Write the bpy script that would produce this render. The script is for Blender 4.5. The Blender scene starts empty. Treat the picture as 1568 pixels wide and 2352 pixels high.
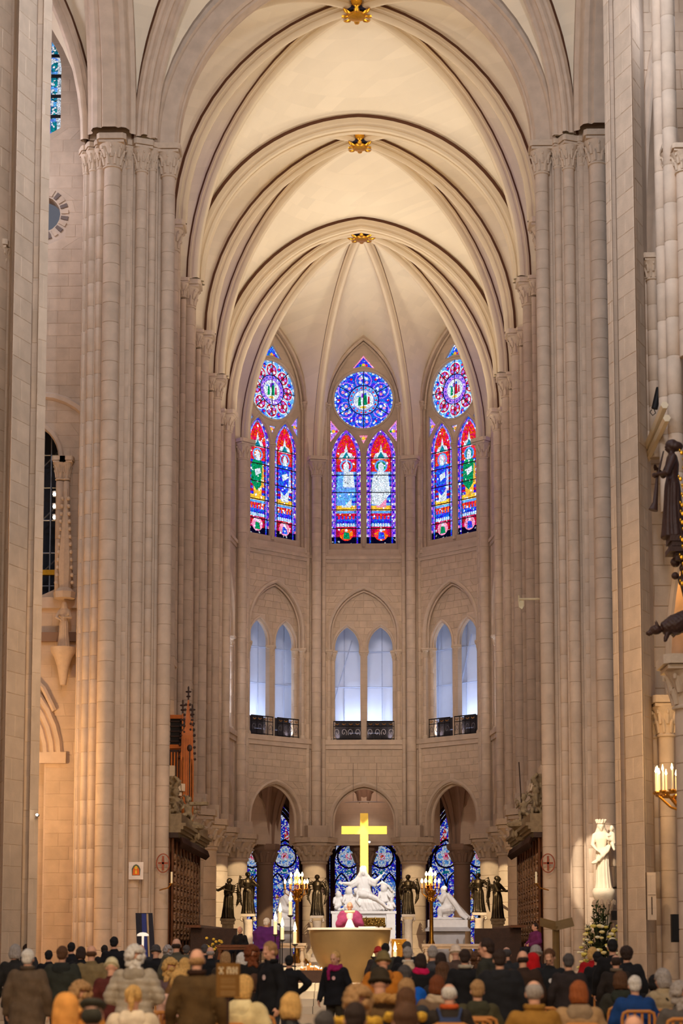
import bpy, math, random
from math import sin, cos, pi, sqrt, atan, radians, atan2
from mathutils import Vector, Matrix, Euler
random.seed(7)
S = bpy.context.scene
COL = S.collection
# ---------------------------------------------------------------- camera
F, CX, CY, PP = 4350., 784., 1176., 521.
CAM = (0.66, 0., 1.7)
PIT, YAW = atan(473/4350.), radians(1.07)
cd = bpy.data.cameras.new('camera'); cam = bpy.data.objects.new('camera', cd); COL.objects.link(cam)
cd.sensor_fit = 'VERTICAL'; cd.sensor_height = 36.; cd.sensor_width = 24.
cd.lens = 36.*F/2352.; cd.shift_y = PP/2352.
cd.clip_start = .5; cd.clip_end = 400
cam.location = CAM; cam.rotation_euler = (pi/2 + PIT, 0, YAW)
cd.dof.use_dof = True; cd.dof.focus_distance = 92.; cd.dof.aperture_fstop = 1.8
S.camera = cam
# ---------------------------------------------------------------- world, exposure
w = bpy.data.worlds.new('world'); S.world = w; w.use_nodes = True
w.node_tree.nodes['Background'].inputs[0].default_value = (.80, .80, .95, 1)
w.node_tree.nodes['Background'].inputs[1].default_value = .15
S.view_settings.view_transform = 'Standard'; S.view_settings.look = 'None'
S.view_settings.exposure = 0.0; S.view_settings.gamma = 1.0; S.view_settings.use_curve_mapping = False
WARM, NEUT, COOL = (1., .80, .55), (1., .90, .78), (.78, .85, 1.)
def lamp(kind, loc, tgt, power, color, size=.5, spot=60, blend=.6, name='spotlight'):
    l = bpy.data.lights.new(name, kind); l.energy = power; l.color = color
    if kind == 'SPOT': l.spot_size = radians(spot); l.spot_blend = blend; l.shadow_soft_size = size
    elif kind == 'AREA': l.shape = 'SQUARE'; l.size = size
    else: l.shadow_soft_size = size
    o = bpy.data.objects.new(name, l); COL.objects.link(o); o.location = loc
    if tgt is not None:
        o.rotation_euler = (Vector(tgt)-Vector(loc)).to_track_quat('-Z', 'Y').to_euler()
    return o
# vault uplights standing on the gallery ledge
for sx in (-1, 1):
    for Y in (61, 67.3, 73.4, 79.5, 85.2):
        lamp('SPOT', (sx*5.9, Y, 22.2), (-sx*2.6, Y+1.2, 34), 1080, (1., .88, .70), .25, 105, .9, 'vault_uplight')
# nave floodlights, high above the camera, washing the crossing and the piers
for sx in (-1, 1):
    lamp('AREA', (sx*4.6, 33, 26), (-sx*7.5, 57.5, 24), 1050, (.78, .84, 1.), 1.2, name='nave_floodlight')
    lamp('AREA', (sx*4.0, 18, 22), (sx*5.0, 58, 18), 800, (1., .89, .86), 2.0, name='nave_floodlight')
    lamp('SPOT', (sx*2.5, 47, 24), (-sx*2.0, 94, 15), 13500, (1., .82, .67), .5, 20, .8, name='choir_floodlight')
# unseen warm lamps added over the congregation to brighten it
for x in (-3.5, 3.5): lamp('AREA', (x, 10, 11), (x, 25, .5), 1000 if x < 0 else 620, (1., .76, .50), 1.5, name='crowd_fill_lamp')
# warm lamps on the lower piers
for sx in (-1, 1): lamp('SPOT', (sx*4.8, 87.2, 22.3), (-sx*1.5, 89.5, 34), 900, (1., .87, .68), .25, 100, .9, 'vault_uplight')
for sx in (-1, 1):
    lamp('SPOT', (sx*1.0, 30, 13), (sx*7.6, 57, 2), 4600, (1., .60, .24), .5, 44, 1., name='pier_spotlight')
# spots onto the altar area
lamp('SPOT', (-2.5, 68, 15), (3.6, 84, 3.2), 9000, (1., .93, .88), .1, 10, .3, name='statue_spotlight')
lamp('SPOT', (2.5, 68, 15), (-3.6, 84, 3.2), 9000, (1., .93, .88), .1, 8, .3, name='statue_spotlight')
lamp('SPOT', (-1.5, 40, 20), (-.2, 50.2, 1.6), 24000, (1., .86, .64), .15, 17, .6, name='altar_spotlight')
lamp('SPOT', (2.5, 66, 21), (0, 88, 3.8), 32000, (1., .93, .85), .15, 14, .6, name='sanctuary_spotlight')
for sx in (-1, 1):
    for tx, ty, tz in ((2.7, 96.6, 3.2), (6.0, 93.2, 3.1), (6.6, 87.9, 3.0)):
        lamp('SPOT', (-sx*2.8, 70, 14.5), (sx*tx, ty, tz), 25000, (1., .80, .50), .07, 10.5 if tx > 3 else 9.5, .12, name='sanctuary_spotlight')
lamp('SPOT', (4.6, 50, 10), (7.3, 56.5, 4.4), 4600, (1., .86, .68), .03, 14.5, .25, name='statue_spotlight')
# ---------------------------------------------------------------- pixel -> world helper (a point of the photo at a known distance Y)
def ray(px, py):
    u = (px-CX)/F; v = (CY+PP-py)/F
    cp, sp, c, s = cos(PIT), sin(PIT), cos(YAW), sin(YAW)
    f = cp - v*sp; z = v*cp + sp
    return (u*c-f*s, u*s+f*c, z)
def at(px, py, Y):
    r = ray(px, py); t = Y/r[1]
    return Vector((CAM[0]+r[0]*t, Y, CAM[2]+r[2]*t))
# ---------------------------------------------------------------- materials
def lin(c):
    return tuple(((x/255.)/12.92 if x/255. <= .04045 else ((x/255.+.055)/1.055)**2.4) for x in c) + (1.,)
MATS = {}
def mat(name, rgb, rough=.7, metal=0., var=.12, scale=6., bump=.15, bscale=30., rnd=.0, joints=None, spec=.3, emis=0., kind=None):
    if name in MATS: return MATS[name]
    m = bpy.data.materials.new(name); m.use_nodes = True
    nt = m.node_tree; N = nt.nodes; L = nt.links; b = N['Principled BSDF']
    b.inputs['Roughness'].default_value = rough; b.inputs['Metallic'].default_value = metal
    b.inputs['Specular IOR Level'].default_value = spec
    g = N.new('ShaderNodeNewGeometry'); col = lin(rgb)
    src = g.outputs['Position'] if kind != 'obj' else N.new('ShaderNodeTexCoord').outputs['Object']
    n1 = N.new('ShaderNodeTexNoise'); n1.inputs['Scale'].default_value = scale; n1.inputs['Detail'].default_value = 3
    L.new(src, n1.inputs['Vector'])
    hsv = N.new('ShaderNodeHueSaturation'); hsv.inputs['Color'].default_value = col
    mr = N.new('ShaderNodeMapRange'); mr.inputs['To Min'].default_value = 1-var; mr.inputs['To Max'].default_value = 1+var
    mr.inputs['From Min'].default_value = .25; mr.inputs['From Max'].default_value = .75
    L.new(n1.outputs['Fac'], mr.inputs['Value'])
    val = mr.outputs['Result']
    if rnd:
        oi = N.new('ShaderNodeObjectInfo'); m2 = N.new('ShaderNodeMapRange')
        m2.inputs['To Min'].default_value = 1-rnd; m2.inputs['To Max'].default_value = 1+rnd
        L.new(oi.outputs['Random'], m2.inputs['Value'])
        mu = N.new('ShaderNodeMath'); mu.operation = 'MULTIPLY'
        L.new(val, mu.inputs[0]); L.new(m2.outputs['Result'], mu.inputs[1]); val = mu.outputs[0]
    L.new(val, hsv.inputs['Value'])
    out = hsv.outputs['Color']; hgt = None
    if joints:
        sp = N.new('ShaderNodeSeparateXYZ'); L.new(src, sp.inputs[0])
        ad = N.new('ShaderNodeMath'); L.new(sp.outputs['X'], ad.inputs[0]); L.new(sp.outputs['Y'], ad.inputs[1])
        cb = N.new('ShaderNodeCombineXYZ')
        if joints[0] == 'floor': L.new(sp.outputs['X'], cb.inputs[0]); L.new(sp.outputs['Y'], cb.inputs[1])
        else: L.new(ad.outputs[0], cb.inputs[0]); L.new(sp.outputs['Z'], cb.inputs[1])
        br = N.new('ShaderNodeTexBrick'); L.new(cb.outputs[0], br.inputs['Vector'])
        br.inputs['Scale'].default_value = 1.; br.inputs['Brick Width'].default_value = joints[1]; br.inputs['Row Height'].default_value = joints[2]
        br.inputs['Mortar Size'].default_value = joints[3]; br.inputs['Mortar Smooth'].default_value = .3
        br.inputs['Color1'].default_value = (1, 1, 1, 1); br.inputs['Color2'].default_value = (.93, .93, .93, 1); br.inputs['Mortar'].default_value = (joints[4],)*3+(1,)
        mx = N.new('ShaderNodeMix'); mx.data_type = 'RGBA'; mx.blend_type = 'MULTIPLY'; mx.inputs['Factor'].default_value = 1.
        L.new(out, mx.inputs['A']); L.new(br.outputs['Color'], mx.inputs['B']); out = mx.outputs['Result']
    L.new(out, b.inputs['Base Color'])
    if bump:
        n2 = N.new('ShaderNodeTexNoise'); n2.inputs['Scale'].default_value = bscale; n2.inputs['Detail'].default_value = 4
        L.new(src, n2.inputs['Vector'])
        bp = N.new('ShaderNodeBump'); bp.inputs['Strength'].default_value = bump; bp.inputs['Distance'].default_value = .02
        L.new(n2.outputs['Fac'], bp.inputs['Height']); L.new(bp.outputs['Normal'], b.inputs['Normal'])
    if emis:
        b.inputs['Emission Color'].default_value = col; b.inputs['Emission Strength'].default_value = emis
    MATS[name] = m; return m
def glass(name, rgb, strength=1., cell=14., white=.15, dark=.18, hue=.03):
    """backlit stained glass: small leaded pieces of one colour family"""
    if name in MATS: return MATS[name]
    m = bpy.data.materials.new(name); m.use_nodes = True; nt = m.node_tree; N = nt.nodes; L = nt.links
    N.remove(N['Principled BSDF']); out = N['Material Output']
    g = N.new('ShaderNodeTexCoord')
    vo = N.new('ShaderNodeTexVoronoi'); vo.inputs['Scale'].default_value = cell; L.new(g.outputs['Object'], vo.inputs['Vector'])
    ve = N.new('ShaderNodeTexVoronoi'); ve.feature = 'DISTANCE_TO_EDGE'; ve.inputs['Scale'].default_value = cell; L.new(g.outputs['Object'], ve.inputs['Vector'])
    sep = N.new('ShaderNodeSeparateColor'); L.new(vo.outputs['Color'], sep.inputs[0])
    hs = N.new('ShaderNodeHueSaturation'); hs.inputs['Color'].default_value = lin(rgb)
    mh = N.new('ShaderNodeMapRange'); mh.inputs['To Min'].default_value = .5-hue; mh.inputs['To Max'].default_value = .5+hue; L.new(sep.outputs[0], mh.inputs['Value']); L.new(mh.outputs[0], hs.inputs['Hue'])
    mv = N.new('ShaderNodeMapRange'); mv.inputs['To Min'].default_value = .65; mv.inputs['To Max'].default_value = 1.3; L.new(sep.outputs[1], mv.inputs['Value']); L.new(mv.outputs[0], hs.inputs['Value'])
    gt = N.new('ShaderNodeMath'); gt.operation = 'GREATER_THAN'; gt.inputs[1].default_value = 1-white; L.new(sep.outputs[2], gt.inputs[0])
    mx = N.new('ShaderNodeMix'); mx.data_type = 'RGBA'; L.new(gt.outputs[0], mx.inputs['Factor']); L.new(hs.outputs[0], mx.inputs['A']); mx.inputs['B'].default_value = (.85, .9, 1., 1)
    ed = N.new('ShaderNodeMapRange'); ed.inputs['From Min'].default_value = .02; ed.inputs['From Max'].default_value = .09; L.new(ve.outputs['Distance'], ed.inputs['Value'])
    ed.inputs['To Min'].default_value = dark
    mu = N.new('ShaderNodeMath'); mu.operation = 'MULTIPLY'; mu.inputs[1].default_value = strength; L.new(ed.outputs[0], mu.inputs[0])
    em = N.new('ShaderNodeEmission'); L.new(mx.outputs['Result'], em.inputs['Color']); L.new(mu.outputs[0], em.inputs['Strength'])
    L.new(em.outputs[0], out.inputs['Surface'])
    MATS[name] = m; return m
def flame(name, rgb, strength):
    if name in MATS: return MATS[name]
    m = bpy.data.materials.new(name); m.use_nodes = True; b = m.node_tree.nodes['Principled BSDF']
    b.inputs['Base Color'].default_value = lin(rgb); b.inputs['Emission Color'].default_value = lin(rgb); b.inputs['Emission Strength'].default_value = strength
    MATS[name] = m; return m
J = ('wall', .85, .36, .006, .80)
STONE = mat('limestone', (206, 184, 160), .85, var=.10, scale=1.7, bump=.25, joints=J)
DRUM = mat('limestone_drum', (206, 184, 160), .85, var=.12, scale=2.6, bump=.3, rnd=.06)
BLOCK = mat('limestone_block', (203, 180, 154), .88, var=.11, scale=2.8, bump=.3, rnd=.06)
MORTAR = mat('mortar', (176, 154, 130), .9, var=.05)
CARVE = mat('carved_limestone', (208, 186, 160), .85, var=.08, scale=8, bump=.5, bscale=18)
RIBM = mat('rib_stone', (222, 203, 170), .85, var=.05, scale=1.0, bump=.15)
WEB = mat('vault_plaster', (240, 225, 196), .9, var=.035, scale=.6, bump=.12, joints=('wall', .9, .30, .006, .965))
GOLD = mat('gilding', (225, 165, 50), .32, 1., var=.15, scale=9, bump=.2)
LEAD = mat('lead', (25, 24, 30), .6)
IRON = mat('wrought_iron', (38, 34, 34), .45, .7)
DARKST = mat('aisle_stone', (120, 98, 84), .9, var=.1, joints=J)
# ---------------------------------------------------------------- mesh builder
class MB:
    def __init__(s): s.v = []; s.f = []; s.m = []
    def add(s, vs, fs, m=0):
        o = len(s.v); s.v.extend([tuple(v) for v in vs]); s.f.extend([tuple(i+o for i in f) for f in fs]); s.m.extend([m]*len(fs)); return s
    def box(s, x0, y0, z0, x1, y1, z1, m=0):
        return s.add([(x0,y0,z0),(x1,y0,z0),(x1,y1,z0),(x0,y1,z0),(x0,y0,z1),(x1,y0,z1),(x1,y1,z1),(x0,y1,z1)],
                     [(0,3,2,1),(4,5,6,7),(0,1,5,4),(1,2,6,5),(2,3,7,6),(3,0,4,7)], m)
    def obox(s, c, h, R=None, m=0):
        n = len(s.v); s.box(-h[0],-h[1],-h[2],h[0],h[1],h[2],m); R = R or Matrix.Identity(3); c = Vector(c)
        for i in range(n, len(s.v)): s.v[i] = tuple(c + R @ Vector(s.v[i]))
        return s
    def tube(s, P, r, n=8, m=0, cap=True, sq=None):
        P = [Vector(p) for p in P]; R = r if isinstance(r, (list, tuple)) else [r]*len(P)
        up = None; vs = []; fs = []
        for i, p in enumerate(P):
            t = (P[min(i+1, len(P)-1)] - P[max(i-1, 0)]).normalized()
            if up is None:
                up = Vector((0,0,1)) if abs(t.z) < .9 else Vector((1,0,0))
            a = t.cross(up)
            if a.length < 1e-4: a = t.cross(Vector((0,1,0)))
            a.normalize(); b = a.cross(t).normalized(); up = b
            for k in range(n):
                q = 2*pi*k/n; vs.append(p + a*(R[i]*cos(q)) + b*(R[i]*sin(q)*(sq or 1)))
        for i in range(len(P)-1):
            for k in range(n):
                fs.append((i*n+k, i*n+(k+1)%n, (i+1)*n+(k+1)%n, (i+1)*n+k))
        if cap: fs.append(tuple(range(n-1,-1,-1))); fs.append(tuple(range((len(P)-1)*n, len(P)*n)))
        return s.add(vs, fs, m)
    def lathe(s, prof, n=16, c=(0,0,0), m=0, a0=0., a1=2*pi, sx=1, sy=1):
        full = abs(a1-a0-2*pi) < 1e-6; k = n if full else n+1; vs = []; fs = []
        for r, z in prof:
            for j in range(k):
                a = a0+(a1-a0)*j/n; vs.append((c[0]+r*cos(a)*sx, c[1]+r*sin(a)*sy, c[2]+z))
        for i in range(len(prof)-1):
            for j in range(n):
                j2 = (j+1) % k; fs.append((i*k+j, i*k+j2, (i+1)*k+j2, (i+1)*k+j))
        if full: fs.append(tuple(range(k-1,-1,-1))); fs.append(tuple(range((len(prof)-1)*k, len(prof)*k)))
        return s.add(vs, fs, m)
    def ball(s, c, r, nu=12, nv=8, m=0, R=None):
        if not isinstance(r, (tuple, list)): r = (r, r, r)
        vs = []; fs = []; c = Vector(c)
        for i in range(nv+1):
            t = pi*i/nv
            for j in range(nu):
                q = 2*pi*j/nu; v = Vector((r[0]*sin(t)*cos(q), r[1]*sin(t)*sin(q), r[2]*cos(t)))
                if R is not None: v = R @ v
                vs.append(c+v)
        for i in range(nv):
            for j in range(nu): fs.append((i*nu+j, (i+1)*nu+j, (i+1)*nu+(j+1)%nu, i*nu+(j+1)%nu))
        return s.add(vs, fs, m)
    def cap(s, a, ra, b, rb, n=10, m=0):
        a, b = Vector(a), Vector(b); s.ball(a, ra, n, 6, m); s.ball(b, rb, n, 6, m); return s.tube([a, b], [ra, rb], n, m)
    def loft(s, secs, n=14, m=0):
        """secs: (cx,cy,z,rx,ry)"""
        vs = []; fs = []
        for cx, cy, z, rx, ry in secs:
            for k in range(n): q = 2*pi*k/n; vs.append((cx+rx*cos(q), cy+ry*sin(q), z))
        for i in range(len(secs)-1):
            for k in range(n): fs.append((i*n+k, i*n+(k+1)%n, (i+1)*n+(k+1)%n, (i+1)*n+k))
        fs.append(tuple(range(n-1,-1,-1))); fs.append(tuple(range((len(secs)-1)*n, len(secs)*n)))
        return s.add(vs, fs, m)
    def prism(s, poly, z0, z1, m=0):
        n = len(poly)
        return s.add([(x,y,z0) for x,y in poly]+[(x,y,z1) for x,y in poly],
              [tuple(range(n-1,-1,-1)), tuple(range(n,2*n))]+[(i,(i+1)%n,n+(i+1)%n,n+i) for i in range(n)], m)
    def xf(s, M):
        s.v = [tuple(M @ Vector(v)) for v in s.v]; return s
    def mesh(s, name, mats, smooth=True, ang=.7):
        me = bpy.data.meshes.new(name); me.from_pydata(s.v, [], s.f)
        for mm in (mats if isinstance(mats, (list, tuple)) else [mats]): me.materials.append(mm)
        if any(s.m): me.polygons.foreach_set('material_index', s.m)
        if smooth:
            me.polygons.foreach_set('use_smooth', [True]*len(me.polygons)); me.update(); me.set_sharp_from_angle(angle=ang)
        me.update(); return me
    def build(s, name, mats, parent=None, smooth=True, ang=.7, loc=None, rz=None):
        return link(name, s.mesh(name, mats, smooth, ang), parent, loc, rz)
def link(name, me, parent=None, loc=None, rz=None):
    o = bpy.data.objects.new(name, me); COL.objects.link(o)
    if parent: o.parent = parent
    if loc is not None: o.location = loc
    if rz is not None: o.rotation_euler = (0, 0, rz)
    return o
def tag(o, label=None, cat=None, group=None, kind=None):
    if label: o['label'] = label
    if cat: o['category'] = cat
    if group: o['group'] = group
    if kind: o['kind'] = kind
    return o
def empty(name, loc=(0,0,0), label=None, cat=None, group=None, kind=None, rz=0, scale=1):
    o = bpy.data.objects.new(name, None); COL.objects.link(o); o.location = loc; o.rotation_euler = (0,0,rz)
    o.scale = (scale,)*3; o.empty_display_size = .1
    return tag(o, label, cat, group, kind)
def curve_fill(loops, depth, bevel=0.):
    """flat plate with holes: loops of (u,z), extruded by depth; returns MB in (u, y, z), y from 0 to depth"""
    cu = bpy.data.curves.new('tmp', 'CURVE'); cu.dimensions = '2D'; cu.fill_mode = 'BOTH'; cu.extrude = depth/2
    for lp in loops:
        sp = cu.splines.new('POLY'); sp.points.add(len(lp)-1)
        for i, (a, b) in enumerate(lp): sp.points[i].co = (a, b, 0, 1)
        sp.use_cyclic_u = True
    o = bpy.data.objects.new('tmp', cu); COL.objects.link(o)
    dg = bpy.context.evaluated_depsgraph_get(); me = bpy.data.meshes.new_from_object(o.evaluated_get(dg))
    b = MB(); b.add([(v.co.x, v.co.z+depth/2, v.co.y) for v in me.vertices], [tuple(p.vertices) for p in me.polygons])
    COL.objects.unlink(o); bpy.data.objects.remove(o); bpy.data.curves.remove(cu); bpy.data.meshes.remove(me)
    return b
def arch_pts(c, a, zs, za, n=10, k=None):
    """half-width a, springing zs, apex za; list from left springing over the apex to the right one"""
    h = za-zs; k = k or max(1.02, (a*a+h*h)/(2*a*a)); R = k*a; top = sqrt(R*R-(R-a)**2); L = []
    t1 = math.acos((R-a)/R)
    for i in range(n+1):
        t = t1*i/n; L.append((c-a+R-R*cos(t), zs+h*R*sin(t)/top))
    return L + [(2*c-x, z) for x, z in reversed(L[:-1])]
def arch_loop(c, a, z0, zs, za, n=10):
    return [(c-a, z0)] + arch_pts(c, a, zs, za, n) + [(c+a, z0)]
def hole_iv(c, a, z0, zs, za):
    h = za-zs; k = max(1.02, (a*a+h*h)/(2*a*a)); R = k*a; top = sqrt(R*R-(R-a)**2)
    def iv(z):
        if z < z0 or z >= za: return None
        if z <= zs: return (c-a, c+a)
        q = (z-zs)/h*top; d = R-sqrt(max(R*R-q*q, 0)); d = min(d, a); return (c-a+d, c+a-d)
    return iv
# ================================================================ generic stone pieces
def frame(A, B, flip=False):
    """local (u, d, z): u from A to B, d away from the room"""
    A = Vector((A[0], A[1], 0)); B = Vector((B[0], B[1], 0)); t = (B-A).normalized()
    n = Vector((-t.y, t.x, 0))*(-1 if flip else 1)
    return Matrix(((t.x, n.x, 0, A.x), (t.y, n.y, 0, A.y), (0, 0, 1, 0), (0, 0, 0, 1))), (B-A).length
def stones(parent, M, u0, u1, z0, z1, hh, ww, holes=(), d=0., proud=.022, matl=None, inside=None, gap=.012):
    nr = max(1, round((z1-z0)/hh)); hh = (z1-z0)/nr
    for r in range(nr):
        za, zb = z0+r*hh+gap/2, z0+(r+1)*hh-gap/2
        def solid(z):
            iv = sorted([h(z) for h in holes if h(z)]); a = u0; out = []
            lim = (u0, u1)
            if inside:
                q = inside(z)
                if not q: return []
                lim = q; a = q[0]
            for p, q in iv:
                if p > a: out.append((a, p))
                a = max(a, q)
            if lim[1] > a: out.append((a, lim[1]))
            return out
        sa, sb = solid(za), solid(zb)
        if len(sa) != len(sb):
            sm = solid((za+zb)/2); 
            if len(sa) > len(sb): sb = [( (p), (q)) for p, q in sa]
            else: sa = list(sb)
        for (a0, a1), (b0, b1) in zip(sa, sb):
            wdt = max(a1-a0, b1-b0)
            if wdt < .12: continue
            n = max(1, round(wdt/ww)); off = (.5 if r % 2 else 0.)
            cuts = [0.] + [min(1, max(0, (k+off*.9+random.uniform(-.12, .12))/n)) for k in range(0 if off else 1, n)] + [1.]
            cuts = sorted(cuts)
            for c0, c1 in zip(cuts[:-1], cuts[1:]):
                if (c1-c0)*wdt < .1: continue
                p0, p1 = a0+(a1-a0)*c0+gap/2, a0+(a1-a0)*c1-gap/2
                q0, q1 = b0+(b1-b0)*c0+gap/2, b0+(b1-b0)*c1-gap/2
                if p1-p0 < .02: p1 = p0+.02
                if q1-q0 < .02: q1 = q0+.02
                pr = proud*random.uniform(.75, 1.3)
                vs = [(p0,d,za),(p1,d,za),(q1,d,zb),(q0,d,zb)]; e = .008
                vs += [(p0+e,d-pr,za+e),(p1-e,d-pr,za+e),(q1-e,d-pr,zb-e),(q0+e,d-pr,zb-e)]
                b = MB(); b.add(vs, [(4,5,6,7),(0,1,5,4),(1,2,6,5),(2,3,7,6),(3,0,4,7)]); b.xf(M)
                b.build('stone', matl or BLOCK, parent, smooth=False)
DR = {}
def shaft(parent, x, y, r, z0, z1, dh=.6, n=14, lean=0., name='shaft'):
    core = MB().lathe([(r*.965, z0), (r*.965, z1)], n).build(name, MORTAR, parent, loc=(x, y, 0))
    k = max(1, round((z1-z0)/dh)); h = (z1-z0)/k
    key = (round(r, 3), n, round(h, 3))
    if key not in DR:
        g = .007; DR[key] = MB().lathe([(r*.97, g), (r, g+.006), (r, h-g-.006), (r*.97, h-g)], n).mesh('drum', DRUM)
    for i in range(k):
        o = link('drum', DR[key], core, (0, 0, z0+i*h), random.uniform(0, 6.28))
    return core
CAPM = {}
def capital(parent, x, y, z1, h, r0, rz=0., ab=None, nleaf=8):
    """bell with two rows of curled leaves under a moulded square abacus; z1 is the top"""
    r1 = r0*1.5+.05; ab = ab or r1*1.08; ha = h*.27
    key = (round(h, 2), round(r0, 3), round(ab, 3))
    if key not in CAPM:
        b = MB(); hb = h-ha
        b.lathe([(r0*1.0, -.02), (r0*1.18, 0), (r0*1.2, .05*hb), (r0*1.02, .1*hb), (r0*1.05, .35*hb), (r0*1.2, .65*hb), (r1*.98, hb)], 16)
        for row, (zz, nn, sc) in enumerate(((.12, nleaf, .8), (.42, nleaf, 1.))):
            for k in range(nn):
                q = 2*pi*(k+.5*row)/nn+pi/8; c, s = cos(q), sin(q); rr = r0*(1.02+.12*row)
                P = [(rr*c, rr*s, zz*hb), ((rr+.1*r0)*c, (rr+.1*r0)*s, (zz+.22)*hb), ((rr+.3*r0)*c, (rr+.3*r0)*s, (zz+.40)*hb),
                     ((rr+.52*r0*sc)*c, (rr+.52*r0*sc)*s, (zz+.44)*hb), ((rr+.5*r0*sc)*c, (rr+.5*r0*sc)*s, (zz+.34)*hb)]
                b.tube(P, [r0*.2, r0*.24, r0*.17, r0*.15, r0*.1], 6)
        a = MB(); a.prism([(-ab*.86,-ab*.86),(ab*.86,-ab*.86),(ab*.86,ab*.86),(-ab*.86,ab*.86)], h-ha, h-ha*.72)
        a.prism([(-ab,-ab*.8),(-ab*.8,-ab),(ab*.8,-ab),(ab,-ab*.8),(ab,ab*.8),(ab*.8,ab),(-ab*.8,ab),(-ab,ab*.8)], h-ha*.66, h)
        CAPM[key] = (b.mesh('capital', CARVE), a.mesh('abacus', CARVE, False))
    o = link('capital', CAPM[key][0], parent, (x, y, z1-h), rz)
    link('abacus', CAPM[key][1], o); return o
def roll(parent, M, pts, r, d=0., name='arch_moulding', m=None, n=6):
    P = [M @ Vector((u, d, z)) for u, z in pts]
    return MB().tube(P, r, n).build(name, m or DRUM, parent)
# ================================================================ stained glass
GL = dict(blue=(20, 50, 215), cobalt=(35, 80, 235), sky=(100, 170, 255), red=(225, 20, 45), crimson=(190, 15, 70), purple=(130, 60, 215), violet=(180, 125, 245),
          white=(225, 240, 255), green=(10, 140, 90), teal=(20, 130, 150), gold=(255, 190, 60), orange=(255, 90, 25), pink=(250, 150, 190), dark=(18, 14, 60))
ORDER = list(GL)
def glass_mats(tone):
    st, wh = {'high': (1.4, .04), 'low': (.60, .34), 'far': (.9, .3)}[tone]
    return [glass('glass_%s_%s' % (k, tone), v, st*(.35 if k == 'dark' else 1.0)*(.9 if k == 'white' else 1), 15. if tone != 'high' else 11., wh if k not in ('white',) else .3) for k, v in GL.items()]
def gi(c): return ORDER.index(c)
def disc(c, r, n=14, a0=0., a1=2*pi): return [(c[0]+r*cos(a0+(a1-a0)*i/n), c[1]+r*sin(a0+(a1-a0)*i/n)) for i in range(n)]
class Glass:
    def __init__(s): s.p = []
    def q(s, poly, col, lay=0): s.p.append((poly, gi(col), lay)); return s
    def rect(s, u0, z0, u1, z1, col, lay=0): return s.q([(u0,z0),(u1,z0),(u1,z1),(u0,z1)], col, lay)
    def emit(s, M, parent, mats, cells, name='pane'):
        """cells: function centroid -> key; one pane object for each key"""
        B = {}
        for poly, ci, lay in s.p:
            cx = sum(p[0] for p in poly)/len(poly); cz = sum(p[1] for p in poly)/len(poly)
            b = B.setdefault(cells(cx, cz), MB()); d = -.004*lay
            vs = [M @ Vector((u, d, z)) for u, z in poly]; n = len(vs)
            b.add(vs, [tuple(range(n))], ci)
        for k in B: B[k].build(name, mats, parent, smooth=False)
def figure_glass(g, c, z0, z1, robe, under, back, seated=False, lay=2):
    h = z1-z0; w = h*.17
    g.q([(c-w*.55, z0), (c+w*.6, z0), (c+w*.75, z0+h*.36), (c-w*.7, z0+h*.36)], under, lay)
    if seated:
        g.q([(c-w*1.3, z0+h*.08), (c-w*.2, z0+h*.03), (c+w*1.2, z0+h*.30), (c+w*1.2, z0+h*.42), (c-w*1.1, z0+h*.44)], robe, lay+1)
        g.q([(c-w*1.3, z0+h*.34), (c-w*.35, z0+h*.34), (c-w*.1, z0+h*.74), (c-w*.9, z0+h*.70)], robe, lay+1)
        g.q([(c-w*.45, z0+h*.40), (c+w*1.05, z0+h*.40), (c+w*.85, z0+h*.74), (c-w*.3, z0+h*.76)], 'white', lay+1)
    else:
        g.q([(c-w*1.0, z0+h*.28), (c-w*.1, z0+h*.12), (c+w*.9, z0+h*.30), (c+w*.95, z0+h*.66), (c+w*.5, z0+h*.76), (c-w*.6, z0+h*.76), (c-w*.95, z0+h*.66)], robe, lay+1)
        g.q([(c-w*.3, z0+h*.42), (c+w*.5, z0+h*.5), (c+w*.4, z0+h*.60), (c-w*.45, z0+h*.55)], 'white', lay+2)
        g.q([(c+w*.55, z0+h*.2), (c+w*1.0, z0+h*.22), (c+w*.95, z0+h*.62), (c+w*.7, z0+h*.66)], under, lay+1)
    g.q(disc((c, z0+h*.87), w*.78, 14), 'sky', lay+1); g.q(disc((c, z0+h*.87), w*.58, 14), back, lay+2)
    g.q([(c-w*.3, z0+h*.75), (c+w*.3, z0+h*.75), (c+w*.34, z0+h*.9), (c, z0+h*.965), (c-w*.34, z0+h*.9)], 'white', lay+3)
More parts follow.
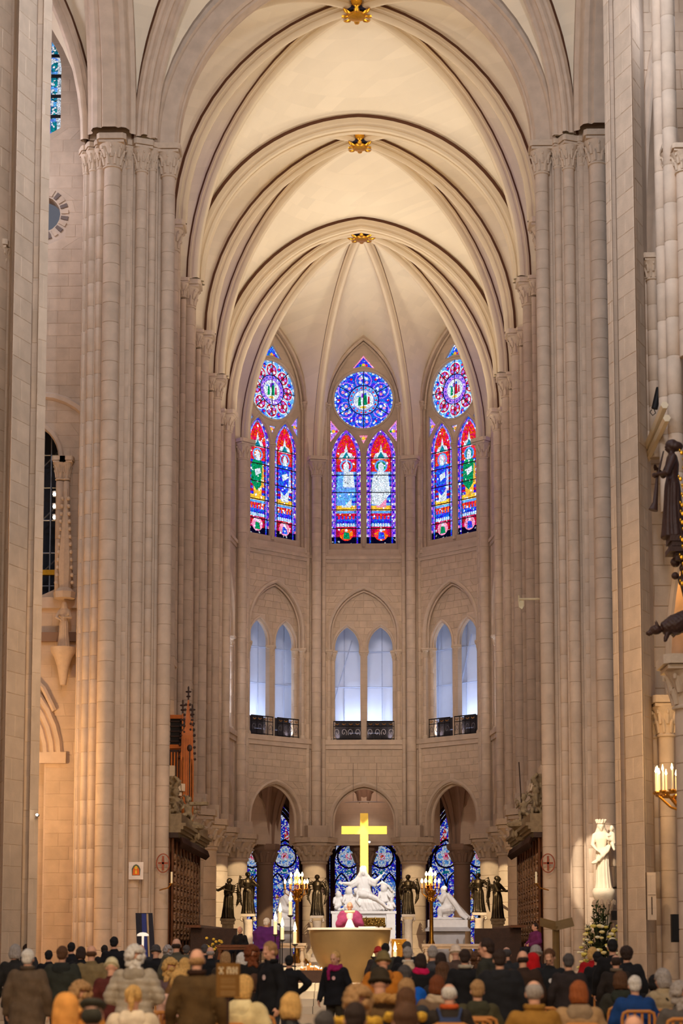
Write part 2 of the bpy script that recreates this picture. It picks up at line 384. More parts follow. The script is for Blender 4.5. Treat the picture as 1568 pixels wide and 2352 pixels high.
def apse_window(parent, M, c, side):
    mats = glass_mats('high'); W = lambda u: c+u
    # tracery plate with its openings
    zt = 22.2
    outer = arch_loop(c, 2.02, zt, 29.6, 33.6, 12)
    loops = [outer]
    LC, LA = .915, .76
    for s in (-1, 1): loops.append(arch_loop(c+s*LC, LA, 22.6, 27.25, 28.72, 8))
    loops.append(disc((c, 30.33), 1.55, 28))
    tri_top = [(c-.62, 32.02), (c, 32.16), (c+.62, 32.02), (c, 32.75)]
    tri_l = [(c-1.75, 28.05), (c-1.75, 29.25), (c-1.27, 28.66)]; tri_r = [(2*c-u, z) for u, z in tri_l]
    tri_b = [(c, 27.95), (c-.24, 28.42), (c+.24, 28.42)]
    loops += [tri_top, tri_l, tri_r, tri_b]
    curve_fill(loops, .22).xf(M @ Matrix.Translation((0, .34, 0))).build('tracery', STONE, parent, ang=.5)
    for lp, r in ((disc((c, 30.33), 1.62, 28), .06),): roll(parent, M, lp+[lp[0]], r, .33, 'tracery_moulding', n=5)
    for s in (-1, 1): roll(parent, M, arch_loop(c+s*LC, LA+.07, 22.6, 27.25, 28.84, 8), .05, .34, 'tracery_moulding', n=5)
    roll(parent, M, [(c, 22.4), (c, 27.3)], .09, .30, 'mullion', n=8)
    capital(parent, *(M @ Vector((c, .30, 0))).xy, 27.45, .35, .09, ab=.16)
    D = Matrix.Translation((0, .46, 0)); MG = M @ D
    robes = {'c': (('sky', 'white', 'crimson', True), ('white', 'pink', 'green', True)), 'l': (('green', 'gold', 'orange', False), ('cobalt', 'white', 'crimson', False)),
             'r': (('cobalt', 'white', 'pink', False), ('green', 'gold', 'teal', False))}[side]
    bars = [22.6, 23.42, 24.42, 25.35, 26.28, 27.2, 28.72]
    pb = ('violet', 'purple', 'white', 'blue') if side == 'c' else ('purple', 'blue', 'pink', 'sky')
    for s in (-1, 1):
        cc = c+s*LC; g = Glass(); robe, under, nimb, seat = robes[0 if s < 0 else 1]
        iv = hole_iv(cc, LA+.03, 22.5, 27.25, 28.78)
        zs = [22.55+.14*i for i in range(45)]
        for i, z in enumerate(zs[:-1]):
            z2 = zs[i+1]; a, b2 = iv(z+.001), iv(min(z2, 28.76))
            if not a or not b2: continue
            if z > 28.45: g.q([(a[0], z), (a[1], z), (b2[1], z2), (b2[0], z2)], pb[i % 2], 0); continue
            f = .25
            base = z < 22.85
            for k in (0, 1):
                e0, e1 = (a[0], b2[0]) if k == 0 else (a[1]-f, b2[1]-f)
                for j in range(3):
                    w0 = f/3
                    col = 'dark' if base else (('blue' if (i+j) % 2 else pb[0]) if j == 1 else (pb[1] if (i % 3) else pb[2]))
                    if j == 2 and k == 0 or j == 0 and k == 1: col = 'blue' if base else pb[1] if side == 'c' else 'sky' if i % 2 else 'violet'
                    g.q([(e0+w0*j, z), (e0+w0*(j+1), z), (e1+w0*(j+1), z2), (e1+w0*j, z2)], col, 0)
            lo, hi = (a[0]+f, a[1]-f), (b2[0]+f, b2[1]-f)
            if hi[1] <= hi[0]: continue
            if base: col = 'dark'
            elif z < 23.42: col = 'crimson'
            elif z < 23.75: col = 'sky' if z < 23.6 else 'blue'
            elif z < 24.35: col = ('sky', 'crimson')[i % 2] if z > 23.95 else 'cobalt'
            elif z < 24.55: col = 'gold'
            elif z < 27.2: col = 'red' if z > 26.45 else (('crimson', 'blue')[i % 2] if side != 'c' else ('blue', 'sky')[i % 2])
            else: col = 'red'
            g.q([(lo[0], z), (lo[1], z), (hi[1], z2), (hi[0], z2)], col, 1)
        figure_glass(g, cc, 24.55, 27.1, robe, under, nimb, seat)
        # canopy, arcade of little arches and the angel below
        g.q([(cc-.42, 27.15), (cc+.42, 27.15), (cc+.28, 27.45), (cc+.1, 27.5), (cc, 27.95), (cc-.1, 27.5), (cc-.28, 27.45)], 'white', 2)
        g.q([(cc-.2, 27.2), (cc+.2, 27.2), (cc, 27.55)], 'teal', 3)
        for k in range(5): g.q([(cc-.44+.19*k, 23.92), (cc-.32+.19*k, 23.92), (cc-.32+.19*k, 24.15), (cc-.38+.19*k, 24.26), (cc-.44+.19*k, 24.15)], 'red' if side == 'c' else 'orange', 2)
        for k in range(7): g.q([(cc-.46+.135*k, 23.52), (cc-.38+.135*k, 23.52), (cc-.38+.135*k, 23.7), (cc-.46+.135*k, 23.7)], 'white', 2)
        g.q(disc((cc, 23.12), .36, 14), 'pink' if side != 'c' else 'orange', 2)
        g.q([(cc-.16, 22.86), (cc+.2, 22.86), (cc+.14, 23.2), (cc-.12, 23.24)], 'green' if s < 0 else 'cobalt', 3)
        g.q(disc((cc, 23.32), .08, 8), 'white', 3)
        def cell(u, z, cc=cc):
            k = sum(z > q for q in bars); return (k, 0 if u < cc-.5 else 2 if u > cc+.5 else 1)
        g.emit(MG, parent, mats, cell)
        for z in bars[1:-1]: MB().box(cc-LA, -.03, z-.022, cc+LA, .0, z+.022).xf(MG).build('saddle_bar', LEAD, parent, smooth=False)
        for u in (-.5, .5): MB().box(cc+u-.014, -.03, 22.6, cc+u+.014, 0, 27.3).xf(MG).build('saddle_bar', LEAD, parent, smooth=False)
    # roundel
    g = Glass(); o = (c, 30.33); R0 = 1.56; nl = 8 if side != 'c' else 6
    g.q(disc(o, R0, 32), 'sky' if side != 'c' else 'cobalt', 0)
    for k in range(48): a = 2*pi*k/48; g.q([(o[0]+r*cos(a+t), o[1]+r*sin(a+t)) for r, t in ((1.47, 0), (1.47, .09), (1.55, .09), (1.55, 0))], 'white' if k % 2 else 'sky', 1)
    off = pi/2 if nl == 6 else pi/2
    for k in range(nl):
        a = off+2*pi*k/nl; pc = (o[0]+1.06*cos(a), o[1]+1.06*sin(a)); pr = .45 if nl == 6 else .40
        g.q(disc(pc, pr, 18), 'violet' if side == 'c' else 'white', 2); g.q(disc(pc, pr-.06, 18), 'cobalt' if side == 'c' else 'crimson', 3)
        for j in range(6): b = a+2*pi*j/6; g.q(disc((pc[0]+.2*cos(b), pc[1]+.2*sin(b)), .09, 6), ('sky', 'pink', 'white')[j % 3] if side == 'c' else ('sky', 'white', 'violet')[j % 3], 4)
        a2 = a+pi/nl; tc = (o[0]+1.3*cos(a2), o[1]+1.3*sin(a2))
        g.q([(tc[0]+.2*cos(a2+q), tc[1]+.2*sin(a2+q)) for q in (2.1, 0-.75, .75, -2.1)], 'blue', 2); g.q(disc(tc, .07, 6), 'red', 3)
    g.q(disc(o, .80, 24), 'blue', 4); g.q(disc(o, .76, 24), 'violet' if side != 'c' else 'sky', 5)
    for k in range(18): a = 2*pi*k/18; g.q(disc((o[0]+.67*cos(a), o[1]+.67*sin(a)), .055, 6), 'red' if side == 'c' else 'blue', 6)
    g.q(disc(o, .57, 20), 'purple', 6); g.q(disc(o, .54, 20), 'white', 7)
    for (du, dz, s1, s2, cl) in ((-.2, -.05, .1, .25, 'green'), (.1, .02, .12, .3, 'green' if side != 'r' else 'crimson'), (.28, 0, .07, .22, 'crimson'), (-.05, .25, .08, .12, 'purple'), (.1, .33, .08, .08, 'blue'), (0, -.38, .2, .06, 'gold'), (-.28, .2, .12, .04, 'sky')):
        g.q([(o[0]+du-s1, o[1]+dz-s2), (o[0]+du+s1*.8, o[1]+dz-s2*.9), (o[0]+du+s1*.5, o[1]+dz+s2), (o[0]+du-s1*.6, o[1]+dz+s2*.8)], cl, 8)
    def rc(u, z):
        du, dz = u-o[0], z-o[1]
        if du*du+dz*dz < .3: return 'm' if du*du+dz*dz > 1e-4 or True else 0
        return int((atan2(dz, du)+2*pi) / (2*pi/nl) + .5) % nl
    g.emit(MG, parent, mats, rc)
    for k in range(nl//2 if nl == 6 else 4):
        a = off+pi*k/(nl//2)
        for s in (0, pi):
            p0, p1 = .8, 1.55
            if k == 0: p0 = 0
            b = MB().tube([(o[0]+p0*cos(a+s), -.05, o[1]+p0*sin(a+s)), (o[0]+p1*cos(a+s), -.05, o[1]+p1*sin(a+s))], .024, 4); b.xf(MG); b.build('saddle_bar', LEAD, parent)
    ring = disc((o[0], o[1]), .8, 24); roll(parent, MG, ring+[ring[0]], .022, -.05, 'lead_ring', LEAD, 4)
    for lp, cl in ((tri_top, 'cobalt'), (tri_l, 'violet'), (tri_r, 'violet'), (tri_b, 'pink')):
        g = Glass(); mx = sum(p[0] for p in lp)/len(lp); mz = sum(p[1] for p in lp)/len(lp)
        g.q([(mx+(u-mx)*1.08, mz+(z-mz)*1.08) for u, z in lp], 'pink' if side == 'c' else 'sky', 0); g.q([(mx+(u-mx)*.8, mz+(z-mz)*.8) for u, z in lp], cl, 1)
        g.q(disc((mx, mz), .1, 7), 'gold', 2); g.q(disc((mx+.16, mz-.02), .07, 6), 'red', 2); g.q(disc((mx-.16, mz-.02), .07, 6), 'green', 2)
        g.emit(MG, parent, mats, lambda u, z: 0)
# ================================================================ one bay of the choir wall
BLUESHEET = mat('scaffold_sheet', (205, 214, 235), .7, var=.06, scale=.8, bump=.3, bscale=2.)
def railing(M, c, label, grp):
    root = empty('railing', M @ Vector((c, .05, 12.2)), label, 'railing', grp)
    R = Matrix.Translation(-(M @ Vector((c, .05, 12.2)))) @ M @ Matrix.Translation((c, .05, 12.2))
    for z, r, nm in ((.98, .03, 'top_rail'), (.72, .02, 'middle_rail'), (.08, .02, 'bottom_rail')):
        MB().tube([(-.72, 0, z), (.72, 0, z)], r, 6).xf(R).build(nm, IRON, root)
    for i in range(5): MB().tube([(-.7+.35*i, 0, 0), (-.7+.35*i, 0, .98)], .018, 5).xf(R).build('baluster', IRON, root)
    for i in range(4):
        u = -.525+.35*i; P = []
        for k in range(15): a = -pi*.2+k*.52; rr = .15-.009*k; P.append((u+rr*cos(a)*(1 if i % 2 else -1), 0, .4+rr*1.5*sin(a)))
        MB().tube(P, .016, 5).xf(R).build('scroll', mat('polished_iron', (120, 112, 112), .35, .6), root)
    for i in range(4):
        MB().tube([(-.62+.35*i, -.02, .86), (-.52+.35*i, -.02, .80), (-.42+.35*i, -.02, .86)], .022, 5).xf(R).build('festoon', mat('brass_trim', (190, 140, 70), .35, .8), root)
    return root
def bay(A, B, name, side=None, full=False, simple=False, label=None, ww=.62):
    M, L = frame(A, B); c = L/2
    root = empty(name, (0,0,0), label, 'wall', None, 'structure')
    ta = min(1.72, c-.75)
    wt = 2.02
    ar = min(1.62, c-.85)
    GS, GA = 17.75, 20.1
    outer = [(0, 7.1)] + arch_loop(c, ar, 7.1, 8.0, 9.8, 9) + [(L, 7.1), (L, 34.2), (0, 34.2)]
    loops = [outer, arch_loop(c, ta, 12.2, GS, GA, 10), arch_loop(c, wt-.02, 22.2, 29.6, 33.5, 12)]
    curve_fill(loops, .45).xf(M).build('wall_core', STONE, root, ang=.5)
    # wall of the gallery openings, set back
    oc, oa = .87, .69
    la = [arch_loop(c, ta+.1, 12.1, GS, GA+.15, 8)]
    for s in (-1, 1): la.append(arch_loop(c+s*oc, oa, 12.15, 17.1, 18.2, 8))
    curve_fill(la, .32).xf(M @ Matrix.Translation((0, .30, 0))).build('gallery_screen', STONE, root, ang=.5)
    roll(root, M, arch_loop(c, ta+.09, 16.8, GS, GA+.12, 9), .10, -.01); roll(root, M, arch_loop(c, ta-.06, 16.8, GS, GA-.08, 9), .05, .12)
    for s in (-1, 1):
        roll(root, M, arch_loop(c+s*oc, oa+.06, 16.8, 17.1, 18.3, 7), .07, .28)
        roll(root, M, arch_loop(c+s*oc, oa-.02, 16.8, 17.1, 18.2, 7), .05, .40)
    roll(root, M, arch_loop(c, ar+.10, 7.2, 8.0, 9.95, 9), .10, -.01); roll(root, M, arch_loop(c, ar-.03, 7.2, 8.0, 9.77, 9), .08, .3)
    # sills and string courses
    for z0, z1, dd, nm in ((11.72, 11.95, .10, 'gallery_sill'), (11.95, 12.2, .18, 'gallery_sill'), (21.5, 21.68, .07, 'string_course'), (21.68, 21.84, .14, 'string_course')):
        MB().box(0, -dd, z0, L, .3, z1).xf(M).build(nm, DRUM, root, smooth=False)
    MB().add([(0, -.02, 21.84), (L, -.02, 21.84), (L, .45, 22.45), (0, .45, 22.45)], [(0,1,2,3)]).xf(M).build('window_sill', STONE, root, smooth=False)
    roll(root, M, arch_loop(c, wt+.02, 29.6, 29.6, 33.55, 12), .09, .02); roll(root, M, arch_loop(c, wt-.14, 29.6, 29.6, 33.4, 12), .06, .22)
    # gallery shafts
    def colonnette(u, d, r, z0, z1):
        p = M @ Vector((u, d, 0)); shaft(root, p.x, p.y, r, z0, z1-.45, .9, 10, name='colonnette'); capital(root, p.x, p.y, z1, .5, r, ab=r*2.1, rz=0)
        MB().lathe([(r*1.6, z0), (r*1.7, z0+.08), (r*1.15, z0+.2)], 10, (p.x, p.y, 0)).build('shaft_base', CARVE, root)
    colonnette(c, .42, .125, 12.2, 16.9)
    if full:
        for s in (-1, 1):
            colonnette(c+s*(ta-.12), .36, .11, 12.2, 16.9); colonnette(c+s*(ta+.10), .04, .10, 12.2, 16.9)
            colonnette(c+s*(wt+.0), .05, .075, 21.9, 30.0)
    else:
        for s in (-1, 1): colonnette(c+s*(ta+.0), .1, .12, 12.2, 16.9)
    if full:
        h1 = hole_iv(c, ar+.16, 7.1, 8.0, 10.0); h2 = hole_iv(c, ta+.16, 12.2, GS, GA+.25); h3 = hole_iv(c, wt+.08, 21.9, 29.6, 33.7)
        stones(root, M, .5, L-.5, 7.9, 11.7, .34, ww, [h1]); stones(root, M, .5, L-.5, 12.25, 21.45, .34, ww, [h2])
        stones(root, M, .5, L-.5, 22.5, 33.3, .5, 1.2, [h3])
        hs = [hole_iv(c+s*oc, oa+.12, 12.1, 17.1, 18.4) for s in (-1, 1)]
        inn = hole_iv(c, ta-.05, 12.2, GS, GA-.07)
        stones(root, M, 0, 0, 17.05, 19.9, .34, ww, hs, d=.30, inside=inn)
    # window
    if side: apse_window(root, M, c, side)
    else:
        mats = glass_mats('low'); g = Glass()
        g.q(arch_loop(c, wt, 22.4, 29.6, 33.5, 10), 'violet', 0); g.emit(M @ Matrix.Translation((0, .44, 0)), root, mats, lambda u, z: 0)
        for u in (-1.0, 0, 1.0): roll(root, M, [(c+u, 22.4), (c+u, 32)], .08, .38, 'mullion')
    # gallery behind: floor, sheet hung in front of the outer windows, lamps
    MB().box(-.6 if name != 'wall_left' or A[1] > 60 else 2.2, .45, 11.7, L+.6 if name != 'wall_right' or B[1] > 60 else L-2.2, 4.6, 12.1).xf(M).build('gallery_floor', STONE, root, smooth=False)
    return root, M, L, c
# ---------------------------------------------------------------- plan of the choir
AP = [(-6.95, 58.6), (-6.95, 64.4), (-6.95, 70.4), (-6.95, 76.5), (-6.95, 82.6), (-6.9, 88.2), (-6.35, 93.6), (-2.55, 97.2), (2.55, 97.2), (6.35, 93.6), (6.9, 88.2), (6.95, 82.6), (6.95, 76.5), (6.95, 70.4), (6.95, 64.4), (6.95, 58.6)]
BL = ['wall_left']*6 + ['wall_apse']*3 + ['wall_right']*6
SIDE = {6: 'l', 7: 'c', 8: 'r'}
SHEET_L = {6: 'left', 7: 'middle', 8: 'right'}
for i in range(15):
    full = i in SIDE
    lab = {6: 'left apse wall with stained window over arched gallery', 7: 'middle apse wall with stained window over arched gallery', 8: 'right apse wall with stained window over arched gallery'}.get(i, 'tall side wall of the choir with gallery openings')
    root, M, L, c = bay(AP[i], AP[i+1], BL[i], SIDE.get(i), full, label=lab)
    if i in (5, 6, 7, 8, 9):
        for k, s in enumerate((-1, 1)):
            if i in SIDE:
                railing(M, c+s*.86, 'black scrolled iron railing in the %s arch of the %s apse gallery' % (('left', 'right')[k], SHEET_L[i]), 'iron railings of the apse gallery')
    # hanging sheets
    if i in SIDE or i in (5, 9):
        b = MB(); n = 16; vs = []; fs = []
        for q in range(n+1):
            u = -.9+(L+1.8)*q/n; d = 2.6+.06*sin(q*2.1)+.05*sin(q*.9)
            for z in (12.5, 14., 15.2, 16.6, 18, 20.2): vs.append((u, d+.03*sin(z*3+q), z))
        for q in range(n):
            for r in range(5): fs.append((q*6+r, q*6+r+1, (q+1)*6+r+1, (q+1)*6+r))
        b.add(vs, fs); b.xf(M); sh = b.build('scaffold_sheet', BLUESHEET)
        sh['label'] = 'pale translucent sheet hung behind the %s apse gallery' % SHEET_L.get(i, {5: 'far left', 9: 'far right'}.get(i)); sh['category'] = 'sheet'
        for u in (-.5, .5, 1.5, 2.5, 3.5, 4.5, 5.3): MB().tube([M @ Vector((u, 2.5, 12.2)), M @ Vector((u, 2.5, 20))], .024, 5).build('scaffold_pole', mat('sheet_pole', (168, 178, 205), .5), sh)
        for z in (13.4, 15.3, 17.2): MB().tube([M @ Vector((-.8, 2.48, z)), M @ Vector((L+.8, 2.48, z))], .024, 5).build('scaffold_rail', mat('sheet_pole', (168, 178, 205), .5), sh)
        MB().tube([M @ Vector((.4, 2.45, 12.6)), M @ Vector((1.9, 2.45, 17.8))], .03, 5).build('scaffold_brace', mat('sheet_pole', (150, 165, 200), .5), sh)
        for u in ((c-.85, c+.85) if i in SIDE else ()):
            o = MB().box(u-.78, .75, 12.1, u+.78, 1.25, 13.1).box(u-.7, .8, 13.1, u+.7, 1.2, 13.28).xf(M).build('covered_bench', mat('dark_cover', (40, 36, 42), .6), smooth=True)
            tag(o, 'dark covered bench behind the railing, %s arch of the %s apse gallery' % ('left' if u < c else 'right', SHEET_L[i]), 'bench', 'covered benches in the gallery')
        p = M @ Vector((c, 1.5, 12.4)); q = M @ Vector((c, 2.9, 17))
        lamp('AREA', p, q, 235, (.66, .76, 1.), 1.6, name='gallery_lamp')
        for s in (-1, 1, 0):
            p = M @ Vector((c+s*1.35 if s else c+.05, .66, 12.3)); q = M @ Vector((c+s*1.62, .38, 14.8)); lamp('SPOT', p, q, 60, (1., .90, .86), .06, 110, .9, name='gallery_lamp')
    elif i not in (0, 14):
        p = M @ Vector((c, 1.4, 12.6)); lamp('POINT', p, None, 230, (1., .94, .88), .3, name='gallery_lamp')
    # back wall and vault of the gallery
    ua, ub = (2.2 if i == 0 else -1.5), (L-2.2 if i == 14 else L+1.5); gb = MB(); gb.box(ua, 4.4, 7, ub, 4.7, 22); gb.box(ua, .5, 20.6, ub, 4.7, 20.9); gb.xf(M); gb.build('gallery_back', STONE, root, smooth=False)
# ---------------------------------------------------------------- wall piers of the choir
def wall_pier(x, y, n, name='pier', capz=27.0, rmain=.26, side_caps=True, lab='clustered wall shafts rising to the vault', dh=.75, apse=False):
    """n = direction into the room"""
    root = empty(name, (0,0,0), lab, 'pier', None, 'structure'); n = Vector((n[0], n[1])).normalized(); t = Vector((-n.y, n.x))
    def P(a, b): return (x+n.x*a+t.x*b, y+n.y*a+t.y*b)
    ang = atan2(n.y, n.x)
    MB().prism([P(-.3, -.62), P(.16, -.62), P(.16, -.22), P(.3, -.22), P(.3, .22), P(.16, .22), P(.16, .62), P(-.3, .62)], 7.1, 30.4).build('pilaster', STONE, root, smooth=False)
    MB().prism([P(-.3, -.75), P(.75, -.5), P(.75, .5), P(-.3, .75)], 7.13, 7.75).build('shaft_plinth', STONE, root, smooth=False)
    cx, cy = P(.42, 0); shaft(root, cx, cy, rmain, 7.75, capz-.95, dh); capital(root, cx, cy, capz, 1.02, rmain, ang, ab=.50)
    for s in (-1, 1):
        cx, cy = P(.26, s*.42); shaft(root, cx, cy, .11, 7.75, capz-.8 if not apse else 29.5, dh, 10)
        if apse: capital(root, cx, cy, 30.0, .55, .10, ang, ab=.19)
        else: capital(root, cx, cy, capz, .7, .11, ang, ab=.25)
        cx, cy = P(.10, s*.68); shaft(root, cx, cy, .08, 7.75, 29.5, dh, 8); capital(root, cx, cy, 30.0, .5, .07, ang, ab=.15)
    # round arcade column below
    cx, cy = P(.0, 0)
    MB().lathe([(1.0, .0), (1.0, 1.2), (.82, 1.35), (.66, 1.5)], 24, (cx, cy, 0)).build('column_base', CARVE, root)
    shaft(root, cx, cy, .61, 1.5, 5.8, .72, 28, name='column')
    b = MB(); b.lathe([(.6, 5.78), (.68, 5.82), (.68, 5.92), (.62, 5.97), (.66, 6.2), (.85, 6.5), (1.02, 6.75)], 24, (cx, cy, 0))
    for row in (0, 1):
        for k in range(12):
            q = ang+2*pi*(k+.5*row)/12; c, s_ = cos(q), sin(q); r = .62+.12*row; z = 5.98+.28*row
            b.tube([(cx+r*c, cy+r*s_, z), (cx+(r+.06)*c, cy+(r+.06)*s_, z+.22), (cx+(r+.22)*c, cy+(r+.22)*s_, z+.42), (cx+(r+.32)*c, cy+(r+.32)*s_, z+.36)], [.11, .12, .09, .06], 6)
    cp = b.build('capital', CARVE, root)
    a = MB(); R = lambda v: [(cx+v*cos(ang+pi/8+k*pi/4), cy+v*sin(ang+pi/8+k*pi/4)) for k in range(8)]
    a.prism(R(1.10), 6.72, 6.86); a.prism(R(1.2), 6.88, 7.13); a.build('abacus', CARVE, cp, smooth=False)
    return root
PN = {}
for i in range(1, 15):
    x, y = AP[i]
    if i <= 5: n = (1, 0 if i < 5 else -.12)
    elif i >= 10: n = (-1, 0 if i > 10 else -.12)
    else: n = (-x*1.0, -(y-87.0)*1.0)
    n = Vector(n).normalized(); PN[i] = n
    wall_pier(x, y, n, apse=i in (6, 7, 8, 9), rmain=.25, dh=.75,
              lab='clustered wall shafts of the apse rising to the vault' if 5 < i < 10 else 'clustered wall shafts along the choir side')
# ---------------------------------------------------------------- vault
ceiling = empty('ceiling', (0,0,0), 'ribbed stone vault of choir and crossing', 'ceiling', None, 'structure')
def rib_curve(Sx, Sy, Kx, Ky, zs, zk, k=None, zst=None, n=16, tau=None):
    """points with equal height fractions from springer to crown"""
    a = sqrt((Kx-Sx)**2+(Ky-Sy)**2); z0 = zst if zst else zs; h = zk-z0
    kk = k or max(1.03, (a*a+h*h)/(2*a*a)); R = kk*a; top = sqrt(R*R-(R-a)**2); out = []
    for i in range(n+1):
        t = sin(pi/2*i/n) if tau is None else tau[i]
        z = zs+(zk-zs)*t
        if z <= z0: d = 0
        else:
            q = (z-z0)/h*top; d = R-sqrt(max(R*R-q*q, 0))
        f = min(d/a, 1); out.append(Vector((Sx+(Kx-Sx)*f, Sy+(Ky-Sy)*f, z)))
    out[-1] = Vector((Kx, Ky, zk)); return out
def web(A, B, name='vault_cell', bulge=.18, nv=8):
    vs = []; fs = []; n = len(A)
    for i in range(n):
        for j in range(nv+1):
            f = j/nv; p = A[i].lerp(B[i], f); ln = (A[i]-B[i]).length; p.z += bulge*sin(pi*f)*min(1, ln/4); vs.append(p)
    for i in range(n-1):
        for j in range(nv): a = i*(nv+1)+j; fs.append((a, a+1, a+nv+2, a+nv+1))
    MB().add(vs, fs).build(name, WEB, ceiling, ang=1.2)
JOINT_SHADE = mat('brown_joint_shade', (92, 58, 38), .95, var=.1)  # joint line and contact shadow below the web, painted along the rib edges
PROF = {'thin': [(-.20, .06), (-.20, -.035), (-.20, -.14), (-.15, -.16), (-.13, -.22), (-.15, -.27), (-.12, -.36), (-.05, -.42), (.05, -.42), (.12, -.36), (.15, -.27), (.13, -.22), (.15, -.16), (.20, -.14), (.20, -.035), (.20, .06)],
        'band': [(-.34, .08), (-.34, -.05), (-.34, -.22), (-.28, -.26), (-.26, -.32), (-.30, -.38), (-.27, -.47), (-.17, -.50), (-.10, -.44), (-.08, -.36), (.08, -.36), (.10, -.44), (.17, -.50), (.27, -.47), (.30, -.38), (.26, -.32), (.28, -.26), (.34, -.22), (.34, -.05), (.34, .08)],
        'big': [(-.75, .1), (-.75, -.05), (-.75, -.30), (-.62, -.36), (-.58, -.44), (-.60, -.62), (-.52, -.80), (-.38, -.86), (-.26, -.80), (-.2, -.90), (.2, -.90), (.26, -.80), (.38, -.86), (.52, -.80), (.60, -.62), (.58, -.44), (.62, -.36), (.75, -.30), (.75, -.05), (.75, .1)]}
def rib(C, prof, name='rib', m=None):
    pr = PROF[prof]; n = len(pr); vs = []; fs = []
    a, b = C[0], C[-1]; mid = C[len(C)//2]
    hd = Vector((mid.x-a.x, mid.y-a.y, 0))
    if hd.length < 1e-3: hd = Vector((b.x-a.x, b.y-a.y, 0))
    hd.normalize(); lat = Vector((-hd.y, hd.x, 0))
    for i, p in enumerate(C):
        t = (C[min(i+1, len(C)-1)]-C[max(i-1, 0)]).normalized()
        if i == 0: t = Vector((0, 0, 1))
        up = lat.cross(t)
        if up.z < 0: up = -up
        if abs(t.z) > .995: up = -hd
        # outward normal of the arch: points away from the room centre
        up = Vector((0,0,1))-t*t.z
        if up.length < .05: up = -hd
        up.normalize()
        if up.dot(-hd)*1.0 < -1e-3 and t.z > 0: up = -up
        for u, v in pr: vs.append(p+lat*u+up*v)
    for i in range(len(C)-1):
        for k in range(n): k2 = (k+1) % n; fs.append((i*n+k, i*n+k2, (i+1)*n+k2, (i+1)*n+k))
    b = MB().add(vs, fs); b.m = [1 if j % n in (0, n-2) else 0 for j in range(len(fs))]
    return b.build(name, [m or RIBM, JOINT_SHADE], ceiling, ang=.6)
def arch_full(S1, S2, zs, zk, prof, k=None, name='transverse_arch', m=None, n=20, plumb=True):
    """two half ribs as one piece"""
    mx, my = (S1[0]+S2[0])/2, (S1[1]+S2[1])/2
    c1 = rib_curve(*S1, mx, my, zs, zk, k, n=n); c2 = rib_curve(*S2, mx, my, zs, zk, k, n=n)
    pr = PROF[prof]; npf = len(pr); C = c1+list(reversed(c2[:-1])); hd = (Vector((*S2, 0))-Vector((*S1, 0))).normalized(); lat = Vector((-hd.y, hd.x, 0)); vs = []; fs = []
    for i, p in enumerate(C):
        if i == n: up = Vector((0, 0, 1))
        else:
            t = (C[min(i+1, len(C)-1)]-C[max(i-1, 0)]).normalized()
            if i == 0: t = Vector((0, 0, 1))
            if i == len(C)-1: t = Vector((0, 0, -1))
            up = Vector((-t.z*hd.x, -t.z*hd.y, t.dot(hd)))
        for u, v in pr: vs.append(p+lat*u+up*v)
    for i in range(len(C)-1):
        for k_ in range(npf): k2 = (k_+1) % npf; fs.append((i*npf+k_, i*npf+k2, (i+1)*npf+k2, (i+1)*npf+k_))
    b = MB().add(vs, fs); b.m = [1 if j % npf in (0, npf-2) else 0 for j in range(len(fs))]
    b.build(name, [m or RIBM, JOINT_SHADE], ceiling, ang=.6); return c1, c2
ZS, ZK = 27.0, 35.35
def key(x, y, z, lab_face='head'):
    r = empty('keystone', (x, y, z), None); r.parent = ceiling
    MB().box(-.34, -.34, -.46, .34, .34, .05).build('key_block', mat('blue_paint', (45, 48, 80), .6), r, smooth=False)
    b = MB().lathe([(.12, -.66), (.30, -.62), (.36, -.54), (.30, -.46), (.1, -.44)], 16); b.build('boss', GOLD, r)
    for k in range(8):
        a = 2*pi*k/8; c, s = cos(a), sin(a)
        MB().tube([(c*.26, s*.26, -.55), (c*.42, s*.42, -.58), (c*.56, s*.56, -.55), (c*.66, s*.66, -.50)], [.06, .10, .09, .03], 6, sq=.5).build('leaf', GOLD, r)
    MB().ball((0, -.46, -.2), (.2, .12, .25), 12, 8).ball((0, -.56, -.2), (.05, .06, .07)).build('carved_head', GOLD, r)
    return r
def bay_vault(Ya, Ym, Yb, xs=6.42, xw=6.95):
    ZK = 35.2 if Ym < 70 else 35.6
    zf = 33.9; zst = 29.9
    for s in (-1, 1):
        dg1 = rib_curve(s*xs, Ya+.3, 0, Ym, ZS, ZK); dg2 = rib_curve(s*xs, Yb-.3, 0, Ym, ZS, ZK); md = rib_curve(s*xs, Ym, 0, Ym, ZS, ZK)
        for c in (dg1, dg2, md): rib(c, 'thin')
        for (y0, y1, r0, r1) in ((Ya, Ym, dg1, md), (Ym, Yb, md, dg2)):
            yc = (y0+y1)/2
            f0 = rib_curve(s*xw, y0+.62, s*xw, yc, ZS, zf, zst=zst); f1 = rib_curve(s*xw, y1-.62, s*xw, yc, ZS, zf, zst=zst)
            web(r0, f0) ; web(f1, r1)
            # ridge panel between wall-arch crown and key is closed by the last rows
            arch_pl = [Vector(p) for p in f0]+list(reversed([Vector(p) for p in f1[:-1]]))
            MB().tube([p+Vector((-s*.06, 0, -.06)) for p in arch_pl], .10, 6).build('wall_rib', RIBM, ceiling)
        # transverse cells
    key(0, Ym, ZK)
    return
def trans(Y, xs=6.42, zk=33.85, prof='band', m=None):
    return arch_full((-xs, Y), (xs, Y), ZS, zk, prof, m=m)
T0 = arch_full((-6.55, 58.35), (6.55, 58.35), ZS, 34.1, 'big', name='choir_arch', m=DRUM)
TZ = {58.6: 34.0, 70.4: 33.5, 82.6: 34.2}
T1 = trans(70.4, zk=33.5); T2 = trans(82.6, zk=34.25)
